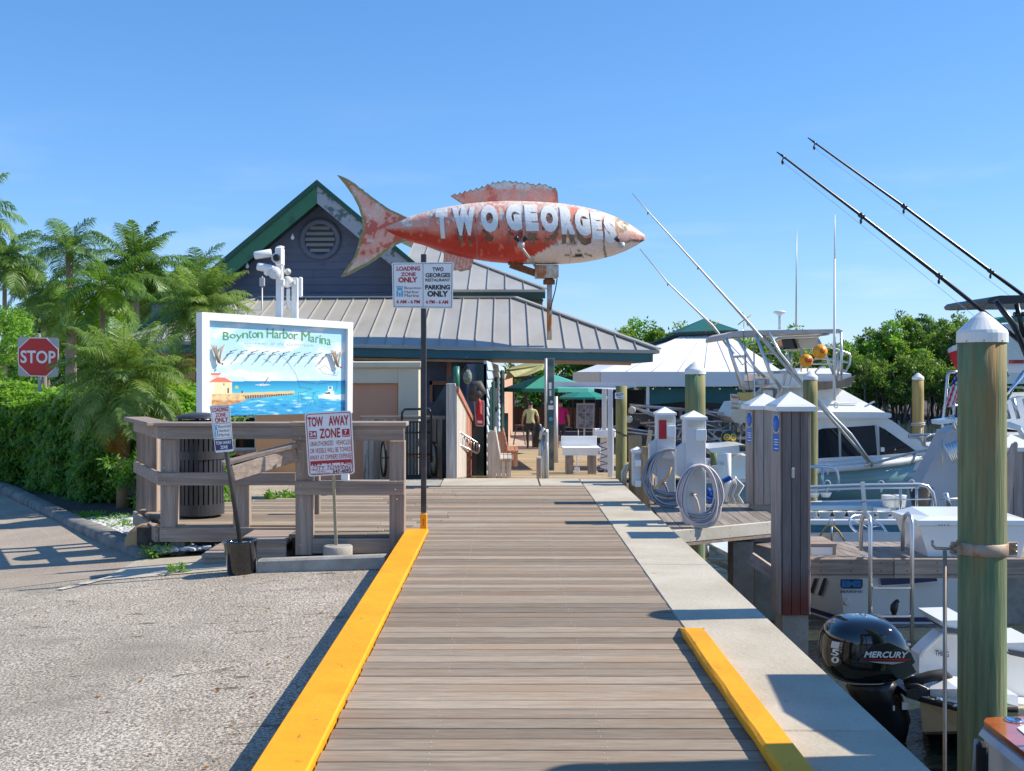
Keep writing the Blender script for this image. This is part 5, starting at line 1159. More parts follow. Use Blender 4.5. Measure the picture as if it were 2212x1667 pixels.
def fish_table():
 k=.0090;t=thing('cleaning_table',P(1255,1030,k),'white fish cleaning table with backboard on thick grey wooden legs','table');y=k*FOC
 def bx(nm,x0,x1,y0,y1,dy,oy,m,r=.006):a,b=P(x0,y0,k),P(x1,y1,k);mb=MB();mb.rbox(((a.x+b.x)/2,y+oy+dy/2,(a.z+b.z)/2),(b.x-a.x,dy,a.z-b.z),r);return mb.build(nm,m,t)
 bx('backboard',1215,1294,946,968,.03,.55,M['white']);bx('front_board',1215,1297.5,969,984.5,.03,0,M['white']);
 a,b=P(1215,967,k),P(1297,967,k);mb=MB();mb.rbox(((a.x+b.x)/2,y+.29,a.z-.02),(b.x-a.x,.62,.03),.005);mb.build('table_top',M['white'],t)
 for x0,x1 in((1222,1239),(1271,1289)):
  bx('leg',x0,x1,984.5,1028,.14,.05,M['woodz']);bx('leg',x0+2,x1-2,984.5,1020,.14,.42,M['woodz'])
 mb=MB();mb.beam(P(1224,1000,k)+Vector((0,.03,0)),P(1238,992,k)+Vector((0,.03,0)),.03,.12);mb.build('brace',M['woodz'],t)
 o=mb=MB();mb.beam(P(1245,978,k)+Vector((0,-.03,0)),P(1246,1010,k)+Vector((0,-.03,0)),.02,.02);mb.rbox(P(1246,1014,k)+Vector((0,-.03,0)),(.1,.03,.09),.005);tag(mb.build('hanging_brush',M['white']),'white scrubbing brush hanging from the cleaning table','brush')
 k2=.0094;t2=thing('outdoor_sink',P(1312,1030,k2),'small white outdoor sink with tap behind the cleaning table','sink')
 a,b=P(1284,928,k2),P(1330,946,k2);mb=MB();mb.rbox(((a.x+b.x)/2,a.y+.2,(a.z+b.z)/2),(b.x-a.x,.45,a.z-b.z),.02);mb.build('basin',M['white'],t2)
 a,b=P(1300,946,k2),P(1328,1030,k2);mb=MB();mb.rbox(((a.x+b.x)/2,a.y+.3,(a.z+b.z)/2),(b.x-a.x,.2,a.z-b.z),.01);mb.build('cabinet',M['pvc'],t2)
 mb=MB();mb.tube([P(1296,930,k2),P(1298,921,k2),P(1304,918,k2),P(1310,934,k2)],.014,6);mb.build('tap',M['black'],t2)
 mb=MB();pts=[];n=90
 for i in range(n):a=i/n*math.pi*2*4;q=i/n;x=1302+math.cos(a)*(8+4*q);yy=955+q*62;p=P(x,yy,.0089);p.y+=math.sin(a)*.08;pts.append(p)
 for i in range(40):a=i/40*math.pi*6;p=P(1301+math.cos(a)*9,1021,.0089);p.y+=math.sin(a)*.09;p.z+=.01*i/8;pts.append(p)
 mb.tube(pts,.009,6);tag(mb.build('coiled_hose',mat('navy_hose',(.02,.035,.10),rough=.4)),'dark blue coiled air hose hanging beside the cleaning table','hose')
fish_table()
def white_frame():
 k=.0083;t=thing('overhead_frame',P(1320,1030,k),'white metal overhead frame with bolted uprights at the end of the landing','frame');y=k*FOC
 def bx(nm,x0,x1,y0,y1,dy,kk):a,b=P(x0,y0,kk),P(x1,y1,kk);mb=MB();mb.rbox(((a.x+b.x)/2,a.y+dy/2,(a.z+b.z)/2),(b.x-a.x,dy,a.z-b.z),.006);mb.build(nm,M['pvc'],t)
 mb=MB();mb.prism([P(1198,825,.0085),P(1374,829,k),P(1374,837,k),P(1330,842,k),P(1198,835,.0085)],(0,.12,0));mb.build('beam',M['pvc'],t)
 bx('upright',1313.5,1324,841,1031,.1,k);bx('upright',1301,1310,838,930,.1,.0088)
 mb=MB()
 for yy in(856,868,877,889):mb.lathe(P(1319,yy,k),[(.01,0),(.009,.006)],6,(0,-1,0))
 o=mb.build('bolts',M['galv'],t);o['kind']='stuff'
white_frame()
def landing_rails():
 t=thing('ramp_handrail',P(1176,1053,.0070),'pale aluminium handrail posts at the head of the ramp','handrail');k=.0070
 for pts in(((1182,1052),(1181.5,990),(1181,928),(1176,926),(1170,934),(1168,950)),((1174,1050),(1173,990),(1172,945),(1168,960),(1166,985))):
  mb=MB();mb.tube([P(x,y,k) for x,y in pts],.028,8);mb.build('tube',M['galv'],t)
 a,b=P(1178,932,k),P(1184,956,k);mb=MB();mb.rbox(((a.x+b.x)/2,a.y,(a.z+b.z)/2),(b.x-a.x,.08,a.z-b.z),.012);mb.build('sleeve',M['galv'],t)
 mb=MB();a,b=P(1159.5,990,.0071),P(1169,1050,.0071);mb.rbox(((a.x+b.x)/2,a.y+.1,(a.z+b.z)/2),(b.x-a.x,.2,a.z-b.z),.005);tag(mb.build('kerb_post',M['plum']),'short dark wooden post beside the ramp handrail','post')
landing_rails()
def cart():
 k=.0071;t=thing('hand_cart',P(900,1058,k),'black slatted hand cart standing upright with hoop handle and bicycle wheel','cart');y=k*FOC
 mb=MB();mb.tube([P(868,920,k),P(868.5,892,k),P(874,885,k),P(928,884,k),P(931,895,k),P(932,1000,k)],.018,8);mb.build('handle',M['black'],t)
 for i in range(9):x=872+i*7;mb=MB();mb.beam(P(x,913,k)+Vector((0,.03,0)),P(x,1030,k)+Vector((0,.03,0)),.036,.015,(0,1,0));mb.build('slat',M['can'],t)
 for yy in(935,982,912,1030):mb=MB();mb.tube([P(868,yy,k),P(934,yy,k)],.013,6);mb.build('crossbar',M['black'],t)
 a,b=P(872,1028,k),P(928,1056,k);mb=MB();mb.rbox(((a.x+b.x)/2,a.y-.02,(a.z+b.z)/2),(b.x-a.x,.3,a.z-b.z),.03);mb.build('tray',M['rubber'],t)
 for x in(829,937):
  c=P(x,992,k+.0001);ax=Vector((1,.25,0)).normalized();mb=MB();r=39*k;mb.lathe(c,[(r-.035,-.02),(r,-.018),(r+.005,0),(r,.018),(r-.035,.02)],28,ax,cap=False);wh=mb.build('wheel',M['rubber'],t)
  mb=MB();mb.lathe(c,[(.04,-.02),(r-.035,-.006),(r-.035,.006),(.04,.02)],28,ax,cap=False);mb.build('wheel_disc',M['cream'],wh)
 mb=MB();mb.tube([P(826,990,k),P(937,988,k)],.012,6);mb.build('axle',M['rust2'],t)
cart()
def screen():
 t=thing('screen_fence',P(830,1050,.0073),'grey board screen fence between enclosure wall and hand cart','fence')
 for i,x in enumerate((785,797,809,821,840,858)):a,b=P(x,905,.00735),P(x+11,1052,.00735);mb=MB();mb.rbox(((a.x+b.x)/2,a.y,(a.z+b.z)/2),(b.x-a.x,.03,a.z-b.z),.004);mb.build('board',M['whitewash'] if i<2 else M['woodz'],t)
 a,b=P(779,899,.0073),P(1000-38,906,.0073);mb=MB();mb.rbox(((a.x+b.x)/2,a.y-.03,(a.z+b.z)/2),(b.x-a.x,.05,a.z-b.z),.004);mb.build('top_rail',M['woodx'],t)
 for x in(932,945):a,b=P(x,906,.00735),P(x+10,1050,.00735);mb=MB();mb.rbox(((a.x+b.x)/2,a.y,(a.z+b.z)/2),(b.x-a.x,.05,a.z-b.z),.004);mb.build('board',M['woodz'],t)
 mb=MB();k=.0078;pr=[(905,905),(930,885),(972,815),(985,790),(990,1046),(905,1046)]
 mb.pp(pr,k,.25);tag(mb.build('tarp',mat('dark_blue_tarp',(.012,.022,.035),(.03,.05,.07),scale=4,rough=.35,bump=.02,bs=5)),'dark blue crumpled tarp covering equipment behind the ramp fence','tarp')
 t=thing('buoy_rack',P(1000,850,.0077),'green post with hanging crab float lines behind the ramp fence','rack');mb=MB();mb.tube([P(986,792,.0078),P(986,850,.0078)],.055,10);mb.build('green_post',mat('green_pvc',(.02,.16,.10),rough=.4),t)
 mb=MB();mb.tube([P(994,815,.0077),P(1000,800,.0077),P(1008,790,.0077),P(1016,805,.0077),P(1019,850,.0077)],.014,6);mb.build('hook',M['black'],t)
 mb=MB();mb.ball(P(1010,815,.0076),.075,12,8,(1,.8,1.6));mb.build('float',mat('green_net_float',(.03,.14,.09),(.30,.25,.20),scale=20,rough=.7,bump=.01),t)
 mb=MB();k=.0082;mb.tube([P(1023,868,k),P(1022,845,k),P(1026,834,k),P(1034,832,k),P(1040,843,k),P(1049,852,k)],[.09,.10,.10,.09,.07,.03],10);mb.ball(P(1031,850,k),.11,12,8,(1,.8,.9));tag(mb.build('pelican_carving',mat('dark_carved_wood',(.045,.04,.035),(.10,.09,.08),scale=10,rough=.6)),'dark carved bird head ornament above the fire extinguisher','carving')
screen()
# VEGETATION
def frond_geo(base,az,el,L,droop,nl,ll,lw,r_,lift=0.,lfwd=.55,twist=0.):
 """returns leaf quads (n,4,3), stalk points"""
 pts=[];p=np.array(base,float);n=14;tang=[]
 for i in range(n+1):
  t=i/n;e=el-droop*t**1.25;d=np.array([math.cos(az)*math.cos(e),math.sin(az)*math.cos(e),math.sin(e)]);pts.append(p.copy());tang.append(d);p=p+d*L/n
 pts=np.array(pts);tang=np.array(tang);side=np.array([-math.sin(az),math.cos(az),0.]);Q=[]
 t0=.14
 ts=t0+(1-t0)*(np.arange(nl)+.5)/nl;idx=ts*n;i0=np.minimum(idx.astype(int),n-1);q=(idx-i0)[:,None]
 B=pts[i0]*(1-q)+pts[i0+1]*q;T=tang[i0]*(1-q)+tang[i0+1]*q
 up=np.cross(side,-T);up=nrm(np.cross(T,side));up=np.where(up[:,2:3]<0,-up,up)
 for sg in(-1,1):
  env=np.sin(np.clip(ts*1.05,0,1)*np.pi*.92+.12)**.6;l=ll*env*r_.uniform(.85,1.1,nl)
  d1=nrm(T*lfwd+side*sg*r_.uniform(.8,1.0,(nl,1))+up*(lift+r_.uniform(-.28,.28,(nl,1))))
  d2=nrm(d1+np.array([0,0,-1.])*r_.uniform(.6,1.3,(nl,1)))
  w=lw*.88*r_.uniform(.8,1.2,nl);wd=nrm(np.cross(d1,up))*w[:,None]*.5
  m=B+d1*l[:,None]*.55;e=m+d2*l[:,None]*.5
  Q.append(np.stack([B-wd*.6,B+wd*.6,m+wd,m-wd],1));Q.append(np.stack([m-wd,m+wd,e+wd*.08,e-wd*.08],1))
 return np.concatenate(Q),pts
def palm(base,ztop,spread,nf,label,r0=.13,m='palm',seed=1,droop=1.7,nl=46,ll=.7,lw=.05,elr=(-.35,1.25),trunkm='trunk',group=None,shaft=True,bias=None,dry=0,cat='palm tree',lean=0.):
 r_=np.random.default_rng(seed);t=thing('palm_tree',base,label,cat,group);bx,by,bz=base;top=np.array([bx+lean,by,ztop]);mb=MB();n=10
 pts=[(bx+lean*(i/n)**1.5,by,bz+(ztop-bz)*i/n) for i in range(n+1)];mb.tube(pts,[r0*(1.15-.3*i/n) for i in range(n+1)],12);mb.build('trunk',M[trunkm],t)
 if shaft:mb=MB();mb.tube([tuple(top+np.array([0,0,-.1])),tuple(top+np.array([0,0,.35]))],[r0*1.25,r0*.6],10);mb.build('crownshaft',M['crownshaft'],t)
 for i in range(nf):
  f=(i+.5)/nf;az=i*2.39996+r_.uniform(-.25,.25);el=elr[1]-(elr[1]-elr[0])*f**.9+r_.uniform(-.1,.1)
  if bias is not None and r_.random()<.6:az=bias+r_.uniform(-.9,.9)
  L=spread*r_.uniform(.85,1.1);Q,sp=frond_geo(top+np.array([0,0,.15]),az,el,L,droop*r_.uniform(.75,1.1)*(.7 if el>.9 else 1),nl,ll,lw,r_)
  tint=np.clip(r_.uniform(.15,.75)+r_.uniform(-.25,.25,len(Q)),0,1);tb=MB();tb.tube([tuple(p) for p in sp[::2]],[max(.006,.022*spread/2*(1-j/len(sp[::2]))) for j in range(len(sp[::2]))],5,cap=False)
  quads_obj('frond',Q,M['drypalm'] if i>=nf-dry else M[m],t,tint,origin=tuple(top),tube=tb)
 return t
def leafcloud(name,cs,rs,per,L,m,parent=None,seed=0,flat=.7,upb=.5,kind=None,shade=None,tag_=None):
 """leaves clustered round clump centres cs with radii rs"""
 r_=np.random.default_rng(seed);cs=np.array(cs,float);rs=np.array(rs,float);n=len(cs);N=n*per;ci=np.repeat(np.arange(n),per)
 d=nrm(r_.normal(size=(N,3)));rad=rs[ci]*r_.uniform(.35,1.05,N);d2=d.copy();d2[:,2]*=flat;Pn=cs[ci]+d2*rad[:,None]
 D=nrm(d+r_.normal(size=(N,3))*.8+np.array([0,0,-.15]));Nn=nrm(d*.6+np.array([0,0,upb])+r_.normal(size=(N,3))*.45);Nn=nrm(Nn-D*(Nn*D).sum(1,keepdims=True))
 l=L*r_.uniform(.6,1.25,N);Q=leafquads(Pn,D,Nn,l,l*r_.uniform(.38,.55,N));ct=r_.uniform(.1,.8,n)[ci];tint=np.clip(ct+r_.uniform(-.25,.25,N),0,1)
 return quads_obj(name,Q,m,parent,tint,kind=kind)
def broadtree(base,H,rx,ry,rzz,label,seed,m='foliage',nclump=70,per=70,L=.16,trunk_r=.14,group=None,cat='tree',stems=1,name='broadleaf_tree',low=.0,cr=.24):
 r_=np.random.default_rng(seed);t=thing(name,base,label,cat,group);b=np.array(base,float);cc=b+np.array([0,0,H-rzz*.95]);cs=[];rs=[]
 while len(cs)<nclump:
  d=nrm(r_.normal(size=3));q=r_.uniform(.45,1.0)**.5;p=cc+d*np.array([rx,ry,rzz])*q*(1+.18*math.sin(d[0]*7+seed)+.12*math.sin(d[2]*9+d[1]*5))
  if p[2]<b[2]+low:continue
  cs.append(p);rs.append(rx*cr*r_.uniform(.6,1.25))
 mb=MB()
 for s in range(stems):
  a=r_.uniform(0,6.28);o=np.array([math.cos(a),math.sin(a),0])*(0 if stems==1 else rx*r_.uniform(.1,.6));p0=b+o+np.array([0,0,-.3]);p1=cc+o*1.2-np.array([0,0,rzz*.4]);mid=(p0+p1)/2+r_.normal(size=3)*.12*rx;mb.tube([tuple(p0),tuple(mid),tuple(p1)],[trunk_r*1.2,trunk_r,trunk_r*.6],8)
  for i in range(5):c=cs[r_.integers(len(cs))];mb.tube([tuple(p1),tuple((p1+c)/2+r_.normal(size=3)*.1),tuple(c)],[trunk_r*.5,trunk_r*.3,.02],5)
 mb.build('trunk',M['bark'],t);leafcloud('crown',cs,rs,per,L,M[m],t,seed+1);return t
def at_px(x,k,z):p=P(x,VY,k);return(p.x,p.y,z)
def ztop(y,k):return EYE-(y-VY)*k
k=.022;palm(at_px(10,k,-1),ztop(575,k),2.4,22,'tall palm at the far left with orange crown base against the sky',.11,seed=3,ll=.85,lw=.06,nl=50)
k=.020;palm(at_px(-70,k,-1),ztop(470,k),2.6,18,'palm whose hanging fronds enter at the upper left edge',.14,seed=5,ll=.8,lw=.06)
k=.024;palm(at_px(150,k,-1),ztop(555,k),2.6,20,'grey green palm between the far left palm and the bright palm',.2,seed=8,ll=.9,lw=.05,elr=(-.1,1.4))
k=.023;palm(at_px(293,k,-1),ztop(590,k),3.0,24,'dense dark royal palm rising highest left of the gable',.2,seed=12,ll=.8,lw=.07,nl=60,elr=(-.3,1.45),droop=1.5)
k=.018;palm(at_px(222,k,-1),ztop(630,k),2.3,17,'bright green palm in front with pale trunk and outspread fronds',.10,seed=21,ll=.75,lw=.055,nl=54,elr=(-.6,1.0),m='palmy',droop=1.3)
k=.026;palm(at_px(425,k,-1),ztop(600,k),2.3,20,'small palm partly behind the gable roof edge',.13,seed=33,ll=.8,lw=.05,elr=(-.2,1.3))
k=.025;palm(at_px(95,k,-1),ztop(640,k),2.5,22,'lower grey green palm left of the pale trunk',.15,seed=14,ll=.9,lw=.06,elr=(-.4,1.3))
k=.024;palm(at_px(350,k,-1),ztop(640,k),2.8,24,'leafy palm low between the royal palm and the gable',.16,seed=17,ll=.85,lw=.065,elr=(-.4,1.3))
k=.021;palm(at_px(160,k,-1),ztop(690,k),2.2,20,'short palm behind the bright palm trunk',.12,seed=19,ll=.8,lw=.06,elr=(-.4,1.3))
k=.0069;palm((P(268,0,k).x,k*FOC,-.45),ztop(850,k),1.12,72,'feathery pygmy date palm growing over the hedge beside the stop sign',.10,seed=41,m='pygmy',ll=.30,lw=.014,nl=64,elr=(-.75,1.45),droop=1.5,shaft=False,dry=4,trunkm='deadfrond')
k=.0088;palm((P(432,0,k).x,k*FOC,-.45),ztop(688,k),1.15,62,'feathery pygmy date palm rising behind the left edge of the billboard',.09,seed=47,m='pygmy',ll=.30,lw=.015,nl=60,elr=(-.6,1.45),droop=1.4,shaft=False,dry=2,trunkm='deadfrond')
k=.0086;palm((P(350,0,k).x,k*FOC,-.45),ztop(845,k),.95,40,'low feathery palm between hedge and billboard with one orange frond',.08,seed=53,m='pygmy',ll=.28,lw=.015,nl=56,elr=(-.5,1.3),droop=1.5,shaft=False,dry=3,trunkm='deadfrond')
t=thing('hanging_frond',P(270,1000,.0073),'long yellow green palm frond hanging down in front of the hedge','palm frond');r_=np.random.default_rng(4)
Q,sp=frond_geo(tuple(P(282,955,.0071)),R(188),R(-12),1.15,1.0,54,.24,.02,r_,lift=.2);tb=MB();tb.tube([tuple(p) for p in sp],.008,5);quads_obj('leaflets',Q,M['palmy'],t,np.clip(.7+r_.uniform(-.2,.3,len(Q)),0,1),tube=tb)
def hedge():
 r_=np.random.default_rng(11);t=thing('hedge',(-7.4,17.5,-.45),'dense bright green trimmed hedge on the planting bed at far left','hedge')
 A=np.array([-5.55,16.2]);B=np.array([-11.5,22.6]);d=(B-A);Ln=np.linalg.norm(d);d=d/Ln;nn=np.array([d[1]*-1,d[0]]);
 if nn[0]<0:nn=-nn
 N=70000;s=r_.uniform(0,Ln,N);which=r_.random(N);H=1.62;Wd=1.8;X=np.zeros((N,3));Nv=np.zeros((N,3))
 h=np.minimum(H,1.25+.6*s)+.10*np.sin(s*2.3)+.05*np.sin(s*6.1);u=r_.random(N)
 fr=which<.55;tp=(which>=.55)&(which<.85);en=which>=.85
 off=np.zeros(N);z=np.zeros(N)
 z[fr]=u[fr]*h[fr];off[fr]=.12+.10*np.sin(z[fr]*2.4+s[fr]*1.7)
 z[tp]=h[tp]+.06*np.sin(s[tp]*3);off[tp]=.15+u[tp]*Wd
 s[en]=r_.uniform(-.25,.15,en.sum());hh=.95;z[en]=u[en]*hh;off[en]=.2+r_.random(en.sum())*1.2
 cell=np.sin(s*5.1+z*7.3)*np.cos(z*9.7-s*3.3+off*4);off=off+.11*cell+.14*np.sin(s*2.9+z*1.3)+r_.uniform(0,.22,N)+.25*(z/1.6)**3*fr;z=z+.07*np.cos(s*4.3+off*5)
 X[:,0]=A[0]+d[0]*s+nn[0]*off;X[:,1]=A[1]+d[1]*s+nn[1]*off;gy=np.array([gz(x) for x in X[:,0]]);X[:,2]=gy+.05+z
 Nv[:,:2]=-nn;Nv[tp]=(0,0,1);Nv[en,:2]=-d;Nv+=r_.normal(size=(N,3))*.55+np.array([0,0,.45]);Nv=nrm(Nv);D=nrm(r_.normal(size=(N,3))+np.array([.1,-.2,-.5]));D=nrm(D-Nv*(D*Nv).sum(1,keepdims=True)*.8)
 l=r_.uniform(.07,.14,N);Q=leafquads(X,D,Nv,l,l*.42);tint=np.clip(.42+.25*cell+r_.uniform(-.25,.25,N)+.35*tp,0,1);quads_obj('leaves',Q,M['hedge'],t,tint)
 mb=MB();core=[]
 for sgn in range(12):
  q=Ln*sgn/11;hq=min(H,1.25+q*.6)-.35;c=A+d*(q+.3);p0=c+nn*.6;p1=c+nn*(Wd-.1);core.append([Vector((p0[0],p0[1],gz(p0[0]))),Vector((p0[0],p0[1],gz(p0[0])+hq)),Vector((p1[0],p1[1],gz(p0[0])+hq)),Vector((p1[0],p1[1],gz(p0[0])))])
 mb.loft(core,smooth=False);mb.build('branches',M['darkgreen'],t)
hedge()
def shrub(c,r,label,seed,m='hedge',n=10,per=60,L=.07,cat='shrub',h=1.):
 r_=np.random.default_rng(seed);cs=[np.array(c)+np.array([r_.uniform(-r,r),r_.uniform(-r,r),r_.uniform(.1,1)*r*h]) for _ in range(n)];t=thing('shrub',c,label,cat);mb=MB()
 for p in cs:mb.tube([tuple(c),tuple(p)],[.008,.003],4)
 mb.build('stems',M['bark'],t);leafcloud('leaves',cs,[r*.4]*n,per,L,M[m],t,seed)
shrub(tuple(G(300,1095,-.35)),.32,'leafy dark green shrub between hedge and corner of the deck',61,n=22,per=70,L=.09,h=2.2)
shrub(tuple(G(355,1060,-.35)),.35,'leafy green shrub behind the deck corner posts',62,n=20,per=70,L=.09,h=2.4)
shrub((-3.62,11.5,-.30),.14,'small light green weed by the bed corner',63,n=7,per=30,L=.045,cat='weed')
for i,(x,y) in enumerate(((408,1196),(432,1190),(466,1192))):shrub(tuple(G(x,y,-.33)),.10-.01*i,('tallest bright weed under the deck fascia','middle bright weed under the deck fascia','low bright weed under the deck fascia nearest the bucket')[i],64+i,n=9,per=26,L=.045,cat='weed',h=1.6,m='hedge')
shrub(tuple(G(387,1243,-.31)),.07,'small weed growing from the pavement joint',68,n=6,per=24,L=.04,cat='weed',h=1.5)
for i,(x,y) in enumerate(((497,1090),(590,1082),(612,1078),(640,1076))):shrub(tuple(G(x,y,-.05)),.10,('small green plant at deck edge left of orange wall','first small plant before the orange wall','second small plant before the orange wall','third small plant before the orange wall beside the post')[i],70+i,n=8,per=24,L=.05,cat='weed',h=1.0)
def grasscover():
 r_=np.random.default_rng(5);N=4500;y=r_.uniform(11.0,15.0,N);y=y+.8;x=-3.80-(y-11.45)*.62+r_.uniform(.35,1.2,N);keep=(np.sin(x*5)*np.cos(y*4)+r_.uniform(-.4,.4,N))>.25;x,y=x[keep],y[keep];n=len(x);z=np.array([gz(a) for a in x])+.06
 D=nrm(np.stack([r_.normal(size=n)*.6,r_.normal(size=n)*.6,np.ones(n)*.7],1));Nn=nrm(r_.normal(size=(n,3)));l=r_.uniform(.04,.09,n);quads_obj('ground_cover',leafquads(np.stack([x,y,z],1),D,Nn,l,l*.3),M['hedge'],None,r_.uniform(.2,.9,n),kind='stuff')
grasscover()
mb=MB();mb.ball((-3.85,12.0,-.25),.26,18,10,(1,.8,.85));tag(mb.build('boulder',M['boulder']),'rounded orange boulder at the corner of the left deck','boulder')
mb=MB();mb.ball((-3.55,13.5,-.2),.3,18,10,(1.2,.8,.7));tag(mb.build('boulder',M['boulder']),'flatter orange boulder behind the rear deck posts','boulder')
k=.015;broadtree(at_px(-5,k,-.9),ztop(655,k)+.9,1.4,1.3,1.5,'bright green round tree at the left edge behind the stop sign',81,m='hedge',nclump=90,per=90,L=.13,group=None)
bgl=['olive green tree behind the stop sign','broad tree behind the bright palm trunk','loose tree right of the pale palm trunk','dark tree below the royal palm','tree beside the lower green rake board','low tree mass far behind the hedge']
for i,(x,y,r) in enumerate(((95,655,1.7),(180,700,1.8),(300,650,2.0),(355,610,2.0),(250,720,2.0),(60,740,2.2))):
 k=.027+.002*(i%3);broadtree(at_px(x,k,-1),ztop(y,k)+1,r,r*.9,r,bgl[i],90+i,m=('foliage','hedge')[i%2],nclump=75,per=80,L=.22,low=.3)
for i in range(9):
 k=.034;x=-40+i*62;broadtree(at_px(x,k,-1),4.2+(i%3)*.7,2.4,2,2.2,ORD(i)+' dark tree from the left in the distant row behind the palms',110+i,m='foliage',nclump=60,per=60,L=.3,group='distant trees behind the palms',low=.2)
for i,(x,y,r) in enumerate(((1130,800,3.),(1200,780,3.2),(1260,770,3.),(1338,722,2.6),(1385,694,3.0),(1445,706,2.8),(1500,720,3.0),(1570,730,3),(1640,735,3),(1700,725,3.))):
 k=.030;broadtree(at_px(x,k,-1.),ztop(y,k)+1,r*.85,r*.7,r*.9 if y<720 else r*.7,ORD(i)+' tree from the left in the wooded bank behind restaurant and tent',130+i,m=('mangrove','hedge','foliage')[i%3],nclump=80,per=85,L=.26,group='trees behind the restaurant',low=0)
r2=random.Random(4);tops=[(1790,752),(1835,748),(1868,745),(1905,722),(1918,718),(1950,705),(1962,700),(2005,738),(2045,705),(2068,700),(2100,712),(2150,715),(2200,700),(2245,705)]
for i,(x,y) in enumerate(tops):
 k=.0292+r2.uniform(-.0008,.001);H_=ztop(y,k)+1.1;broadtree(at_px(x,k,-1.1),H_,1.75,1.5,H_*.50,ORD(i)+' mangrove tree from the left in the bank across the water',160+i,m=('mangrove','hedge','mangrove')[i%3],nclump=95,per=85,L=.21,trunk_r=.06,group='mangroves across the water',stems=5,low=1.0,cr=.22)
for i in range(12):
 x=1780+i*42;k=.0275;broadtree(at_px(x,k,-1.2),3.3+(i%3)*.35,1.3,1.1,1.35,ORD(i)+' low mangrove bush from the left at the edge of the far bank',190+i,m='mangrove',nclump=60,per=60,L=.18,trunk_r=.035,group='low mangroves at the water edge',stems=7,low=.9)
for i,(x,y,rr) in enumerate(((1901,706,.75),(1949,700,.9),(1972,695,.8),(2062,688,1.))):k=.029;broadtree(at_px(x,k,-1.),ztop(y,k)+1,rr,rr,rr*.9,ORD(i)+' thin open crowned tree from the left standing above the mangroves',210+i,m='foliage',nclump=16,per=70,L=.2,trunk_r=.05,group='tall thin trees above the mangroves',low=3,cr=.34)
k=.031;palm(at_px(2030,k,-1),ztop(722,k),2.0,18,'wind blown coconut palm above the mangroves by the large green piling',.1,seed=77,ll=.9,lw=.08,nl=30,bias=R(190),m='palm')
def litter():
 r_=np.random.default_rng(77);N=260;x=np.concatenate([-1.05-np.abs(r_.normal(size=130))*.35,r_.uniform(-5,-1.1,130)]);y=np.concatenate([r_.uniform(3.5,10.2,130),r_.uniform(4,10,130)]);z=np.array([gz(a) for a in x])+.006
 D=nrm(np.stack([r_.normal(size=N),r_.normal(size=N),np.zeros(N)],1));Nn=nrm(np.stack([r_.normal(size=N)*.3,r_.normal(size=N)*.3,np.ones(N)],1));l=r_.uniform(.012,.04,N);quads_obj('leaf_litter',leafquads(np.stack([x,y,z],1),D,Nn,l,l*.5),M['drypalm'],None,r_.uniform(0,.6,N),kind='stuff')
litter()
# STOP SIGN and street things
def stop():
 k=.00866;c=P(81.5,771,k);t=thing('stop_sign',P(83,1090,k),'red stop sign with square grey backing at the left behind the hedge','sign');q=Quad(P(38,729,k),P(127,730.5,k),P(126,815,k),P(39,813,k))
 mb=MB();q.plate(mb,.0,.0,1,1,-.004,.006,.05);mb.build('backing_plate',M['galvsign'],t);f=q.at(.002);f2=q.at(.005);f3=q.at(.008)
 def oct(f,r):return[f(.5+r*math.cos(R(22.5+45*i)),.5+r*math.sin(R(22.5+45*i))) for i in range(8)]
 mb=MB();mb.prism(oct(f,.540),(0,.004,0));mb.build('white_octagon',M['signwhite'],t);mb=MB();mb.prism(oct(f2,.515),(0,.003,0));mb.build('red_octagon',M['stopred'],t)
 text_on('lettering','STOP',f3,(.07,.335,.93,.665),M['signwhite'],t,.02);mb=MB();mb.rbox(P(83,726,k)+Vector((0,.02,0)),(.06,.05,.08),.01);mb.build('post_cap',M['galvsign'],t)
 mb=MB();a=P(84,815,k);mb.box((a.x,a.y+.03,0),(.05,.04,3.4));mb.build('post',M['galvsign'],t)
stop()
def canopy():
 k=.016;t=thing('street_canopy',P(20,900,k),'small turquoise canopy on a red post beyond the hedge at the left edge','canopy');mb=MB();mb.pp([(-30,846),(52,845),(56,853),(40,868),(-30,866)],k,1.6);mb.build('canopy_sheet',mat('turquoise_canopy',(.03,.30,.27),rough=.4),t)
 for x in(-4,8):mb=MB();a=P(x,866,k);mb.box((a.x,a.y+.5,a.z/2-.5),(.10,.1,a.z+1));mb.build('post',M['redwood'],t)
canopy()
# PILINGS
def cone_pile(x0,x1,ytop,k,m,label,zb=-2.6,capm='cap',caph=None,overhang=1.05,strip=None,group=None,lean=0):
 cx=P((x0+x1)/2,0,k).x;y=k*FOC;r=(x1-x0)/2*k;zt=ztop(ytop,k);h=caph*k if caph else r*1.1;base=(cx,y,zb);t=thing('piling',base,label,'piling',group)
 mb=MB();n=22;rr=random.Random(int(x0));rings=[]
 zc=zt-h
 for i in range(13):
  z=zb+(zc+.02-zb)*i/12;rings.append([Vector((cx+lean*(i/12-1)+r*(1+.012*math.sin(j*3.1+i*.6)+.01*math.sin(j*7.7))*math.cos(2*math.pi*j/n),y+r*(1+.012*math.sin(j*3.1+i*.6))*math.sin(2*math.pi*j/n),z)) for j in range(n)])
 mb.loft(rings);mb.build('pile',m,t)
 if capm:
  mb=MB();ro=r*overhang;skirt=h*.30;mb.lathe((cx,y,zc),[(ro,0),(ro,skirt),(ro*.95,skirt+h*.10),(ro*.42,h*.80),(ro*.10,h*.99),(.002,h)],28,smooth=False);mb.build('cone_cap',M[capm],t)
 return t
big=cone_pile(2072,2171,674,.0031,M['pile'],'large green piling with white cone cap nearest the camera',caph=67,overhang=1.06)
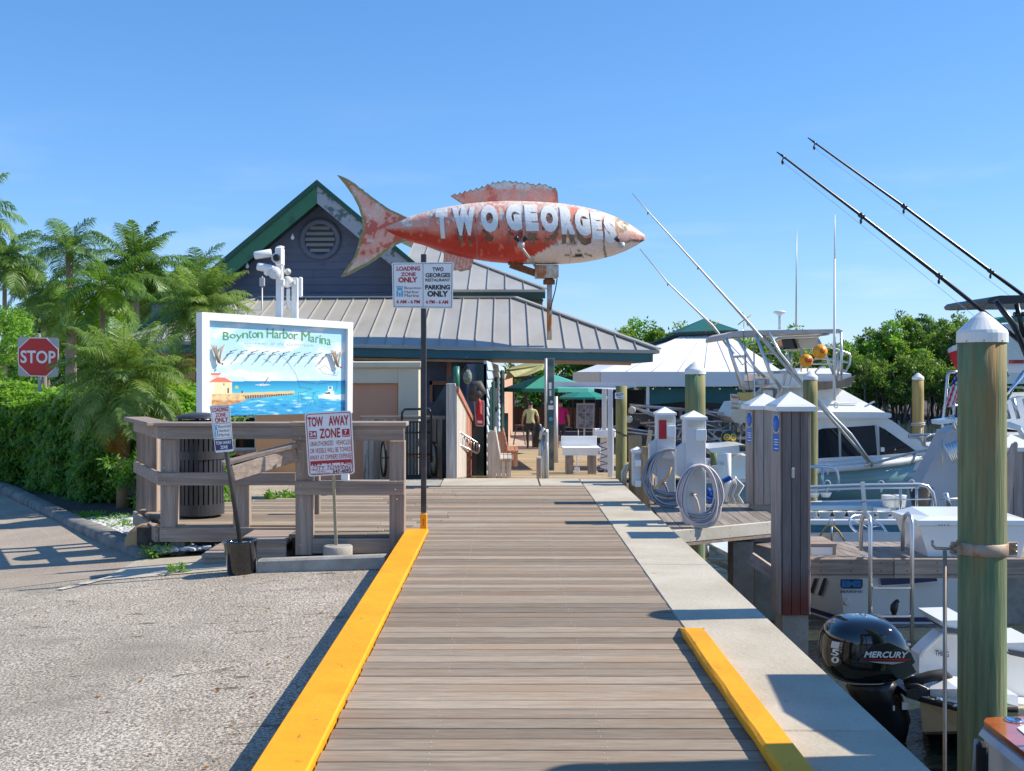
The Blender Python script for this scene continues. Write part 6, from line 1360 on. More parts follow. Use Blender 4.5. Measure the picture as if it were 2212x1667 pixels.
def bigpile_extra():
 k=.0031;c=Vector((P(2121.5,0,k).x,k*FOC,0));r=49.5*k;z=ztop(1184,k);h=.083;t=big
 mb=MB();mb.lathe((c.x,c.y,z-h/2),[(r+.002,0),(r+.010,.004),(r+.010,h-.004),(r+.002,h)],28,cap=False);mb.build('strap',M['strap'],t)
 for sg in(-1,1):
  mb=MB();mb.rbox((c.x+sg*(r+.03),c.y-.03,z),(.07,.03,h*1.05),.003);b=mb.build('clamp_flange',M['strap'],t)
  for dz in(-.02,.02):mb=MB();mb.tube([(c.x+sg*(r+.04),c.y-.05,z+dz),(c.x+sg*(r+.085 if sg<0 else r+.055),c.y-.055,z+dz)],.009,6);mb.build('bolt',M['copper'],b)
 mb=MB()
 for a in(-2.6,-1.9,-1.1):mb.lathe((c.x+r*1.06*math.cos(a),c.y+r*1.06*math.sin(a),ztop(738,k)),[(.006,0),(.005,.003)],6,(math.cos(a),math.sin(a),0))
 o=mb.build('cap_nails',M['copper'],t);o['kind']='stuff'
 t2=thing('standpipe',P(2041,1667,.00305),'thin brown brass pipe standing left of the large green piling with bent hook','pipe');kk=.00305
 mb=MB();mb.tube([P(2041,1190,kk),P(2041,2260,kk)],.0135,10);mb.build('pipe',M['copper'],t2)
 mb=MB();mb.tube([P(2014,1168,kk),P(2014,1178,kk),P(2022,1185,kk),P(2060,1187,kk)],.010,8);mb.build('hook',M['copper'],t2)
bigpile_extra()
cone_pile(1480,1523.5,782,.0068,M['pile'],'green piling with cone cap standing behind the hose pedestals',caph=27,zb=-2.6)
cone_pile(1735.5,1765.5,802,.0088,M['pile2'],'slender olive piling just behind the boarded mooring posts',caph=19,zb=-2.6)
cone_pile(1971,1995,806,.0118,M['pile3'],'yellowish piling standing alone in the open water',caph=15,zb=-2.6)
cone_pile(1330,1354,836,.0073,M['pile2'],'bare topped olive piling with small name sign beside the white frame',capm=None,zb=-2.6,caph=1)
def pile_bits():
 k=.0072;q=Quad(P(1327,849,k)+Vector((0,-.11,0)),P(1347,848,k)+Vector((0,-.11,0)),P(1346.5,862,k)+Vector((0,-.11,0)),P(1327,862,k)+Vector((0,-.11,0)));t=thing('name_sign',q.c[3],'small white name sign nailed on the olive piling','sign');mb=MB();q.plate(mb,0,0,1,1,0,.01);mb.build('sign_plate',M['signwhite'],t)
 text_on('lettering','IKOY',q.at(.004),(.12,.12,.92,.56),M['signnavy'],t,.03,.2);text_on('lettering','TIKA',q.at(.004),(.25,.66,.85,.88),M['signnavy'],t,.02)
 k=.0118;c=P(1983,921,k);r=12*k;mb=MB();pts=[(c.x+(r+.015)*math.cos(a),c.y+(r+.015)*math.sin(a),c.z+.02*a/3) for a in np.linspace(0,4*math.pi,40)];mb.tube(pts,.02,6);mb.tube([P(1990,925,k-.0001),P(1986,950,k-.0001),P(1993,962,k-.0001),P(1989,985,k-.0001)],.03,6);tag(mb.build('rope',M['rope_w']),'pale rope wound round the lone yellowish piling','rope')
 k=.0073;c=P(1342,937,k);r=12.3*k;mb=MB();mb.tube([(c.x+(r+.006)*math.cos(a),c.y+(r+.006)*math.sin(a),c.z-.03*math.cos(a)) for a in np.linspace(0,2*math.pi,24)],.008,5);tag(mb.build('cable_tie',M['black']),'black cable looped round the olive piling','cable')
pile_bits()
def stump(x0,x1,y0,yb,k,label,m='stump'):
 c=P((x0+x1)/2,yb,k);r=(x1-x0)/2*k;zt=ztop(y0,k);mb=MB();n=18;mb.loft([[Vector((c.x+r*s*(1+.03*math.sin(j*2.7+i))*math.cos(2*math.pi*j/n),c.y+r*s*math.sin(2*math.pi*j/n),z)) for j in range(n)] for i,(z,s) in enumerate(((-2.5,1.02),(0,1),(zt-.02,1),(zt,.93)))]);return tag(mb.build('stump_pile',M[m]),label,'piling','cut off pilings')
stump(1358,1386,941,1090,.0068,'taller cut off brown piling behind the small pedestal');stump(1385,1412,965,1090,.0066,'shorter cut off brown piling with dark drips on its top')
mb=MB();mb.beam(P(1400,966,.0066),P(1405,930,.0066),.06,.03,(0,1,0));tag(mb.build('wood_stake',mat('raw_wood',(.55,.42,.25),rough=.8)),'raw wooden stake standing on the shorter cut piling','stake')
def boardpost(fx0,fx1,sx,ytop_,yb,k,label,low_red,ncol=3,D=.36):
 X0,X1=P(fx0,0,k).x,P(fx1,0,k).x;Y0=k*FOC;zt=ztop(ytop_,k);zb=ztop(yb,k);t=thing('mooring_post',((X0+X1)/2,Y0+D/2,-2.6),label,'mooring post');zr=ztop(1255,k) if low_red else None;w_=(X1-X0-.02)/ncol
 for i in range(ncol):
  xa=X0+.02+w_*i;
  mb=MB();mb.rbox((xa+w_/2,Y0+.012,(zb+zt)/2),(w_-.005,.024,zt-zb),.003);mb.build('board',M['plumr' if low_red else 'plum'],t)
 for i in range(2):
  d_=D/2;mb=MB();mb.rbox((X0+.010,Y0+.03+d_*(i+.5),(zb+zt)/2),(.022,d_-.005,zt-zb),.003);mb.build('board',M['whitewash'] if 0 else M['plum'],t)
  mb=MB();mb.rbox((X1+.012,Y0+.03+d_*(i+.5),(zb+zt)/2),(.022,d_-.005,zt-zb),.003);mb.build('board',M['plum'],t)
 mb=MB();mb.bb(X0+.03,X1,Y0+.03,Y0+D,-2.6,zt-.01);mb.build('concrete_core',M['conc_dark'],t)
 cx,cy=(X0+X1)/2+.005,Y0+D/2+.01;hx,hy=(X1-X0)/2+.055,D/2+.05;h=.145;mb=MB();z=zt-.01
 b0=[Vector((cx+a*hx,cy+b*hy,z)) for a,b in((-1,-1),(1,-1),(1,1),(-1,1))];b1=[p+Vector((0,0,.045)) for p in b0];ap=Vector((cx,cy,z+.045+h));b2=[p.lerp(Vector((cx,cy,p.z)),.10)+Vector((0,0,.02)) for p in b1]
 mb.add(b0+b1+b2+[ap],[(0,3,2,1)]+[(i,(i+1)%4,4+(i+1)%4,4+i) for i in range(4)]+[(4+i,4+(i+1)%4,8+(i+1)%4,8+i) for i in range(4)]+[(8+i,8+(i+1)%4,12) for i in range(4)]);mb.build('pyramid_cap',M['cap'],t)
 return t,X0,Y0
m=woodmat('two_tone_wood',(.16,.125,.115),(.25,.20,.185),2,rnd=.1)
def two_tone(m):
 t_=m.node_tree;N=t_.nodes;b=N['Principled BSDF'];src=b.inputs['Base Color'].links[0].from_socket;tc=N.new('ShaderNodeTexCoord');sp=N.new('ShaderNodeSeparateXYZ');t_.links.new(tc.outputs['Object'],sp.inputs[0])
 q=N.new('ShaderNodeMapRange');q.inputs['From Min'].default_value=.48;q.inputs['From Max'].default_value=.12;t_.links.new(sp.outputs['Z'],q.inputs['Value']);x=N.new('ShaderNodeMix');x.data_type='RGBA';t_.links.new(q.outputs[0],x.inputs[0]);t_.links.new(src,x.inputs[6]);x.inputs[7].default_value=(.17,.05,.035,1);t_.links.new(x.outputs[2],b.inputs['Base Color'])
two_tone(m);M['plumr']=m
tf,X0f,Y0f=boardpost(1686,1748,0,887,1330,.0045,'front boarded mooring post with white pyramid cap and small blue tag',True)
tr,X0r,Y0r=boardpost(1626,1690,0,884,1091,.0054,'rear boarded mooring post with white pyramid cap',False)
def tags():
 for k,x,X0,Y0,lab in((.0045,1677,X0f,Y0f,'blue oval and square slip tag on the front boarded post'),(.0054,1618,X0r,Y0r,'blue oval and square slip tag on the rear boarded post')):
  t=thing('slip_tag',P(x,955,k),lab,'sign');
  c=Vector((X0-.012,Y0+.10,ztop(917 if k<.005 else 908,k)));mb=MB()
  nx=Vector((-.92,-.38,0)).normalized()
  mb.lathe(c,[(.001,0),(.062,.0),(.062,.008),(.001,.008)],20,nx,cap=False);
  for i in range(len(mb.v)):v=mb.v[i];mb.v[i]=(v[0],v[1],c.z+(v[2]-c.z)*1.55)
  mb.build('oval_rim',M['signwhite'],t);mb=MB();mb.lathe(c+nx*.009,[(.001,0),(.053,.0),(.053,.003),(.001,.003)],20,nx,cap=False)
  for i in range(len(mb.v)):v=mb.v[i];mb.v[i]=(v[0],v[1],c.z+(v[2]-c.z)*1.6)
  mb.build('oval',M['signblue'],t)
  sd=Vector((-nx.y,nx.x,0));sd=-sd if sd.y>0 else sd;q0=c+nx*.006+Vector((0,0,-.10));w_=.055;u=Vector((0,0,1));qq=Quad(q0-sd*w_,q0+sd*w_,q0+sd*w_-u*.17,q0-sd*w_-u*.17)
  if qq.n.dot(nx)<0:qq=Quad(q0+sd*w_,q0-sd*w_,q0-sd*w_-u*.17,q0+sd*w_-u*.17)
  mb=MB();qq.plate(mb,0,0,1,1,0,.006);mb.build('square_tag',M['signblue'],t);mb=MB()
  for v in(.3,.45,.6,.82):qq.plate(mb,.2,v,.8,v+.05,.002,.001)
  o=mb.build('printed_lines',M['signwhite'],t);o['kind']='stuff'
 mb=MB();mb.rbox((P(1712,0,.0045).x,Y0f-.012,ztop(1022,.0045)),(.025,.02,.10),.004);tag(mb.build('hasp',M['galv']),'small metal hasp on the front boarded mooring post','hasp')
tags()
# PIERS
def pier(name,X0,X1,Yf0,Yf1,Yb,z,label,n,beam_m,skew=0.,bh=.16):
 t=thing(name,((X0+X1)/2,(Yf0+Yb)/2,z-.2),label,'pier');w_=(X1-X0)/n
 for i in range(n):
  xa=X0+w_*i;xb=xa+w_-.007;q=(xa-X0)/(X1-X0);ya=Yf0+(Yf1-Yf0)*q;yb=Yf0+(Yf1-Yf0)*(xb-X0)/(X1-X0);mb=MB();zz=z+random.Random(i*7+int(X0*10)).uniform(-.002,.002)
  mb.prism([Vector((xa,ya,zz)),Vector((xb,yb,zz)),Vector((xb+skew,Yb,zz)),Vector((xa+skew,Yb,zz))],(0,0,-.035));mb.build('plank',M['pier'],t)
 segs=1 if X1-X0<2 else 4
 for s in range(segs):
  a=s/segs;b=(s+1)/segs;A=Vector((X0+(X1-X0)*a+.004,Yf0+(Yf1-Yf0)*a-.03,z-bh/2));B=Vector((X0+(X1-X0)*b-.004,Yf0+(Yf1-Yf0)*b-.03,z-bh/2));mb=MB();mb.beam(A,B,.05,bh,ch=.004);mb.build('edge_beam',beam_m,t)
  mb=MB();mb.beam(A+Vector((0,.02,-bh/2-.02)),B+Vector((0,.02,-bh/2-.02)),.08,.03);mb.build('lower_beam',M['woodx'],t)
  bt=MB()
  for f_ in(.15,.5,.85):
   for dz in(-.04,.04):bt.lathe(A.lerp(B,f_)+Vector((0,-.026,dz)),[(.008,0),(.006,.003)],6,(0,-1,0))
  o=bt.build('bolt_heads',M['rust2'],t);o['kind']='stuff'
 mb=MB();mb.bb(X0+.1,X1-.1,max(Yf0,Yf1)+.2,Yb-.1,z-.13,z-.045);mb.build('joists',M['mulch'],t)
 return t
pier('pedestal_pier',1.70,3.02,11.36,12.15,13.7,-.02,'small plank platform carrying the hose pedestals beside the concrete cap',11,mat('pale_beam',(.50,.46,.38),(.58,.54,.46),scale=4,rough=.8,bump=.004),skew=.06,bh=.13)
p2=pier('finger_pier',2.98,6.4,11.02,11.02,12.1,-.25,'long plank finger pier with grey edge beam in front of the moored boats',24,M['woodx'],skew=-.35,bh=.155)
for x,y in((1.95,12.0),(2.75,12.6),(4.9,11.5),(6.0,11.5)):
 pass
mb=MB();mb.bb(2.72,3.0,10.9,11.25,-2.6,-.35) if False else mb.bb(2.44,2.66,11.9,12.2,-2.6,-.22);tag(mb.build('pier_pile',M['conc_dark']),'square wet concrete pile under the pedestal platform','piling')
mb=MB();mb.beam((2.5,11.35,-.30),(2.72,11.2,-.45),.05,.12);tag(mb.build('bracket',M['plumx']),'dark bracket joining platform and front boarded post','bracket')
# PEDESTALS with hoses
def coil(t,cx,cyt,cyb,rx,k,m,sm,n,seed,fy=-.14):
 rr=random.Random(seed)
 for i in range(n):
  a0=rr.uniform(0,6);jx=rr.uniform(-3,3)+(i-n/2)*.8;rxi=rx*rr.uniform(.62,1.06);bot=cyb+rr.uniform(-26,2);off=fy+rr.uniform(-.09,.02);tilt=rr.uniform(-6,6);pts=[]
  for j in range(41):
   a=2*math.pi*j/40;s=math.sin(a);c=math.cos(a);y=(cyt+bot)/2-(bot-cyt)/2*c;w_=rxi*abs(s)**.85*(1.0+.18*(1-c-1));x=cx+jx*(1-c)/2+math.copysign(w_,s)+tilt*(1-c)/2*.5
   p=P(x,y,k);p.y+=off-.03*(1-c);pts.append(p)
  mb=MB();mb.tube(pts,.0155,7,cap=False);h=mb.build('hose_loop',m,t)
  if i%2==0:mb=MB();mb.tube([p+Vector((0,-.0145,.002)) for p in pts],.0038,4,cap=False);mb.build('hose_stripe',sm,h)
def pedestal(x0,x1,yt,yb,k,label,caph,hang,red=False,hose=None,small=False):
 X0,X1=P(x0,0,k).x,P(x1,0,k).x;Y0=k*FOC;D=(X1-X0)*1.15;zc=ztop(yt+caph,k);zb=-.02;t=thing('power_pedestal',((X0+X1)/2,Y0+D/2,zb),label,'power pedestal','power and water pedestals')
 mb=MB();mb.rbox(((X0+X1)/2,Y0+D/2,(zc+zb)/2),(X1-X0,D,zc-zb),.006);mb.build('cabinet',M['pvc'],t)
 cx,cy=(X0+X1)/2,Y0+D/2;hx,hy=(X1-X0)/2+.015,D/2+.015;z=zc;b0=[Vector((cx+a*hx,cy+b*hy,z)) for a,b in((-1,-1),(1,-1),(1,1),(-1,1))];b1=[p+Vector((0,0,.03)) for p in b0];mb=MB();mb.add(b0+b1+[Vector((cx,cy,z+caph*k))],[(0,3,2,1)]+[(i,(i+1)%4,4+(i+1)%4,4+i) for i in range(4)]+[(4+i,4+(i+1)%4,8) for i in range(4)]);mb.build('pyramid_cap',M['white'],t)
 W_=X1-X0
 def plate(nm,u0,u1,v0,v1,d,m,par=t):mb=MB();mb.rbox((X0+W_*(u0+u1)/2,Y0-d/2,ztop((v0+v1)/2,k)),(W_*(u1-u0),d,abs(v1-v0)*k),.003);return mb.build(nm,m,par)
 if small:
  plate('meter_window',.2,.8,yt+caph+3,yt+caph+12,.006,M['galvsign']);plate('socket_cover',.2,.8,994,1008,.05,M['white']);plate('socket_cover',.2,.8,1038,1052,.05,M['white']);return t
 plate('meter_window',.15,.85,yt+caph+4,yt+caph+16,.006,M['cream'])
 plate('socket_cover',.5,.98,yt+40,yt+64,.06,M['white'])
 mb=MB();zz0,zz1=ztop(yt+70,k),ztop(yt+150,k);mb.prism([(X0-.001,Y0+.03,zz0),(X0-.09,Y0+.03,zz0-.06),(X0-.09,Y0+.03,zz1+.05),(X0-.001,Y0+.03,zz1)],(0,D*.6,0));mb.build('side_box',M['pvc'],t)
 if red:plate('red_notice',.08,.5,yt+28,yt+69,.012,M['signred'])
 hx_=(x0+x1)/2;hk=MB();a=[P(hx_-14,hang+20,k),P(hx_-5,hang,k),P(hx_+4,hang-1,k),P(hx_+13,hang+20,k)];hk.prism([p+Vector((0,-.17,0)) for p in a],(0,.17,0));hk.build('hose_hanger',M['pvc'],t)
 mb=MB();p=P(hx_-7,yb-47,k);mb.tube([p,p+Vector((0,-.06,0))],.022,8);mb.tube([p+Vector((-.03,-.06,0)),p+Vector((.03,-.06,0))],.008,6);tp=mb.build('tap',M['copper'],t)
 mb=MB();mb.tube([p+Vector((0,-.06,0)),p+Vector((.03,-.07,-.05)),p+Vector((.055,-.06,-.14)),p+Vector((.06,-.05,-.22))],.013,8);mb.build('supply_hose',hose[0],t)
 ht=thing('coiled_hose',P(hx_,hang,k),label.replace('pedestal','hose loops').split(' with')[0]+' hanging on the pedestal' if 0 else hose[4],'hose');coil(ht,hx_+hose[3],hang,hose[2],hose[1],k,hose[0],M['hose_line'] if hose[5] else M['white'],hose[6],int(x0));return t
pedestal(1481,1525,888,1115,.0049,'front tall pale power pedestal nearest the boarded posts',20,1003,False,(M['hose_w'],52,1131,2,'pinkish white water hose coiled on the front pedestal',True,11))
pedestal(1420,1459,880,1090,.00565,'middle tall pale power pedestal with a red notice',18,969,True,(M['hose_g'],52,1088,2,'grey water hose coiled on the middle pedestal with red notice',False,11))
pedestal(1367,1389,966,1067,.0066,'small short white power pedestal by the cut pilings',12,0,small=True)
mb=MB();mb.tube([P(1345,1050,.0068),P(1345,1020,.0068),P(1352,1008,.0068),P(1362,1005,.0068)],.025,8);mb.tube([P(1350,1052,.0068),P(1350,1024,.0068),P(1356,1012,.0068),P(1366,1008,.0068)],.025,8);tag(mb.build('pvc_conduit',M['cream']),'pair of bent cream conduits rising beside the small pedestal','pipe')
mb=MB();mb.tube([P(1450,1010,.0054),P(1445,1028,.0054),P(1425,1045,.0054),P(1412,1058,.0054)],.011,6);tag(mb.build('yellow_hose',M['hose_y']),'short yellow hose crossing the grey hose coil','hose')
r3=random.Random(8);pts=[P(1540+11*math.sin(i*1.3)+r3.uniform(-3,3),1066+10*math.cos(i*1.9),.0056)+Vector((0,r3.uniform(-.06,.06),0)) for i in range(40)];mb=MB();mb.tube(pts,.014,6);mb.tube([P(1522,1072,.0056),P(1545,1086,.0055),P(1530,1088,.0055)],.014,6);tag(mb.build('rope_heap',M['rope_b']),'tangled blue rope heap on the platform behind the front pedestal','rope')
k=.0060;mb=MB();mb.tube([P(1572,1085,k),P(1572,980,k)],.045,12);tag(mb.build('pvc_standpipe',M['cap']),'cream plastic standpipe between pedestals and the rear boarded post','pipe')
t=thing('shore_cords',P(1590,1085,.0059),'bundle of white shore power cords hanging near the rear boarded post','cords')
for i in range(7):mb=MB();x=1572+i*5;mb.tube([P(1590-i,1030,.0058),P(x+4,1050,.0058),P(x-2-i,1070,.0058),P(x+3,1088,.0058)],.014,6);mb.build('cord',(M['white'],M['galv'],M['cream'])[i%3],t)
mb=MB();mb.beam(P(1562,1040,.0057),P(1578,1032,.0057),.09,.05);tag(mb.build('blue_rag',M['rope_b']),'blue cloth tied at the standpipe','cloth')
# WHITE TENT
def tent():
 k=.0195;t=thing('white_tent',P(1500,960,k),'large white fabric dining tent with grey valance and green peak','tent');Y0=k*FOC;D=9.
 A,B=P(1296,804,k),P(1690,804,k);C,E=P(1568,723,k),P(1480,723,k);C.y+=4.;E.y+=4.;C.z=ztop(723,(Y0+4)/FOC);E.z=C.z;kk=(Y0+4)/FOC;C.x=P(1568,0,kk).x;E.x=P(1482,0,kk).x
 n=7
 for i in range(n):
  q0,q1=i/n,(i+1)/n;mb=MB();mb.prism([A.lerp(B,q0),A.lerp(B,q1),E.lerp(C,q1),E.lerp(C,q0)],(0,.02,.02));mb.build('roof_panel',M['tentw'],t)
  if i:mb=MB();mb.tube([A.lerp(B,q0)+Vector((0,-.01,.02)),E.lerp(C,q0)+Vector((0,-.01,.02))],.012,5);mb.build('panel_seam',M['pvc'],t)
 mb=MB();mb.prism([A,A+Vector((-.9,4,-.05)),E+Vector((0,2,0)),E],(0,0,-.02));mb.build('side_roof',M['tentw'],t)
 mb=MB();mb.prism([B,C,C+Vector((0,2,0)),B+Vector((.6,6,0))],(0,0,-.02));mb.build('side_roof',M['tentw'],t)
 mb=MB();b2=B+Vector((0,0,-.62));a2=A+Vector((0,0,-.62));mb.prism([A,B,b2,a2],(0,.03,0));mb.build('valance',M['tentw'],t)
 mb=MB();mb.prism([A,A+Vector((-.9,4,0)),A+Vector((-.9,4,-.62)),a2],(.02,0,0));mb.build('valance',M['tentg2'],t)
 k2=kk;ap=P(1532.7,685,k2);l=P(1466,718.6,k2);r=P(1590,714,k2);bk=Vector((0,2.4,0));ap2=ap+Vector((0,1.3,0))
 l.y-=.5;r.y-=.5
 mb=MB();mb.add([l,r,ap2,l+Vector((-.2,3,0)),r+Vector((.2,3,0))],[(0,1,2),(1,4,2),(0,2,3),(3,2,4)]);mb.build('peak',M['tentg'],t)
 mb=MB();mb.prism([l,P(1398,744,k2),P(1420,752,k2),P(1484,727,k2),r+Vector((0,0,-.05)),r],(0,.6,0));mb.build('peak_skirt',mat('dark_tent_gap',(.03,.06,.06),rough=.7),t)
 for x,w_ in((1662,7),(1500,6),(1400,6)):p=P(x,835,k);mb=MB();mb.rbox((p.x,p.y+.1,.2),(w_*k,.12,2.5),.01);mb.build('post',M['white'],t)
 mb=MB();mb.pp([(1395,839),(1600,839),(1600,878),(1560,872),(1480,868),(1392,876)],k+.0002,.03);mb.build('teal_curtain',M['tealtarp'],t)
 mb=MB();mb.pp([(1600,838),(1640,838),(1638,880),(1602,880)],k+.0003,.03);mb.build('teal_curtain',M['tealtarp'],t)
 for i in range(7):p=P(1410+i*36,839,k);mb=MB();mb.ball(p+Vector((0,-.05,-.04)),.04,8,6);mb.build('string_light',M['cream'],t)
 mb=MB();mb.bb(A.x-2,B.x+.3,Y0+.2,Y0+D,-1.7,-1.15);mb.build('tent_deck',M['joist'],t)
M['tentg2']=mat('pale_green_valance',(.45,.58,.52),rough=.7);M['joist']=mat('dark_joist',(.06,.05,.045),rough=.9,scale=4)
tent()
# OLD DOCK with the folded aluminium outriggers
def olddock():
 t=thing('old_dock',P(1480,1060,.0115),'dark weathered dock frame with crossed braces behind the pedestals','dock');k=.0112
 def Zb(x,y):return(1327.3+x*.13955,872+y*.13955)
 def bm_(nm,a,b,w_,m,kk=k):A,B=P(*Zb(*a),kk),P(*Zb(*b),kk);mb=MB();mb.beam(A,B,.12,w_,(0,0,1),ch=.01);mb.build(nm,m,t)
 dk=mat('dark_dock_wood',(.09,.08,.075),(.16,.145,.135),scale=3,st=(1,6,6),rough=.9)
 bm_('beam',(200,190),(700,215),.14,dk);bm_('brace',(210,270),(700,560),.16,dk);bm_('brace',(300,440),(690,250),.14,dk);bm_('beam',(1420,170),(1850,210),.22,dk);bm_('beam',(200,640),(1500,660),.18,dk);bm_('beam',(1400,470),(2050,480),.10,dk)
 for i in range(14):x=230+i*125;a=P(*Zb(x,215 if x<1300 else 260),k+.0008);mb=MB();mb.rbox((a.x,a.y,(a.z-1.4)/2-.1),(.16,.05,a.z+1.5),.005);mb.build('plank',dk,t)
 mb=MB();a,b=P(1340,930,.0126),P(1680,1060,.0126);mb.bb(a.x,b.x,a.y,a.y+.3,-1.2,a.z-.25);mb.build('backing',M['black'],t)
 t2=thing('folded_outriggers',P(1500,1000,.0107),'tangle of aluminium outrigger tubes folded over the old dock','outriggers');kk=.0106;r_=random.Random(3)
 L=[((220,15),(1100,90)),((230,35),(1100,110)),((1400,125),(1810,170)),((270,50),(700,190)),((300,65),(660,225)),((440,318),(1080,295)),((1430,292),(1910,292)),((500,345),(1080,400)),((200,385),(640,470)),((200,440),(1080,560)),((950,550),(1060,570)),((1440,330),(1700,400)),((1430,420),(1760,700)),((1440,480),(1620,640)),((1560,480),(1650,370)),((1640,640),(1900,420)),((1700,640),(2030,440)),((1830,340),(1880,400)),((1910,310),(2030,440)),((1920,320),(1870,650)),((1430,520),(1560,640)),((1440,590),(1900,500)),((1040,560),(1090,410)),((960,330),(1090,330)),((1450,415),(1900,430)),((1580,430),(1840,350)),((1440,150),(1830,270)),((1640,320),(1640,350)),((1500,560),(1820,560)),((980,660),(1080,400))]
 for a,b in L:oy=r_.uniform(-.5,.5);mb=MB();mb.tube([P(*Zb(*a),kk)+Vector((0,oy,0)),P(*Zb(*b),kk)+Vector((0,oy+r_.uniform(-.2,.2),0))],.022 if a[0]>1400 else .03,6);mb.build('tube',M['alu'],t2)
 for x,y in((270,105),(225,245)):mb=MB();c=P(*Zb(x,y),.0102);mb.lathe(c,[(.02,-.02),(.075,-.03),(.085,0),(.075,.03),(.02,.02)],16,(0,-1,0));tag(mb.build('white_pulley',M['cream']),('upper' if y<200 else 'lower')+' round cream pulley beside the olive piling','pulley')
 c=P(*Zb(1770,530),.0098);t3=thing('owl_float',c,'black ball float painted with two yellow owl eyes','float');mb=MB();mb.ball(c,.165,20,14);mb.build('ball',M['blk'],t3)
 for sx in(-1,1):
  n_=Vector((sx*.45,-1,.12)).normalized();p=c+n_*.155
  for r1,m_,o in((.075,M['yellowpl'],0),(.052,mat('olive_ring',(.35,.40,.05),rough=.4),.005),(.038,M['redprint'],.010),(.018,M['cream'],.014)):mb=MB();mb.lathe(p+n_*o,[(.001,0),(r1,0),(r1,.008),(.001,.008)],16,n_,cap=False);mb.build('eye',m_,t3)
 t4=thing('white_skiff',P(1560,1050,.0092),'white stern and cockpit of a boat half hidden behind the rear boarded post','boat');k4=.0092
 mb=MB();mb.pp([(1530,970),(1600,962),(1622,965),(1622,978),(1540,985)],k4,1.4);mb.build('coaming',M['gel'],t4)
 mb=MB();mb.pp([(1534,1008),(1570,1004),(1585,985),(1620,985),(1625,1045),(1534,1045)],k4+.0001,1.8);mb.build('side',M['gel'],t4)
 mb=MB();mb.pp([(1525,1036),(1628,1034),(1628,1043),(1525,1045)],k4-.0001,.2);mb.build('rub_rail',M['alu'],t4);mb=MB();mb.pp([(1525,1045),(1628,1043),(1628,1088),(1525,1088)],k4,2.);mb.build('hull',M['hulltl'],t4)
 mb=MB();mb.tube([P(1542,1005,k4),P(1542,978,k4)],.07,10);mb.build('post',M['pile'],t4)
 for i in range(6):mb=MB();p=P(1598+i*3.2,962,k4-.0001);mb.tube([p,p+Vector((.01,0,-.13))],.014,6);mb.build('lure',M['darkgreen'],t4)
olddock()
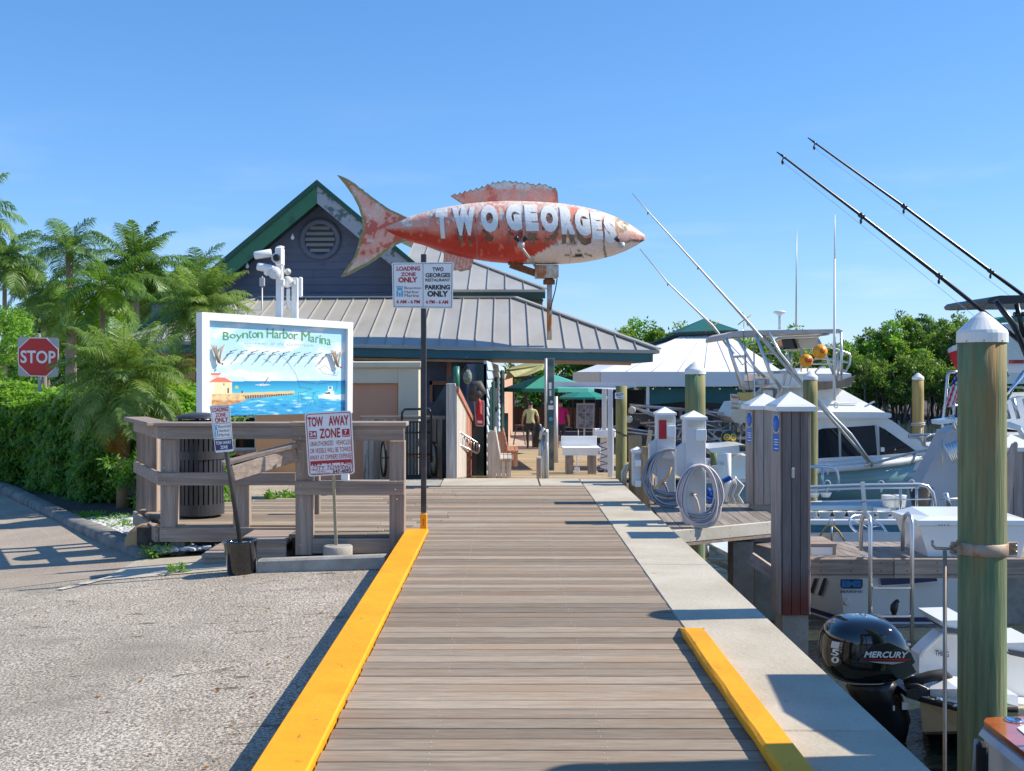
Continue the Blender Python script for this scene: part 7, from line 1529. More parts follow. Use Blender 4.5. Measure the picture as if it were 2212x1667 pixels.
# SPORT FISHING BOAT
def Z3(x,y):return(1512.5+.25*x,663.7+.25*y)
def sportfisher():
 k=.0100;Y0=k*FOC;t=thing('sport_fishing_boat',P(1850,1083,k)+Vector((0,1.5,0)),'white and pale teal sport fishing boat with flybridge, dark cabin windows and outriggers','boat')
 Yc=Y0+1.7;rings=[];gun=[]
 for x,ys,hw in((1540,1034,1.55),(1700,1024,1.7),(1850,1012,1.68),(1950,1003,1.5),(2040,992,1.05),(2110,982,.5),(2150,977,.06)):
  X=P(x,0,k).x;z=ztop(ys,k);rings.append([Vector((X,Yc-hw,z)),Vector((X-.05,Yc-hw*.93,(z-1.3)/2)),Vector((X-.15*(1.7-hw),Yc-hw*.82,-1.3)),Vector((X-.3*(1.7-hw),Yc,-2.0)),Vector((X-.15*(1.7-hw),Yc+hw*.82,-1.3)),Vector((X,Yc+hw,z))]);gun.append((X,Yc-hw,z,hw))
 mb=MB();mb.loft(rings);mb.build('hull',M['hulltl'],t)
 for s in(-1,1):mb=MB();mb.tube([(x,Yc+s*h-.0,z+.02) for x,y,z,h in gun],.075,8);mb.build('gunwale',M['gel'],t)
 mb=MB();mb.loft([[Vector((x,Yc-h*.98,z+.05)),Vector((x,Yc-h*.8,z+.16)),Vector((x,Yc+h*.8,z+.16)),Vector((x,Yc+h*.98,z+.05)),Vector((x,Yc,z-.2))] for x,y,z,h in gun[1:]]);mb.build('deck',M['gel'],t)
 def sec(pts,o0,o1):return[[P(x,y,k)+Vector((0,o0 if i in() else o0,0)) for i,(x,y) in enumerate(pts)]]
 mb=MB();mb.pp([Z3(640,962),Z3(1612,958),Z3(1690,1005),Z3(2037,1262),Z3(2120,1330),Z3(2120,1410),Z3(640,1430)],k+.00018,2.5);mb.build('cabin',M['gel'],t)
 off=-.012
 for w_ in([(1020,1062),(1060,1050),(1190,1045),(1200,1297),(1020,1307)],[(1212,1043),(1512,1022),(1526,1281),(1218,1295)],[(1546,1032),(1600,1060),(1866,1248),(1850,1256),(1552,1280)],[(700,1080),(1000,1062),(1000,1310),(700,1325)]):
  mb=MB();pts=[P(*Z3(*p),k+.00018)+Vector((0,off,0)) for p in w_];mb.prism(pts,(0,.02,0));mb.build('cabin_window',M['navyglass'],t)
 for a,b in(((1202,1045),(1208,1296)),((1516,1022),(1538,1282))):mb=MB();mb.beam(P(*Z3(*a),k+.00018)+Vector((0,-.014,0)),P(*Z3(*b),k+.00018)+Vector((0,-.014,0)),.05,.02,(0,1,0));mb.build('window_post',M['galv'],t)
 mb=MB();mb.pp([Z3(1560,1212),Z3(1595,1216),Z3(1592,1252),Z3(1560,1250)],k+.00017,.004);mb.build('sticker',M['signwhite'],t)
 mb=MB();p=[(640,915),(1625,915),(1655,925),(1650,956),(1612,962),(640,962)];a=[P(*Z3(*q),k+.0001) for q in p];b=[q+Vector((0,2.9,0)) for q in a];mb.loft([a,b],smooth=False);mb.build('brow',M['gel'],t)
 for i in range(4):mb=MB();mb.pp([Z3(1830+20*i,1272+9*i),Z3(1865+20*i,1270+9*i),Z3(1867+20*i,1276+9*i),Z3(1833+20*i,1278+9*i)],k+.00016,.01);mb.build('vent_slot',M['black'],t)
 def rect(x0,x1,y,o0,o1):z=ztop(Z3(0,y)[1],k);X0,X1=P(Z3(x0,0)[0],0,k).x,P(Z3(x1,0)[0],0,k).x;return[Vector((X0,Y0+o0,z)),Vector((X1,Y0+o0,z)),Vector((X1,Y0+o1,z)),Vector((X0,Y0+o1,z))]
 mb=MB();mb.loft([rect(600,1640,914,.3,3.1),rect(690,1500,830,.55,2.9),rect(760,1295,702,.8,2.6)],smooth=False);mb.build('flybridge_front',M['gel'],t)
 for y,x1,o in((800,1200,.58),(850,1420,.46)):mb=MB();a,b=P(*Z3(1060,y),k),P(*Z3(x1,y-14),k);a.y=b.y=Y0+o+.02;mb.beam(a,b,.03,.015);mb.build('moulding',M['white'],t)
 mb=MB();mb.loft([rect(640,1300,702,.5,2.9),rect(640,1355,690,.4,3.0),rect(640,1355,578,.4,3.0),rect(900,1290,560,.6,2.8),rect(980,1220,528,.9,2.5)],smooth=False);mb.build('flybridge',M['gel'],t)
 mb=MB();mb.pp([Z3(1010,645),Z3(1200,640),Z3(1348,590),Z3(1295,690),Z3(1010,722)],k+.00014,.02);mb.build('tinted_screen',mat('brown_tinted_screen',(.20,.13,.08),(.32,.25,.19),scale=1.5,rough=.12),t)
 mb=MB();mb.pp([Z3(640,690),Z3(1010,655),Z3(1010,668),Z3(640,706)],k+.00012,.03);mb.build('screen_rail',M['alu'],t)
 for(x0,y0,x1,y1,m) in((540,740,650,830,'cream'),(600,720,690,800,'white'),(430,640,520,720,'cream'),(555,620,620,680,'pvc'),(705,560,760,650,'black')):a,b=P(*Z3(x0,y0),k),P(*Z3(x1,y1),k);mb=MB();mb.rbox(((a.x+b.x)/2,Y0+.9,(a.z+b.z)/2),(b.x-a.x,.6,a.z-b.z),.03);mb.build('helm_locker',M[m],t)
 mb=MB();mb.pp([Z3(260,950),Z3(330,830),Z3(560,815),Z3(640,900),Z3(640,1010),Z3(300,1000)],k+.0002,1.6);mb.build('cockpit_side',M['cream'],t)
 mb=MB();mb.pp([Z3(262,752),Z3(332,755),Z3(338,905),Z3(265,895)],k,.03);sb=mb.build('charter_board',M['cream'],t);q=Quad(P(*Z3(262,752),k)+Vector((0,-.01,0)),P(*Z3(332,755),k)+Vector((0,-.01,0)),P(*Z3(338,905),k)+Vector((0,-.01,0)),P(*Z3(265,895),k)+Vector((0,-.01,0)))
 text_on('lettering','Fishing',q.at(.004),(.12,.08,.9,.32),M['redprint'],sb,.02);text_on('lettering','Fishing Charters',q.at(.004),(.12,.5,.9,.62),M['signblack'],sb);text_on('lettering','561-779-6721',q.at(.004),(.12,.76,.9,.9),M['signblack'],sb,.02)
 for i in range(6):mb=MB();mb.beam(P(*Z3(330+i*22,740),k),P(*Z3(362+i*20,812),k),.05,.05);mb.build('rod_rack_slat',M['gold'],t)
 p=[(225,262),(240,232),(300,208),(430,200),(560,198),(1225,188),(1258,205),(1240,218),(560,236),(290,258),(232,285)];a=[P(*Z3(*q),k)+Vector((0,.2,0)) for q in p];mb=MB();mb.prism(a,(0,2.3,0));mb.build('hardtop',mat('weathered_canvas_top',(.46,.43,.40),(.56,.53,.50),scale=3,rough=.9),t)
 mb=MB();mb.pp([Z3(840,268),Z3(1022,258),Z3(1040,352),Z3(960,360),Z3(870,360)],k+.0003,.5);mb.build('electronics_box',M['cream'],t);mb=MB();mb.pp([Z3(700,275),Z3(838,268),Z3(868,360),Z3(720,365)],k+.0004,.4);mb.build('tinted_enclosure',M['glass_dk'],t);mb=MB();mb.pp([Z3(758,366),Z3(872,362),Z3(872,380),Z3(758,384)],k+.0003,.1);mb.build('shelf',M['beige'],t)
 T=[([(225,262),(290,470),(340,600),(380,740)],.035),([(255,265),(300,420),(390,700)],.028),([(320,270),(470,520),(560,610)],.032),([(300,430),(445,422)],.028),([(445,422),(550,600)],.022),([(430,585),(420,380),(440,320),(500,305)],.025),([(480,240),(600,560),(700,705)],.042),([(500,330),(505,760),(515,840)],.018),([(590,220),(690,400),(820,560),(890,680)],.035),([(560,205),(720,440),(830,590)],.028),([(700,340),(695,280),(760,262),(1060,248),(1160,228)],.028),([(700,340),(790,480),(840,560)],.028),([(560,235),(1255,212)],.03),([(1218,222),(1222,640)],.032),([(1232,400),(1240,640)],.03),([(1018,280),(1100,450),(1180,640)],.035),([(640,560),(700,560),(800,558)],.025),([(630,440),(630,560)],.022),([(545,400),(680,400)],.025),([(830,400),(830,520)],.025),([(800,400),(802,480)],.025),([(310,680),(560,690),(640,670),(700,660)],.02),([(560,690),(555,740)],.015),([(720,840),(780,570),(800,560)],.03),([(750,830),(715,740),(700,700)],.02),([(790,790),(830,600)],.012),([(440,470),(400,500),(340,420)],.015),([(400,150),(430,560)],.008),([(918,350),(915,560)],.02),([(975,470),(970,560)],.02),([(1000,470),(1040,445),(1100,440),(1240,462),(1300,470)],.025),([(1010,490),(1240,490)],.02),([(1060,370),(1100,345),(1140,335),(1230,362),(1340,402),(1350,420),(1340,500),(1310,550),(1260,545),(1250,500),(1270,430),(1290,400)],.025),([(1200,450),(1330,480)],.02),([(1050,620),(1040,560),(1080,520),(1130,515)],.02),([(1080,380),(1120,350)],.018),([(1190,470),(1230,380)],.02),([(1015,850),(1060,920)],.03)]
 for pts,r in T:mb=MB();o=0 if r>.03 else .4;mb.tube([P(*Z3(*p),k)+Vector((0,o,0)) for p in pts],r*.9,7);mb.build('frame_tube',M['alu'],t)
 for pts in([(1420,1370),(1620,1320),(1860,1255),(2037,1225),(2140,1210)],[(1490,1365),(1300,1100),(1180,980),(1010,795)],[(1810,1375),(1850,1300),(1870,1262)],[(1800,1108),(2000,1105),(2100,1090)],[(1800,1125),(1900,1130),(1925,1190),(1980,1215)],[(1940,1200),(1935,1130),(1990,1105)]):mb=MB();mb.tube([P(*Z3(*p),k-.0001) for p in pts],.028 if pts[0][0]!=1490 else .035,7);mb.build('bow_rail',M['alu'],t)
 mb=MB();mb.beam(P(*Z3(1420,862),k),P(*Z3(1505,818),k),.05,.03);mb.build('cleat_arm',M['white'],t)
 for pts,rr in(([(1366,418),(1400,458),(1508,577),(1610,690),(1700,795),(1762,866),(1885,1008)],[.008,.014,.022,.034,.036,.036,.03]),([(1382,538),(1443,612),(1540,705),(1585,765)],[.010,.018,.03,.036])):
  ok=k if pts[0][0]==1366 else k+.0012;t2=thing('outrigger_pole',P(*pts[-1],ok),('long silver outrigger pole rising highest left of the flybridge' if ok==k else 'shorter silver outrigger pole crossing in front of the green tent peak'),'outrigger','silver outriggers');mb=MB();mb.tube([P(*p,ok) for p in pts],rr,8);mb.build('pole',M['galv'],t2)
  c=pts[3] if ok==k else pts[2]
  for dx,dy in((14,-9),(14,8)) if 0 else((16,-12),(6,15)):mb=MB();mb.tube([P(c[0]-dx,c[1]-dy,ok),P(c[0]+dx,c[1]+dy,ok)],.012,5);mb.build('spreader',M['gold'],t2)
  for q in pts[1:3 if ok==k else 2]:mb=MB();mb.tube([P(q[0],q[1],ok),P(q[0]-1,q[1]+6,ok)],.014,5);mb.build('line_clip',M['black'],t2)
 mb=MB();c=P(1607,697,k);mb.tube([c,P(1606,720,k),P(1613,800,k),P(1620,850,k)],.006,4);mb.build('halyard',M['black'],t)
 for a,b,c_ in((1798,868,'right'),):pass
 t3=thing('tall_antenna',P(1802,870,k),'tall white whip antenna at the right of the flybridge','antenna','whip antennas');mb=MB();mb.tube([P(1803,465,k),P(1803,560,k)],[.012,.018],6);mb.tube([P(1803,560,k),P(1802,866,k)],[.02,.035],7);mb.build('whip',M['white'],t3);mb=MB();mb.tube([P(1806+4*math.cos(a),876+6*math.sin(a),k) for a in np.linspace(0,6.28,16)],.012,5);mb.build('ring',M['white'],t3)
 t3=thing('tall_antenna',P(1721,705,k),'thin grey whip antenna at the middle of the hardtop','antenna','whip antennas');mb=MB();mb.tube([P(1721,498,k+.0002),P(1719.5,706,k+.0002)],[.008,.022],6);mb.build('whip',M['galv'],t3)
 t3=thing('satellite_dome',P(1684,712,k),'white mushroom shaped satellite antenna on a pole above the hardtop','antenna');mb=MB();mb.tube([P(1684,712,k+.0002),P(1684,682,k+.0002)],.03,8);mb.build('mast',M['white'],t3);mb=MB();mb.lathe(P(1684,682,k+.0002),[(.02,-.02),(.05,.01),(.135,.06),(.14,.08),(.08,.10),(.01,.105)],22);mb.build('dome',M['white'],t3)
 for x,y,r,lab,sd in((1738.5,780,14.7,'lower orange buoy with red printed rings hanging in the flybridge',0),(1760,761,15.7,'upper orange buoy hanging in the flybridge',1)):
  c=P(x,y,k)+Vector((0,-.1-.3*sd,0));kb=c.y/FOC;t4=thing('orange_buoy',c,lab,'buoy','orange buoys');mb=MB();mb.ball(c,r*k,20,14);mb.build('ball',M['orangebuoy'],t4)
  for ax,az in(((-.1,.1),(.45,-.1)) if not sd else((.05,.05),)):
   n_=Vector((ax,-1,.08)).normalized();p=c+n_*r*k*.985
   for r0,r1 in((.035,.052),(.001,.016)):mb=MB();mb.lathe(p,[(r0,.004),(r1,.001),(r1,.006),(r0,.01)],16,n_,cap=False);mb.build('printed_ring',M['redprint'],t4)
 mb=MB();c=P(1606,780,k);
 mb=MB();mb.tube([P(1735,870,k),P(1625,1010,k)],.01,4) if 0 else None
sportfisher()
# NEAR BOATS behind the finger pier
def Z5(x,y):return(1682.3+.2408*x,987.8+.2408*y)
def Z6(x,y):return(1744+.1535*x,1018.7+.1535*y)
def ems_boat():
 k=.00534;Y0=k*FOC;t=thing('white_motor_boat',P(1900,1347,k)+Vector((0,1.6,0)),'white motor boat with navy waterline stripe seen under the finger pier','boat')
 X=lambda x:P(x,0,k).x;z=lambda y:ztop(y,k)
 tr=[(1808,1150),(2075,1150),(2073,1300),(2071,1330),(1822,1330),(1812,1250)]
 Yb=Y0+4.2;zb_=z(1150)-.45
 rings=[[Vector((X(1808),Y0,z(1150))),Vector((X(1822),Y0-.02,z(1335))),Vector((X(1945),Y0-.03,z(1400))),Vector((X(2070),Y0-.02,z(1335))),Vector((X(2078),Y0,z(1150)))],[Vector((X(1808)-.75,Y0+1.3,zb_+.1)),Vector((X(1822)-.55,Y0+1.3,z(1335))),Vector((X(1945),Y0+1.3,z(1400))),Vector((X(2070)+.3,Y0+1.3,z(1335))),Vector((X(2078)+.3,Y0+1.3,zb_+.1))]]
 mb=MB();mb.loft(rings,smooth=False);mb.build('hull',M['gel'],t)
 def band(y0,y1,m,nm,o):
  mb=MB();a,b=z(y0),z(y1);f=lambda i,zz:None
  pts=[(X(1808)-.55-.06+.02,Y0+1.6),(X(1820)-.012,Y0-o),(X(2074)+.012,Y0-o),(X(2074)+.3,Y0+1.6)]
  for p,q in zip(pts,pts[1:]):mb.quad(Vector((*p,a)),Vector((*q,a)),Vector((*q,b)),Vector((*p,b)))
  mb.build(nm,m,t)
 band(1333,1343,M['navy'],'navy_stripe',.028);band(1343,1347,M['white'],'boot_stripe',.030)
 o=Vector((0,-.05,0));q=Quad(P(1851,1251,k)+o,P(1860,1251,k)+o,P(1860,1271,k)+o,P(1851,1271,k)+o)
 q=Quad(P(1811,1249,k)+o,P(1860,1249,k)+o,P(1860,1280,k)+o,P(1811,1280,k)+o)
 q=Quad(P(1812.5,1250.5,k)+o,P(1860.5,1250.5,k)+o,P(1860.5,1281,k)+o,P(1812.5,1281,k)+o)
 f=q.at(.002);mb=MB();mb.prism([f(0,0),f(1,0),f(1,.50),f(.92,.66),f(.08,.66),f(0,.50)],(0,.002,0));mb.build('dealer_badge',M['signblack'],t)
 text_on('lettering','EMS',q.at(.006),(.06,.08,.94,.55),mat('badge_blue',(.01,.22,.62),rough=.4),t,.06);text_on('lettering','MARINE',q.at(.004),(.0,.78,1,.96),mat('dealer_blue',(.05,.25,.45),rough=.4),t,.03)
 mb=MB();mb.pp([(1904,1245),(2022,1243),(2025,1256),(1960,1262),(1905,1265)],k-.00003,.03);mb.build('folded_tarp',M['navy'],t)
 mb=MB();mb.lathe(P(1828,1300,k),[(.03,0),(.045,.02),(.03,.06)],12,(0,-1,0));mb.build('drain_fitting',M['white'],t)
 a=Vector((X(1812),Y0+.05,z(1247)));b=Vector((X(1808)-.5,Y0+1.5,z(1247)));a2=a+Vector((.015,0,-.33));b2=b+Vector((.03,0,-.33));off_=Vector((-.03,-.02,0));q=Quad(b+off_,a+off_,a2+off_,b2+off_);text_on('lettering','ANI',q.at(.006 if q.n.y<0 else-.006),(.1,.15,.9,.85),M['signblack'],t,.0,.3)
 mb=MB();mb.tube([P(*Z6(175,915),k),P(*Z6(230,820),k),P(*Z6(290,765),k),P(*Z6(360,765),k),P(*Z6(440,840),k),P(*Z6(525,985),k)],.010,6);mb.build('wash_hose',M['hose_y'],t)
 mb=MB();mb.tube([P(*Z6(300,745),k),P(*Z6(305,690),k),P(*Z6(340,670),k),P(*Z6(385,700),k),P(*Z6(388,755),k)],.006,6);mb.build('hoop',M['alu'],t);mb=MB();mb.tube([P(*Z6(342,990),k),P(*Z6(342,780),k)],.012,6);mb.build('stanchion',M['galv'],t)
 mb=MB();c=P(*Z6(930,825),k)+Vector((0,.2,0));rr=290*.1535*k;ax=Vector((.35,-.62,.70)).normalized();e1=Vector((1,.2,-.25)).normalized();e2=ax.cross(e1).normalized();mb.tube([c+e1*rr*math.cos(a)+e2*rr*.75*math.sin(a) for a in np.linspace(0,2*math.pi,28)],.014,8,cap=False)
 for a in(.5,2.6,4.7):mb.tube([c,c+e1*rr*math.cos(a)+e2*rr*.75*math.sin(a)],.007,5)
 mb.build('steering_wheel',M['chrome'],t);mb=MB();mb.pp([Z6(800,870),Z6(1215,880),Z6(1215,1010),Z6(800,1010)],k+.00008,.3);mb.build('console',M['black'],t)
ems_boat()
def drift_boat():
 k=.0074;Y0=k*FOC;t=thing('drift_fishing_boat',P(1900,1190,k)+Vector((0,1.5,0)),'long white drift fishing boat with teal stripe, tubular rails and rows of bait trays','boat')
 X=lambda x:P(x,0,k).x;z=lambda y:ztop(y,k)
 def bx(nm,x0,x1,y0,y1,o,d,m,r=.01):
  kk=(Y0+o)/FOC;a,b=P(x0,y0,kk),P(x1,y1,kk);mb=MB();mb.rbox(((a.x+b.x)/2,a.y+d/2,(a.z+b.z)/2),(b.x-a.x,d,abs(a.z-b.z)),r);return mb.build(nm,m,t)
 bx('gunwale',1690,2190,1122,1136,0,.3,M['gel'],.02);bx('teal_strake',1690,2190,1136,1150,.03,.3,M['hulldt']);bx('hull',1690,2190,1152,1215,.04,3.6,M['gel']);bx('cockpit_floor',1690,2190,1149,1152,.34,3.2,mat('cockpit_floor_grey',(.20,.21,.21),rough=.7))
 bx('far_bulwark',1690,2190,1084,1106,3.2,.15,M['gel'])
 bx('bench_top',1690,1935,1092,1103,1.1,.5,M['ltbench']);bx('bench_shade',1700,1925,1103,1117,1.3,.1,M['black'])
 for x in(1700,1762,1860,1893,1925):bx('bench_leg',x,x+5,1103,1122,1.15,.06,M['galv'])
 for i in range(8):x=1750-40+i*32;mb=MB();c=P(x+13,1121,k)+Vector((0,.15,0));mb.lathe(c,[(.07,0),(.105,.085),(.115,.095),(.10,.095),(.07,.02)],14,cap=False);mb.lathe(c,[(.07,0),(.01,.002)],14,cap=False);mb.build('bait_tray',M['cap'],t)
 for i in range(5):x=1752-28+i*27;mb=MB();c=P(x,1093,k)+Vector((0,1.25,0));mb.lathe(c,[(.07,0),(.10,.07),(.105,.08),(.09,.08)],14);mb.build('bait_tray',M['cap'],t)
 bx('number_box',1894,1924,1098,1112,.9,.2,M['white']);q=Quad(P(1894,1098,k)+Vector((0,.88,0)),P(1924,1098,k)+Vector((0,.88,0)),P(1924,1112,k)+Vector((0,.88,0)),P(1894,1112,k)+Vector((0,.88,0)))
 text_on('lettering','WAHOO',q.at(.004),(.05,.2,.95,.85),M['signblack'],t,.02) if 0 else None
 for x in(1966,1990):mb=MB();c=P(x,1112,k)+Vector((0,1.,0));mb.lathe(c,[(.10,0),(.12,.19),(.125,.2),(.10,.2)],16);mb.build('bucket',M['cap'],t)
 mb=MB();c=P(2050,1112,k)+Vector((0,1.2,0));mb.lathe(c,[(.15,0),(.2,.30),(.21,.31),(.17,.31)],18);mb.build('black_tub',M['black'],t)
 R1=[(1690,1052),(1750,1055-1),(1850,1050),(1990,1048),(2008,1052),(2020,1066),(2024,1085),(2025,1112)];mb=MB();mb.tube([P(x,y,k)+Vector((0,.1,0)) for x,y in R1],.028,9);mb.build('near_rail',M['alu'],t)
 mb=MB();mb.tube([P(x,y+7,k)+Vector((0,.1,0)) for x,y in R1[:4]],.018,7);mb.build('near_rail',M['white'],t)
 for x,y0,y1 in((1986,1050,1112),(1951,1052,1110)):mb=MB();mb.tube([P(x,y0,k)+Vector((0,.12,0)),P(x,y1,k)+Vector((0,.12,0))],.024,7);mb.build('stanchion',M['alu'],t)
 mb=MB();mb.tube([P(1780,1085,k)+Vector((0,.1,0)),P(2022,1080,k)+Vector((0,.1,0))],.012,6);mb.build('mid_rail',M['white'],t)
 mb=MB();mb.tube([P(x,y,k)+Vector((0,1.9,0)) for x,y in((1690,1031),(1860,1030),(1876,1033),(1885,1042),(1888,1060),(1888,1090))],.03,8);mb.build('far_rail',M['alu'],t)
 for x in(1850,):mb=MB();mb.tube([P(x,1032,k)+Vector((0,1.9,0)),P(x,1088,k)+Vector((0,1.9,0))],.024,7);mb.build('stanchion',M['alu'],t)
 for x,yy,o in((1791,1045,.1),(1812,1030,1.9),(1838,1030,1.9),(1862,1030,1.9),(1908,1046,.1),(1974,1044,.1)):
  mb=MB();p=P(x,yy,k)+Vector((0,o,0));mb.tube([p+Vector((.05*math.cos(a),0,.06*math.sin(a)-.02)) for a in np.linspace(-.3,3.5,12)],.007,5);mb.tube([p+Vector((.02,0,-.06)),p+Vector((-.01,-.02,-.14))],.012,5);mb.build('line_ring',M['white'],t)
 mb=MB();mb.beam(P(1863,1042,.0066),P(1869,1114,.0066),.055,.03,(0,1,0));mb.build('white_batten',M['cap'],t);mb=MB();mb.tube([P(1860,1086,.00655),P(1872,1083,.00655)],.006,5);mb.build('batten_tie',M['black'],t)
 mb=MB();mb.pp([(1982,1060),(2003,1020),(2021,986),(2037,954),(2046,935),(2070,921),(2110,921),(2110,1125),(1980,1125)],k+.0008,.5);mb.build('grey_side',mat('pale_grey_hull',(.44,.45,.47),rough=.4),t)
 mb=MB();mb.tube([P(2035,1012,k+.0007),P(2035,950,k+.0007)],.02,6);mb.build('rod',M['galv'],t)
 for i in range(5):mb=MB();mb.tube([P(2040+i*6,960-i*2,k+.0006),P(2060+i*3,1000-i*2,k+.0006)],.028,8);mb.build('rod_holder',M['alu'],t)
 mb=MB();mb.tube([P(2042,1066,k-.0002),P(2051,1096,k-.0002)],.04,10);mb.build('rod_holder',M['alu'],t);mb=MB();mb.tube([P(2025,1080,k),P(2075,1078,k)],.02,6);mb.build('rail',M['galv'],t)
 mb=MB();mb.pp([(2030,909),(2072,903),(2072,912),(2032,918)],k+.0007,.4);mb.build('gunwale_step',M['gel'],t)
 mb=MB();mb.tube([P(2057,897,k+.0006),P(2066,928,k+.0006)],.04,9);mb.build('rod_holder',M['alu'],t)
drift_boat()
def ladder():
 k=.0045;t=thing('dock_ladder',P(1922,1200,k),'aluminium swim ladder with two hooped grab rails on the finger pier','ladder')
 for x,yb in((1880,1368),(1970,1400)):
  xx=x;back=x-20;mb=MB();pts=[P(xx,yb,k)]+[P(xx,1200,k),P(xx,1135,k),P(xx-2,1118,k+.00002),P(xx-8,1110,k+.00006),P(xx-15,1115,k+.00011),P(back,1130,k+.00014),P(back,1190,k+.00014)]
  mb.tube(pts,.0205,10);mb.build('grab_rail',M['alu'],t);mb=MB();mb.beam(P(back,1199,k+.00012),P(xx,1207,k),.03,.012);mb.build('foot_plate',M['alu'],t)
 for y in(1270,1331,1392):mb=MB();mb.beam(P(1884,y,k),P(1966,y,k),.05,.024,ch=.004);mb.build('rung',M['alu'],t)
ladder()
def dockbox():
 k=.0047;z0=-.25;t=thing('dock_box',P(2080,1207,k),'large white fibreglass dock box with sloping lid on the finger pier','dock box');X=lambda x:P(x,0,k).x;Y0=11.12;D=.62
 a=[Vector((X(1992),Y0,z0)),Vector((X(2190),Y0,z0)),Vector((X(2190),Y0+D,z0)),Vector((X(1992),Y0+D,z0))];zt=ztop(1131,k);b=[Vector((X(1970),Y0-.04,zt)),Vector((X(2200),Y0-.04,zt)),Vector((X(2200),Y0+D+.04,zt)),Vector((X(1970),Y0+D+.04,zt))];mb=MB();mb.loft([a,b],smooth=False);mb.build('box_body',M['gel'],t)
 zz=ztop(1120,k);c=[v+Vector((0,0,.005)) for v in b];c=[Vector((v.x+s*.02,v.y+u*.02,v.z)) for v,s,u in zip(c,(-1,1,1,-1),(-1,-1,1,1))];d=[v+Vector((0,0,.05)) for v in c];e=[Vector((X(2000),Y0+.06,zz+.03)),Vector((X(2170),Y0+.06,zz+.03)),Vector((X(2170),Y0+D-.06,zz+.07)),Vector((X(2000),Y0+D-.06,zz+.07))];mb=MB();mb.loft([c,d,e],smooth=False);mb.build('lid',M['gel'],t)
 mb=MB();
 for x in(2010,2016,2022,2030):mb.box(Vector((X(x),Y0-.062,zt+.012)),(.01,.006,.008))
 o=mb.build('latch',M['black'],t);o['kind']='stuff'
 k=.0047;t=thing('dock_step',P(1800,1205,k),'low dock step with plank top beside the front boarded post','step');x0,x1=P(1748,0,k).x,P(1800,0,k).x;Y1=11.2
 mb=MB();mb.bb(x0,x1-.03,Y1,Y1+.5,-.25,ztop(1180,k));mb.build('body',M['gel'],t)
 for i in range(4):mb=MB();mb.rbox(((x0+x1)/2,Y1+.06+i*.13,ztop(1178,k)+.01),(x1-x0+.03,.12,.03),.003);mb.build('plank',M['woodx'],t)
 mb=MB();mb.bb(x1-.03,x1,Y1-.01,Y1+.03,-.25,ztop(1179,k));mb.build('corner_post',M['woodz'],t)
dockbox()
def bird():
 k=.0045;c=P(1932.5,1326,k);mb=MB();b=lambda x,y,o=0:P(x,y,k)+Vector((0,o-.01,0))
 mb.tube([b(1931.5,1330),b(1931,1325),b(1930,1318),b(1931,1310),b(1934,1304),b(1936,1300.5),b(1938,1297.5),b(1938,1295)],[.008,.024,.036,.038,.030,.022,.020,.008],12);mb.tube([b(1939,1298.5),b(1941,1300.5,-.03)],[.009,.002],6);mb.tube([b(1929,1324),b(1928,1333,.03)],[.018,.006],6)
 for x in(1929.5,1935):mb.tube([b(x,1325),b(x+1,1331)],.003,4)
 tag(mb.build('perched_bird',M['bird']),'black bird perched on the ladder rung above the water','bird')
bird()
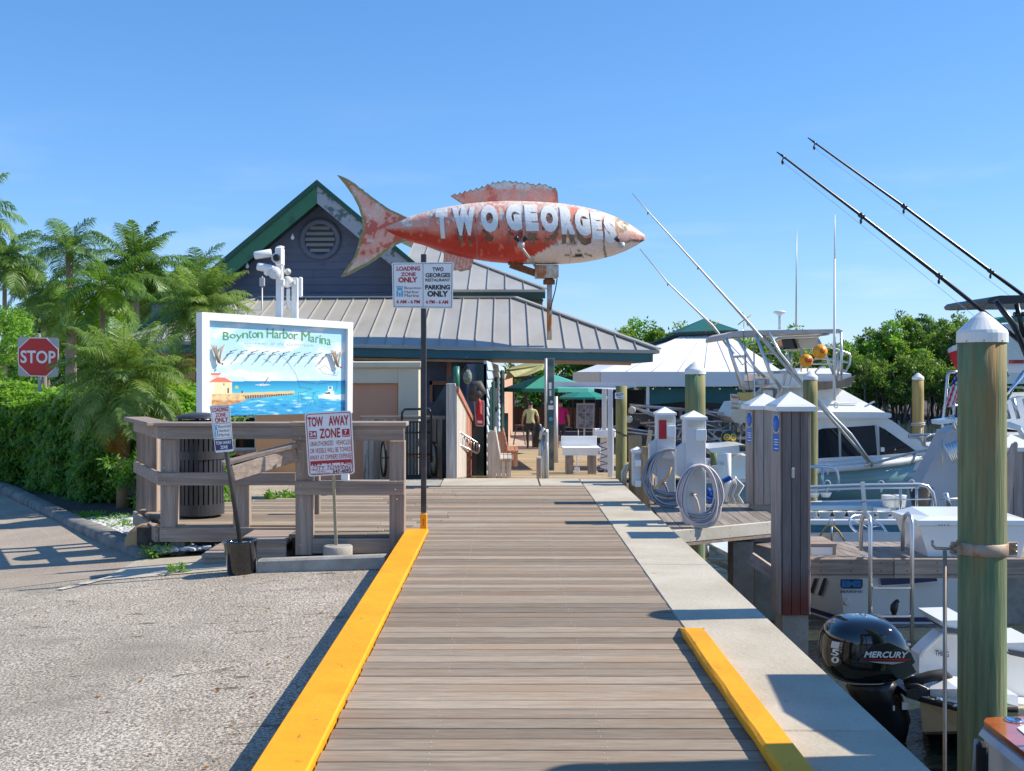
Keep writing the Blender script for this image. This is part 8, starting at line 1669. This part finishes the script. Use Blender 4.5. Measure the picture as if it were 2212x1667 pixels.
# OUTBOARD BOAT
def Z7(x,y):return(1736.3+.23146*x,1281+.23146*y)
def outboard():
 k=.0035;t=thing('outboard_boat',P(2060,1620,k)+Vector((.4,.4,0)),'small white open boat with a large glossy black outboard motor','boat')
 def pt(x,y,o=0.):return P(*Z7(x,y),k+o/FOC)
 W=.27;xs=lambda zx:pt(zx,0).x;zz=lambda zy:pt(0,zy).z
 prof=[(925,560,720,60),(900,430,850,150),(860,345,960,215),(800,285,1040,250),(730,258,1088,265),(640,250,1082,270),(560,252,1062,270),(480,270,1030,265),(420,300,985,255),(370,340,940,238),(330,395,890,205),(305,455,820,165),(292,520,730,110),(289,600,650,30)]
 rings=[]
 for zy,x0,x1,w_ in prof:
  a,b=xs(x0),xs(x1);cx,rx=(a+b)/2,(b-a)/2;z=zz(zy);wy=w_/270*W;ring=[]
  for j in range(36):
   an=2*math.pi*j/36;c_,s_=math.cos(an),math.sin(an);e=.62;px=cx+rx*math.copysign(abs(c_)**e,c_);py=wy*math.copysign(abs(s_)**e,s_);tap=1-.12*(1 if c_<0 else 0)*abs(c_);ring.append(Vector((px,k*FOC+.28+py*tap,z)))
  rings.append(ring)
 mb=MB();mb.loft(rings);mb.build('cowling',M['blk'],t)
 yf=k*FOC+.28-W-.006
 fr=lambda x,y,o=0:Vector((pt(x,y).x,yf-o,pt(x,y).z))
 mb=MB();mb.prism([fr(500,650,.002),fr(640,500,.002),fr(800,470,.002),fr(1000,560,.002),fr(1040,650,.002),fr(960,720,.004),fr(830,668,.004),fr(560,655,.002)],(0,.012,0));mb.build('side_panel',mat('satin_black_panel',(.02,.02,.022),rough=.22,coat=.4),t)
 mb=MB();mb.prism([fr(770,685,.004),fr(1000,650,.004),fr(1050,740,.004),fr(920,815,.004),fr(860,790,.004)],(0,.02,0));mb.build('side_facet',mat('grey_facet',(.03,.03,.033),rough=.3,coat=.3),t)
 q=Quad(fr(558,545,.012),fr(975,548,.012),fr(975,608,.012),fr(558,602,.012));text_on('lettering','MERCURY',q.at(.002),(0,0,1,1),M['signwhite'],t,.03,.28)
 mb=MB();mb.prism([fr(590,617,.012),fr(990,622,.012),fr(950,638,.012),fr(620,626,.012)],(0,.003,0));mb.build('red_flash',M['red'],t);mb=MB();mb.prism([fr(600,640,.012),fr(940,645,.012),fr(830,668,.012),fr(690,655,.012)],(0,.003,0));mb.build('white_flash',M['galv'],t)
 xl=pt(262,0).x-.004;Yq=k*FOC+.28;
 for i,ch in enumerate('150'):
  z1=zz(470+i*70);z0=zz(530+i*70);w_=.06;q=Quad(Vector((xl+.03,Yq-.215,z1)),Vector((xl+.075,Yq-.262,z1)),Vector((xl+.065,Yq-.262,z0)),Vector((xl+.02,Yq-.215,z0)));
  if q.n.y>0:q=Quad(q.c[1],q.c[0],q.c[3],q.c[2])
  text_on('lettering',ch,q.at(.012),(0,0,1,1),M['signwhite'],t,.03)
 mb=MB();pts=[Vector((rings[1][j].x,rings[1][j].y,rings[1][j].z))*1 for j in range(36)];mb.tube(pts+[pts[0]],.006,5,cap=False);mb.build('cowl_seam',M['galv'],t)
 mid=[]
 for zy,x0,x1,w_ in((900,540,960,.13),(980,500,1010,.14),(1100,560,1060,.12),(1200,620,1100,.10),(1290,700,1125,.085),(1400,760,1100,.07),(1500,800,1080,.05)):
  a,b=xs(x0),xs(x1);z=zz(zy);mid.append([Vector(((a+b)/2+(b-a)/2*math.cos(q),Yq+w_*math.sin(q),z)) for q in np.linspace(0,2*math.pi,18)[:-1]])
 mb=MB();mb.loft(mid);mb.build('lower_unit',M['mblk'],t)
 for x0,y0,x1,y1,m in((975,1068,1028,1140,'signwhite'),(888,1102,905,1150,'signwhite')):a,b=pt(x0,y0),pt(x1,y1);mb=MB();mb.box(((a.x+b.x)/2,Yq-.15,(a.z+b.z)/2),(b.x-a.x,.004,a.z-b.z));mb.build('data_plate',M[m],t)
 mb=MB();mb.tube([pt(950,860,.2),pt(1080,810,.2),pt(1180,780,.18),pt(1300,760,.2),pt(1345,800,.25),pt(1300,880,.3)],.042,10);mb.build('rigging_hose',M['rubber'],t)
 for i in range(5):mb=MB();mb.tube([pt(940+i*20,870+i*10,.12),pt(1060,860+i*22,.1),pt(1150+i*20,900+i*12,.12),pt(1290,880+i*10,.2)],.014,6);mb.build('control_cable',M['black'],t)
 mb=MB();mb.pp([Z7(960,930),Z7(1060,900),Z7(1110,960),Z7(1060,1010),Z7(960,980)],k+.00002,.4);mb.build('clamp_bracket',M['mblk'],t)
 Yn=k*FOC+.1
 def hp(x,y,o):return P(*Z7(x,y),(Yn+o)/FOC)
 rings=[[hp(1080,985,.0),hp(1110,1300,.05),hp(1200,1380,.3),hp(1110,1300,.9),hp(1080,985,1.0)],[hp(1450,1075,-.30),hp(1450,1290,-.2),hp(1480,1380,.3),hp(1450,1290,1.1),hp(1450,1000,1.3)],[hp(2000,1080,-.5),hp(2000,1300,-.4),hp(2020,1400,.3),hp(2000,1300,1.3),hp(2000,1000,1.6)],[hp(3400,1000,.4),hp(3400,1300,.45),hp(3400,1380,.5),hp(3400,1300,.55),hp(3400,980,.6)]]
 mb=MB();mb.loft(rings,smooth=False);mb.build('hull',M['hull_bg'],t)
 mb=MB();mb.loft([[r[1]+Vector((0,-.006,.03)),r[2]+Vector((0,-.01,-.06)),r[3]+Vector((0,.006,.03))] for r in rings[:3]],closed=False,cap=False);mb.build('bottom_paint',M['black'],t)
 mb=MB();mb.tube([hp(1060,985,-.01),hp(1450,1085,-.31),hp(2000,1090,-.51)],.022,8);mb.build('rub_rail',M['rubber'],t)
 mb=MB();mb.prism([hp(1180,900,.0),hp(1450,900,-.2),hp(2000,960,-.3),hp(2000,1060,-.35),hp(1450,1040,-.25),hp(1180,960,.0)],(0,.4,0));mb.build('transom_deck',M['gel'],t)
 for(x0,y0,x1,y1,o) in((1280,262,1560,420,.5),(1860,470,2200,640,.3)):
  p=[hp(x0,y0,o),hp(x1,y0-8,o),hp(x1,y1-60,o),hp(x0+60,y1-70,o)];mb=MB();mb.prism(p,(0,.5,0));mb.build('seat_cushion',M['gel'],t);mb=MB();mb.prism([hp(x0+50,y0+60,o-.01),hp(x1,y1-60,o-.01),hp(x1,y1,o-.01),hp(x0+60,y1-60,o-.01)],(0,.45,0));mb.build('seat_edge',mat('grey_cushion_edge',(.10,.10,.11),rough=.6),t)
 mb=MB();mb.prism([hp(1080,580,.7),hp(1130,530,.7),hp(1200,465,.7),hp(1290,385,.7),hp(1450,395,.7),hp(1800,520,.7),hp(2300,640,.7),hp(2300,1050,.7),hp(1180,980,.7),hp(1100,900,.7),hp(1075,740,.7)],(0,.2,0));mb.build('inner_side',M['gel'],t)
 mb=MB();mb.tube([hp(1078,590,.68),hp(1130,528,.68),hp(1200,463,.68),hp(1290,383,.68),hp(1450,393,.68),hp(1800,518,.68),hp(2300,638,.68)],.02,8);mb.build('coaming_rail',M['white'],t)
 mb=MB();mb.prism([hp(1180,905,.02),hp(1100,890,.68),hp(2300,1000,.68),hp(2300,1080,.0)],(0,0,-.03));mb.build('cockpit_sole',M['gel'],t)
 q=Quad(hp(1222,530,.68),hp(1350,548,.68),hp(1350,600,.68),hp(1222,582,.68));text_on('lettering','THING',q.at(.01),(0,0,1,1),M['signnavy'],t,.02)
 for x,y in((1260,1010),(1420,1075)):mb=MB();mb.tube([hp(x-30,y-10,-.32),hp(x,y-20,-.34),hp(x+40,y,-.34)],.014,8);mb.build('cleat',M['chrome'],t)
outboard()
def woodboat():
 k=.0024;t=thing('varnished_boat',P(2200,1640,k),'white boat bow with varnished orange wood trim in the lower right corner','boat')
 def wp(x,y,kk=k,o=0.):p=P(*Z7(x,y),kk);p.y+=o;return p
 a=[wp(1680,1180),wp(1710,1165,k+.00006),wp(2057,1160,k+.0002),wp(2600,1160,k+.0002),wp(2600,1900),wp(2057,1560)]
 top=[wp(1685,1190),wp(1700,1168,k+.00012),wp(1800,1160,k+.00025),wp(2800,1150,k+.0003),wp(2800,1800,k-.0002),wp(2057,1500,k-.00012)]
 mb=MB();z=top[0].z;tp=[Vector((p.x,p.y,0)) for p in top]
 def gp(zx,zy,z):x,y=Z7(zx,zy);kk=(EYE-z)/(y-VY);return P(x,y,kk)
 Zt=-.38;out=[gp(1680,1195,Zt),gp(1700,1168,Zt),gp(1790,1160,Zt),gp(2900,1140,Zt),gp(2900,2100,Zt),gp(2100,1520,Zt)]
 inn=[gp(1990,1270,Zt),gp(2060,1240,Zt),gp(2900,1240,Zt),gp(2900,1950,Zt),gp(2200,1450,Zt)]
 mb=MB();mb.prism([p+Vector((0,0,-.04)) for p in out],(0,0,.04));mb.build('varnished_deck',M['varnish'],t)
 mb=MB();mb.prism([p+Vector((0,0,.001)) for p in inn],(0,0,.006));mb.build('white_hatch',M['gel'],t)
 low=[Vector((p.x+.10,p.y+.06,-1.45)) for p in out];up=[p+Vector((-.015,-.01,-.042)) for p in out];up2=[p+Vector((-.035,-.01,-.075)) for p in out];up3=[p+Vector((-.0,.0,-.10)) for p in out]
 mb=MB();mb.loft([low,up3],smooth=False);mb.build('hull',M['gel'],t);mb=MB();mb.loft([up3,up2,up],smooth=False);mb.build('rub_rail',M['pvc'],t)
 c=gp(1960,1195,Zt);mb=MB();mb.lathe(c,[(.05,.002),(.05,.008),(.038,.012),(.03,.004),(.001,.003)],20,cap=False);mb.build('filler_cap',M['chrome'],t)
 mb=MB();mb.tube([wp(1610,1370,.0026),wp(1605,1480,.0026),wp(1590,1700,.0026)],.013,8);tag(mb.build('mooring_rod',M['ltblue']),'pale rod standing beside the varnished boat','rod')
 mb=MB();mb.prism([(2.87,5.95,1.3),(4.6,5.95,1.3),(4.6,4.72,1.3),(2.95,4.72,1.3),(2.8,5.3,1.3)],(0,0,.04));mb.build('added_shadow_canvas',M['tealtarp'],t)  # unseen canvas, shaped and added to throw shade on the concrete cap
 for x,y in((2.95,5.85),(4.5,5.85),(4.5,4.85),(3.0,4.85)):mb=MB();mb.tube([(x,y,-.4),(x,y,1.3)],.018,6);mb.build('added_canvas_pole',M['alu'],t)  # supports of the added canvas, also out of view
 mb=MB();mb.rbox(wp(1665,1600,.0025),(.06,.06,.24),.02);mb.build('black_fender',M['rubber'],t)
woodboat()
# BOAT AT THE RIGHT EDGE: T-top, long black outriggers, flags
def right_boat():
 k=.0080;Y0=k*FOC;t=thing('centre_console_boat',P(2250,1100,k),'white centre console boat with black T-top at the right edge behind the green piling','boat')
 def tube(nm,pts,r,m,kk=k,par=t):mb=MB();mb.tube([P(x,y,kk) for x,y in pts],r,8);return mb.build(nm,m,par)
 mb=MB();mb.pp([(2132,650),(2140,643),(2160,639),(2212,638),(2420,640),(2420,656),(2212,656),(2150,658),(2136,657)],k,1.9);mb.build('t_top',M['black'],t)
 for i,(a,b) in enumerate((((2160,657),(2240,790)),((2196,657),(2212,730)),((2190,680),(2230,680)),((2320,657),(2300,900)))):tube('frame_tube',[a,b],.045,M['mblk'])
 tube('frame_tube',[(2150,650),(2192,705),(2230,800)],.05,M['mblk'],k-.0002)
 mb=MB();mb.pp([(2150,692),(2172,684),(2260,678),(2260,690),(2172,694)],k+.002,1.5);mb.build('green_bimini',M['umbrella2'],t)
 mb=MB();mb.pp([(2168,720),(2176,700),(2230,696),(2230,830),(2172,830)],k+.0012,.6);mb.build('console_screen',mat('pale_screen',(.45,.55,.58),rough=.2),t)
 mb=MB();mb.pp([(2176,790),(2240,788),(2300,788),(2300,805),(2180,806)],k+.0002,.8);mb.build('console_top',M['gel'],t)
 mb=MB();mb.pp([(2190,778),(2212,778),(2212,786),(2190,786)],k,.2);mb.build('red_bag',M['red'],t)
 tube('grab_rail',[(2214,803),(2190,835),(2172,865)],.035,M['chrome'],k-.0003);tube('grab_rail',[(2168,836),(2230,838)],.02,M['galv'])
 for x in(2168,2188,2212):tube('rod_holder',[(x,862),(x+12,905)],.035,M['alu'],k-.0002)
 tube('rod_holder',[(2164,780),(2178,815)],.035,M['alu'],k-.0003)
 mb=MB();mb.pp([(2160,870),(2230,852),(2330,850),(2330,950),(2160,925)],k+.0004,1.5);mb.build('console',M['gel'],t)
 tube('bow_rail',[(2150,921),(2180,918),(2200,925),(2212,945)],.05,M['white'],k-.0002)
 mb=MB();mb.loft([[P(2120,940,k),P(2130,990,k),P(2140,1083,k),P(2140,1083,k)+Vector((0,2,0)),P(2120,940,k)+Vector((0,2,0))],[P(2420,940,k),P(2420,990,k),P(2400,1083,k),P(2400,1083,k)+Vector((0,2,0)),P(2420,940,k)+Vector((0,2,0))]],smooth=False);mb.build('hull',M['gel'],t)
 for pts,lab,kk in((((1678,329),(1692,339),(1861,467),(2029,597),(2240,768)),'lower long black outrigger pole passing behind the big piling cap',k),(((1745,298),(1760,309),(1953,447),(2140,587),(2290,697)),'upper long black outrigger pole reaching the right edge of the frame',k+.0008)):
  t2=thing('black_outrigger',P(*pts[-1],kk),lab,'outrigger','long black outriggers');q=[P(*p,kk) for p in pts];n=len(q);mb=MB();mb.tube(q,[.010,.018,.028,.036,.04],8);mb.build('pole',M['mblk'],t2)
  for i,(cx,cy) in enumerate((pts[1],pts[2],pts[3])):
   for a,b in zip(pts,pts[1:]):
    if a[0]<=cx<=b[0]:cy=a[1]+(b[1]-a[1])*(cx-a[0])/(b[0]-a[0])
   mb=MB();p=P(cx,cy,kk);mb.tube([p+Vector((0,-.03,0)),p+Vector((-.02,-.03,-.07))],.012,5);mb.ball(p+Vector((-.02,-.03,-.10)),.035,8,6,(.7,.7,1.3));mb.build('line_pulley',M['black'],t2)
   mb=MB();mb.tube([p-(q[3]-q[2]).normalized()*.05,p+(q[3]-q[2]).normalized()*.05],.045 if i else .02,8);mb.build('joint',M['mblk'],t2)
  mb=MB();mb.tube([q[1]+Vector((0,0,-.1)),q[3]+Vector((-.1,0,-.12)),q[4]+Vector((0,0,-.2))],.004,4);mb.build('fishing_line',M['signwhite'],t2)
 mb=MB();mb.tube([P(2151,660,k),P(2212,745,k),P(2260,800,k)],.012,5);mb.build('stay',M['ltbench'],t)
right_boat()
def flags():
 k=.0088;t=thing('stern_rail',P(2036,955,k),'tubular stern frame carrying two flags left of the large green piling','rail')
 for pts in(((2078,804),(2052,804),(2047,812),(2042,870),(2037,907),(2034,960)),((2062,860),(2060,905)),((2045,838),(2075,838)),((2041,877),(2075,877))):mb=MB();mb.tube([P(x,y,k) for x,y in pts],.03,8);mb.build('tube',M['alu'],t)
 def flag(nm,pts,lab,cols):
  t=thing(nm,P(*pts[0],k),lab,'flag');tl,tr,br,bl=[P(*p,k-.0001) for p in pts];NX,NY=26,26;V=[];C=[]
  for j in range(NY+1):
   for i in range(NX+1):
    u,v=i/NX,j/NY;p=(tl*(1-u)+tr*u)*(1-v)+(bl*(1-u)+br*u)*v;p=p+Vector((0,.05*math.sin(u*9+v*3),0));V.append(p);C.append((*cols(u,v),1))
  me=bpy.data.meshes.new('cloth');c0=V[0].copy();n1=NX+1;me.from_pydata([tuple(v-c0) for v in V],[],[(j*n1+i,j*n1+i+1,(j+1)*n1+i+1,(j+1)*n1+i) for j in range(NY) for i in range(NX)]);at=me.color_attributes.new('paint','FLOAT_COLOR','POINT');at.data.foreach_set('color',[x for c in C for x in c]);me.materials.append(mat('flag_cloth',(1,1,1),attr='paint',rough=.8));me.update();link('cloth',me,c0,t)
 W_=(.72,.72,.72);R_=(.60,.02,.03);B_=(.03,.04,.22)
 def us(u,v):
  if v<.42:return W_ if(int(u*9)+int(v*14))%3==0 and(u*9%1)<.5 else B_
  return R_ if int((u+.25*v)*9)%2==0 else W_
 flag('striped_flag',((2064,805),(2090,806),(2090,862),(2044,880)),'red white and blue striped flag hanging beside the green piling',lambda u,v:us(u,v))
 flag('red_white_flag',((2046,757),(2090,728),(2100,832),(2066,797)),'red and white flag above the striped flag beside the green piling',lambda u,v:(.72,.72,.72) if v<.18 or(u-.4)>.42 else(.66,.03,.03))
flags()
def misc():
 k=.0054;t=thing('floating_step',P(1575,1210,k),'low white floating step under the pedestal platform','float')
 def gp(x,y,z):kk=(EYE-z)/(y-VY);return P(x,y,kk)
 mb=MB();a=[gp(1528,1172,-.62),gp(1615,1165,-.62),gp(1700,1192,-.62),gp(1582,1200,-.62)];mb.prism(a,(0,0,-.05));mb.build('top',M['gel'],t)
 for(p,q) in(((1528,1175),(1582,1203)),((1582,1203),(1690,1195)),((1528,1205),(1582,1232)),((1582,1232),(1690,1222))):mb=MB();mb.tube([P(*p,.0059),P(*q,.0059)],.035,6);mb.build('frame',M['white'],t)
 for x,y in((1528,1190),(1582,1218),(1612,1214)):mb=MB();mb.tube([P(x,y-14,.0059),P(x,y+16,.0059)],.03,6);mb.build('upright',M['white'],t)
 cx=2.97;kk=4.55/FOC;xx=VX+cx/kk
 cone_pile(xx-.165/kk,xx+.165/kk,VY-.93/kk,kk,M['pile'],'unseen guessed piling with white cone cap, added beyond the right edge for its shadow',caph=.2/kk)  # guessed piling out of view, added to cast a shadow on the boardwalk
 boardpost(2164,2232,0,974,1160,.0053,'plum coloured boarded mooring post right of the large green piling',False)
 mb=MB();kk=.0050;mb.pp([(2164,1130),(2172,1000),(2188,960),(2196,955),(2199,960),(2188,1060),(2178,1120),(2170,1140)],kk,.04);tag(mb.build('leaning_board',M['plum']),'dark curved board leaning right of the large green piling','board')
misc()
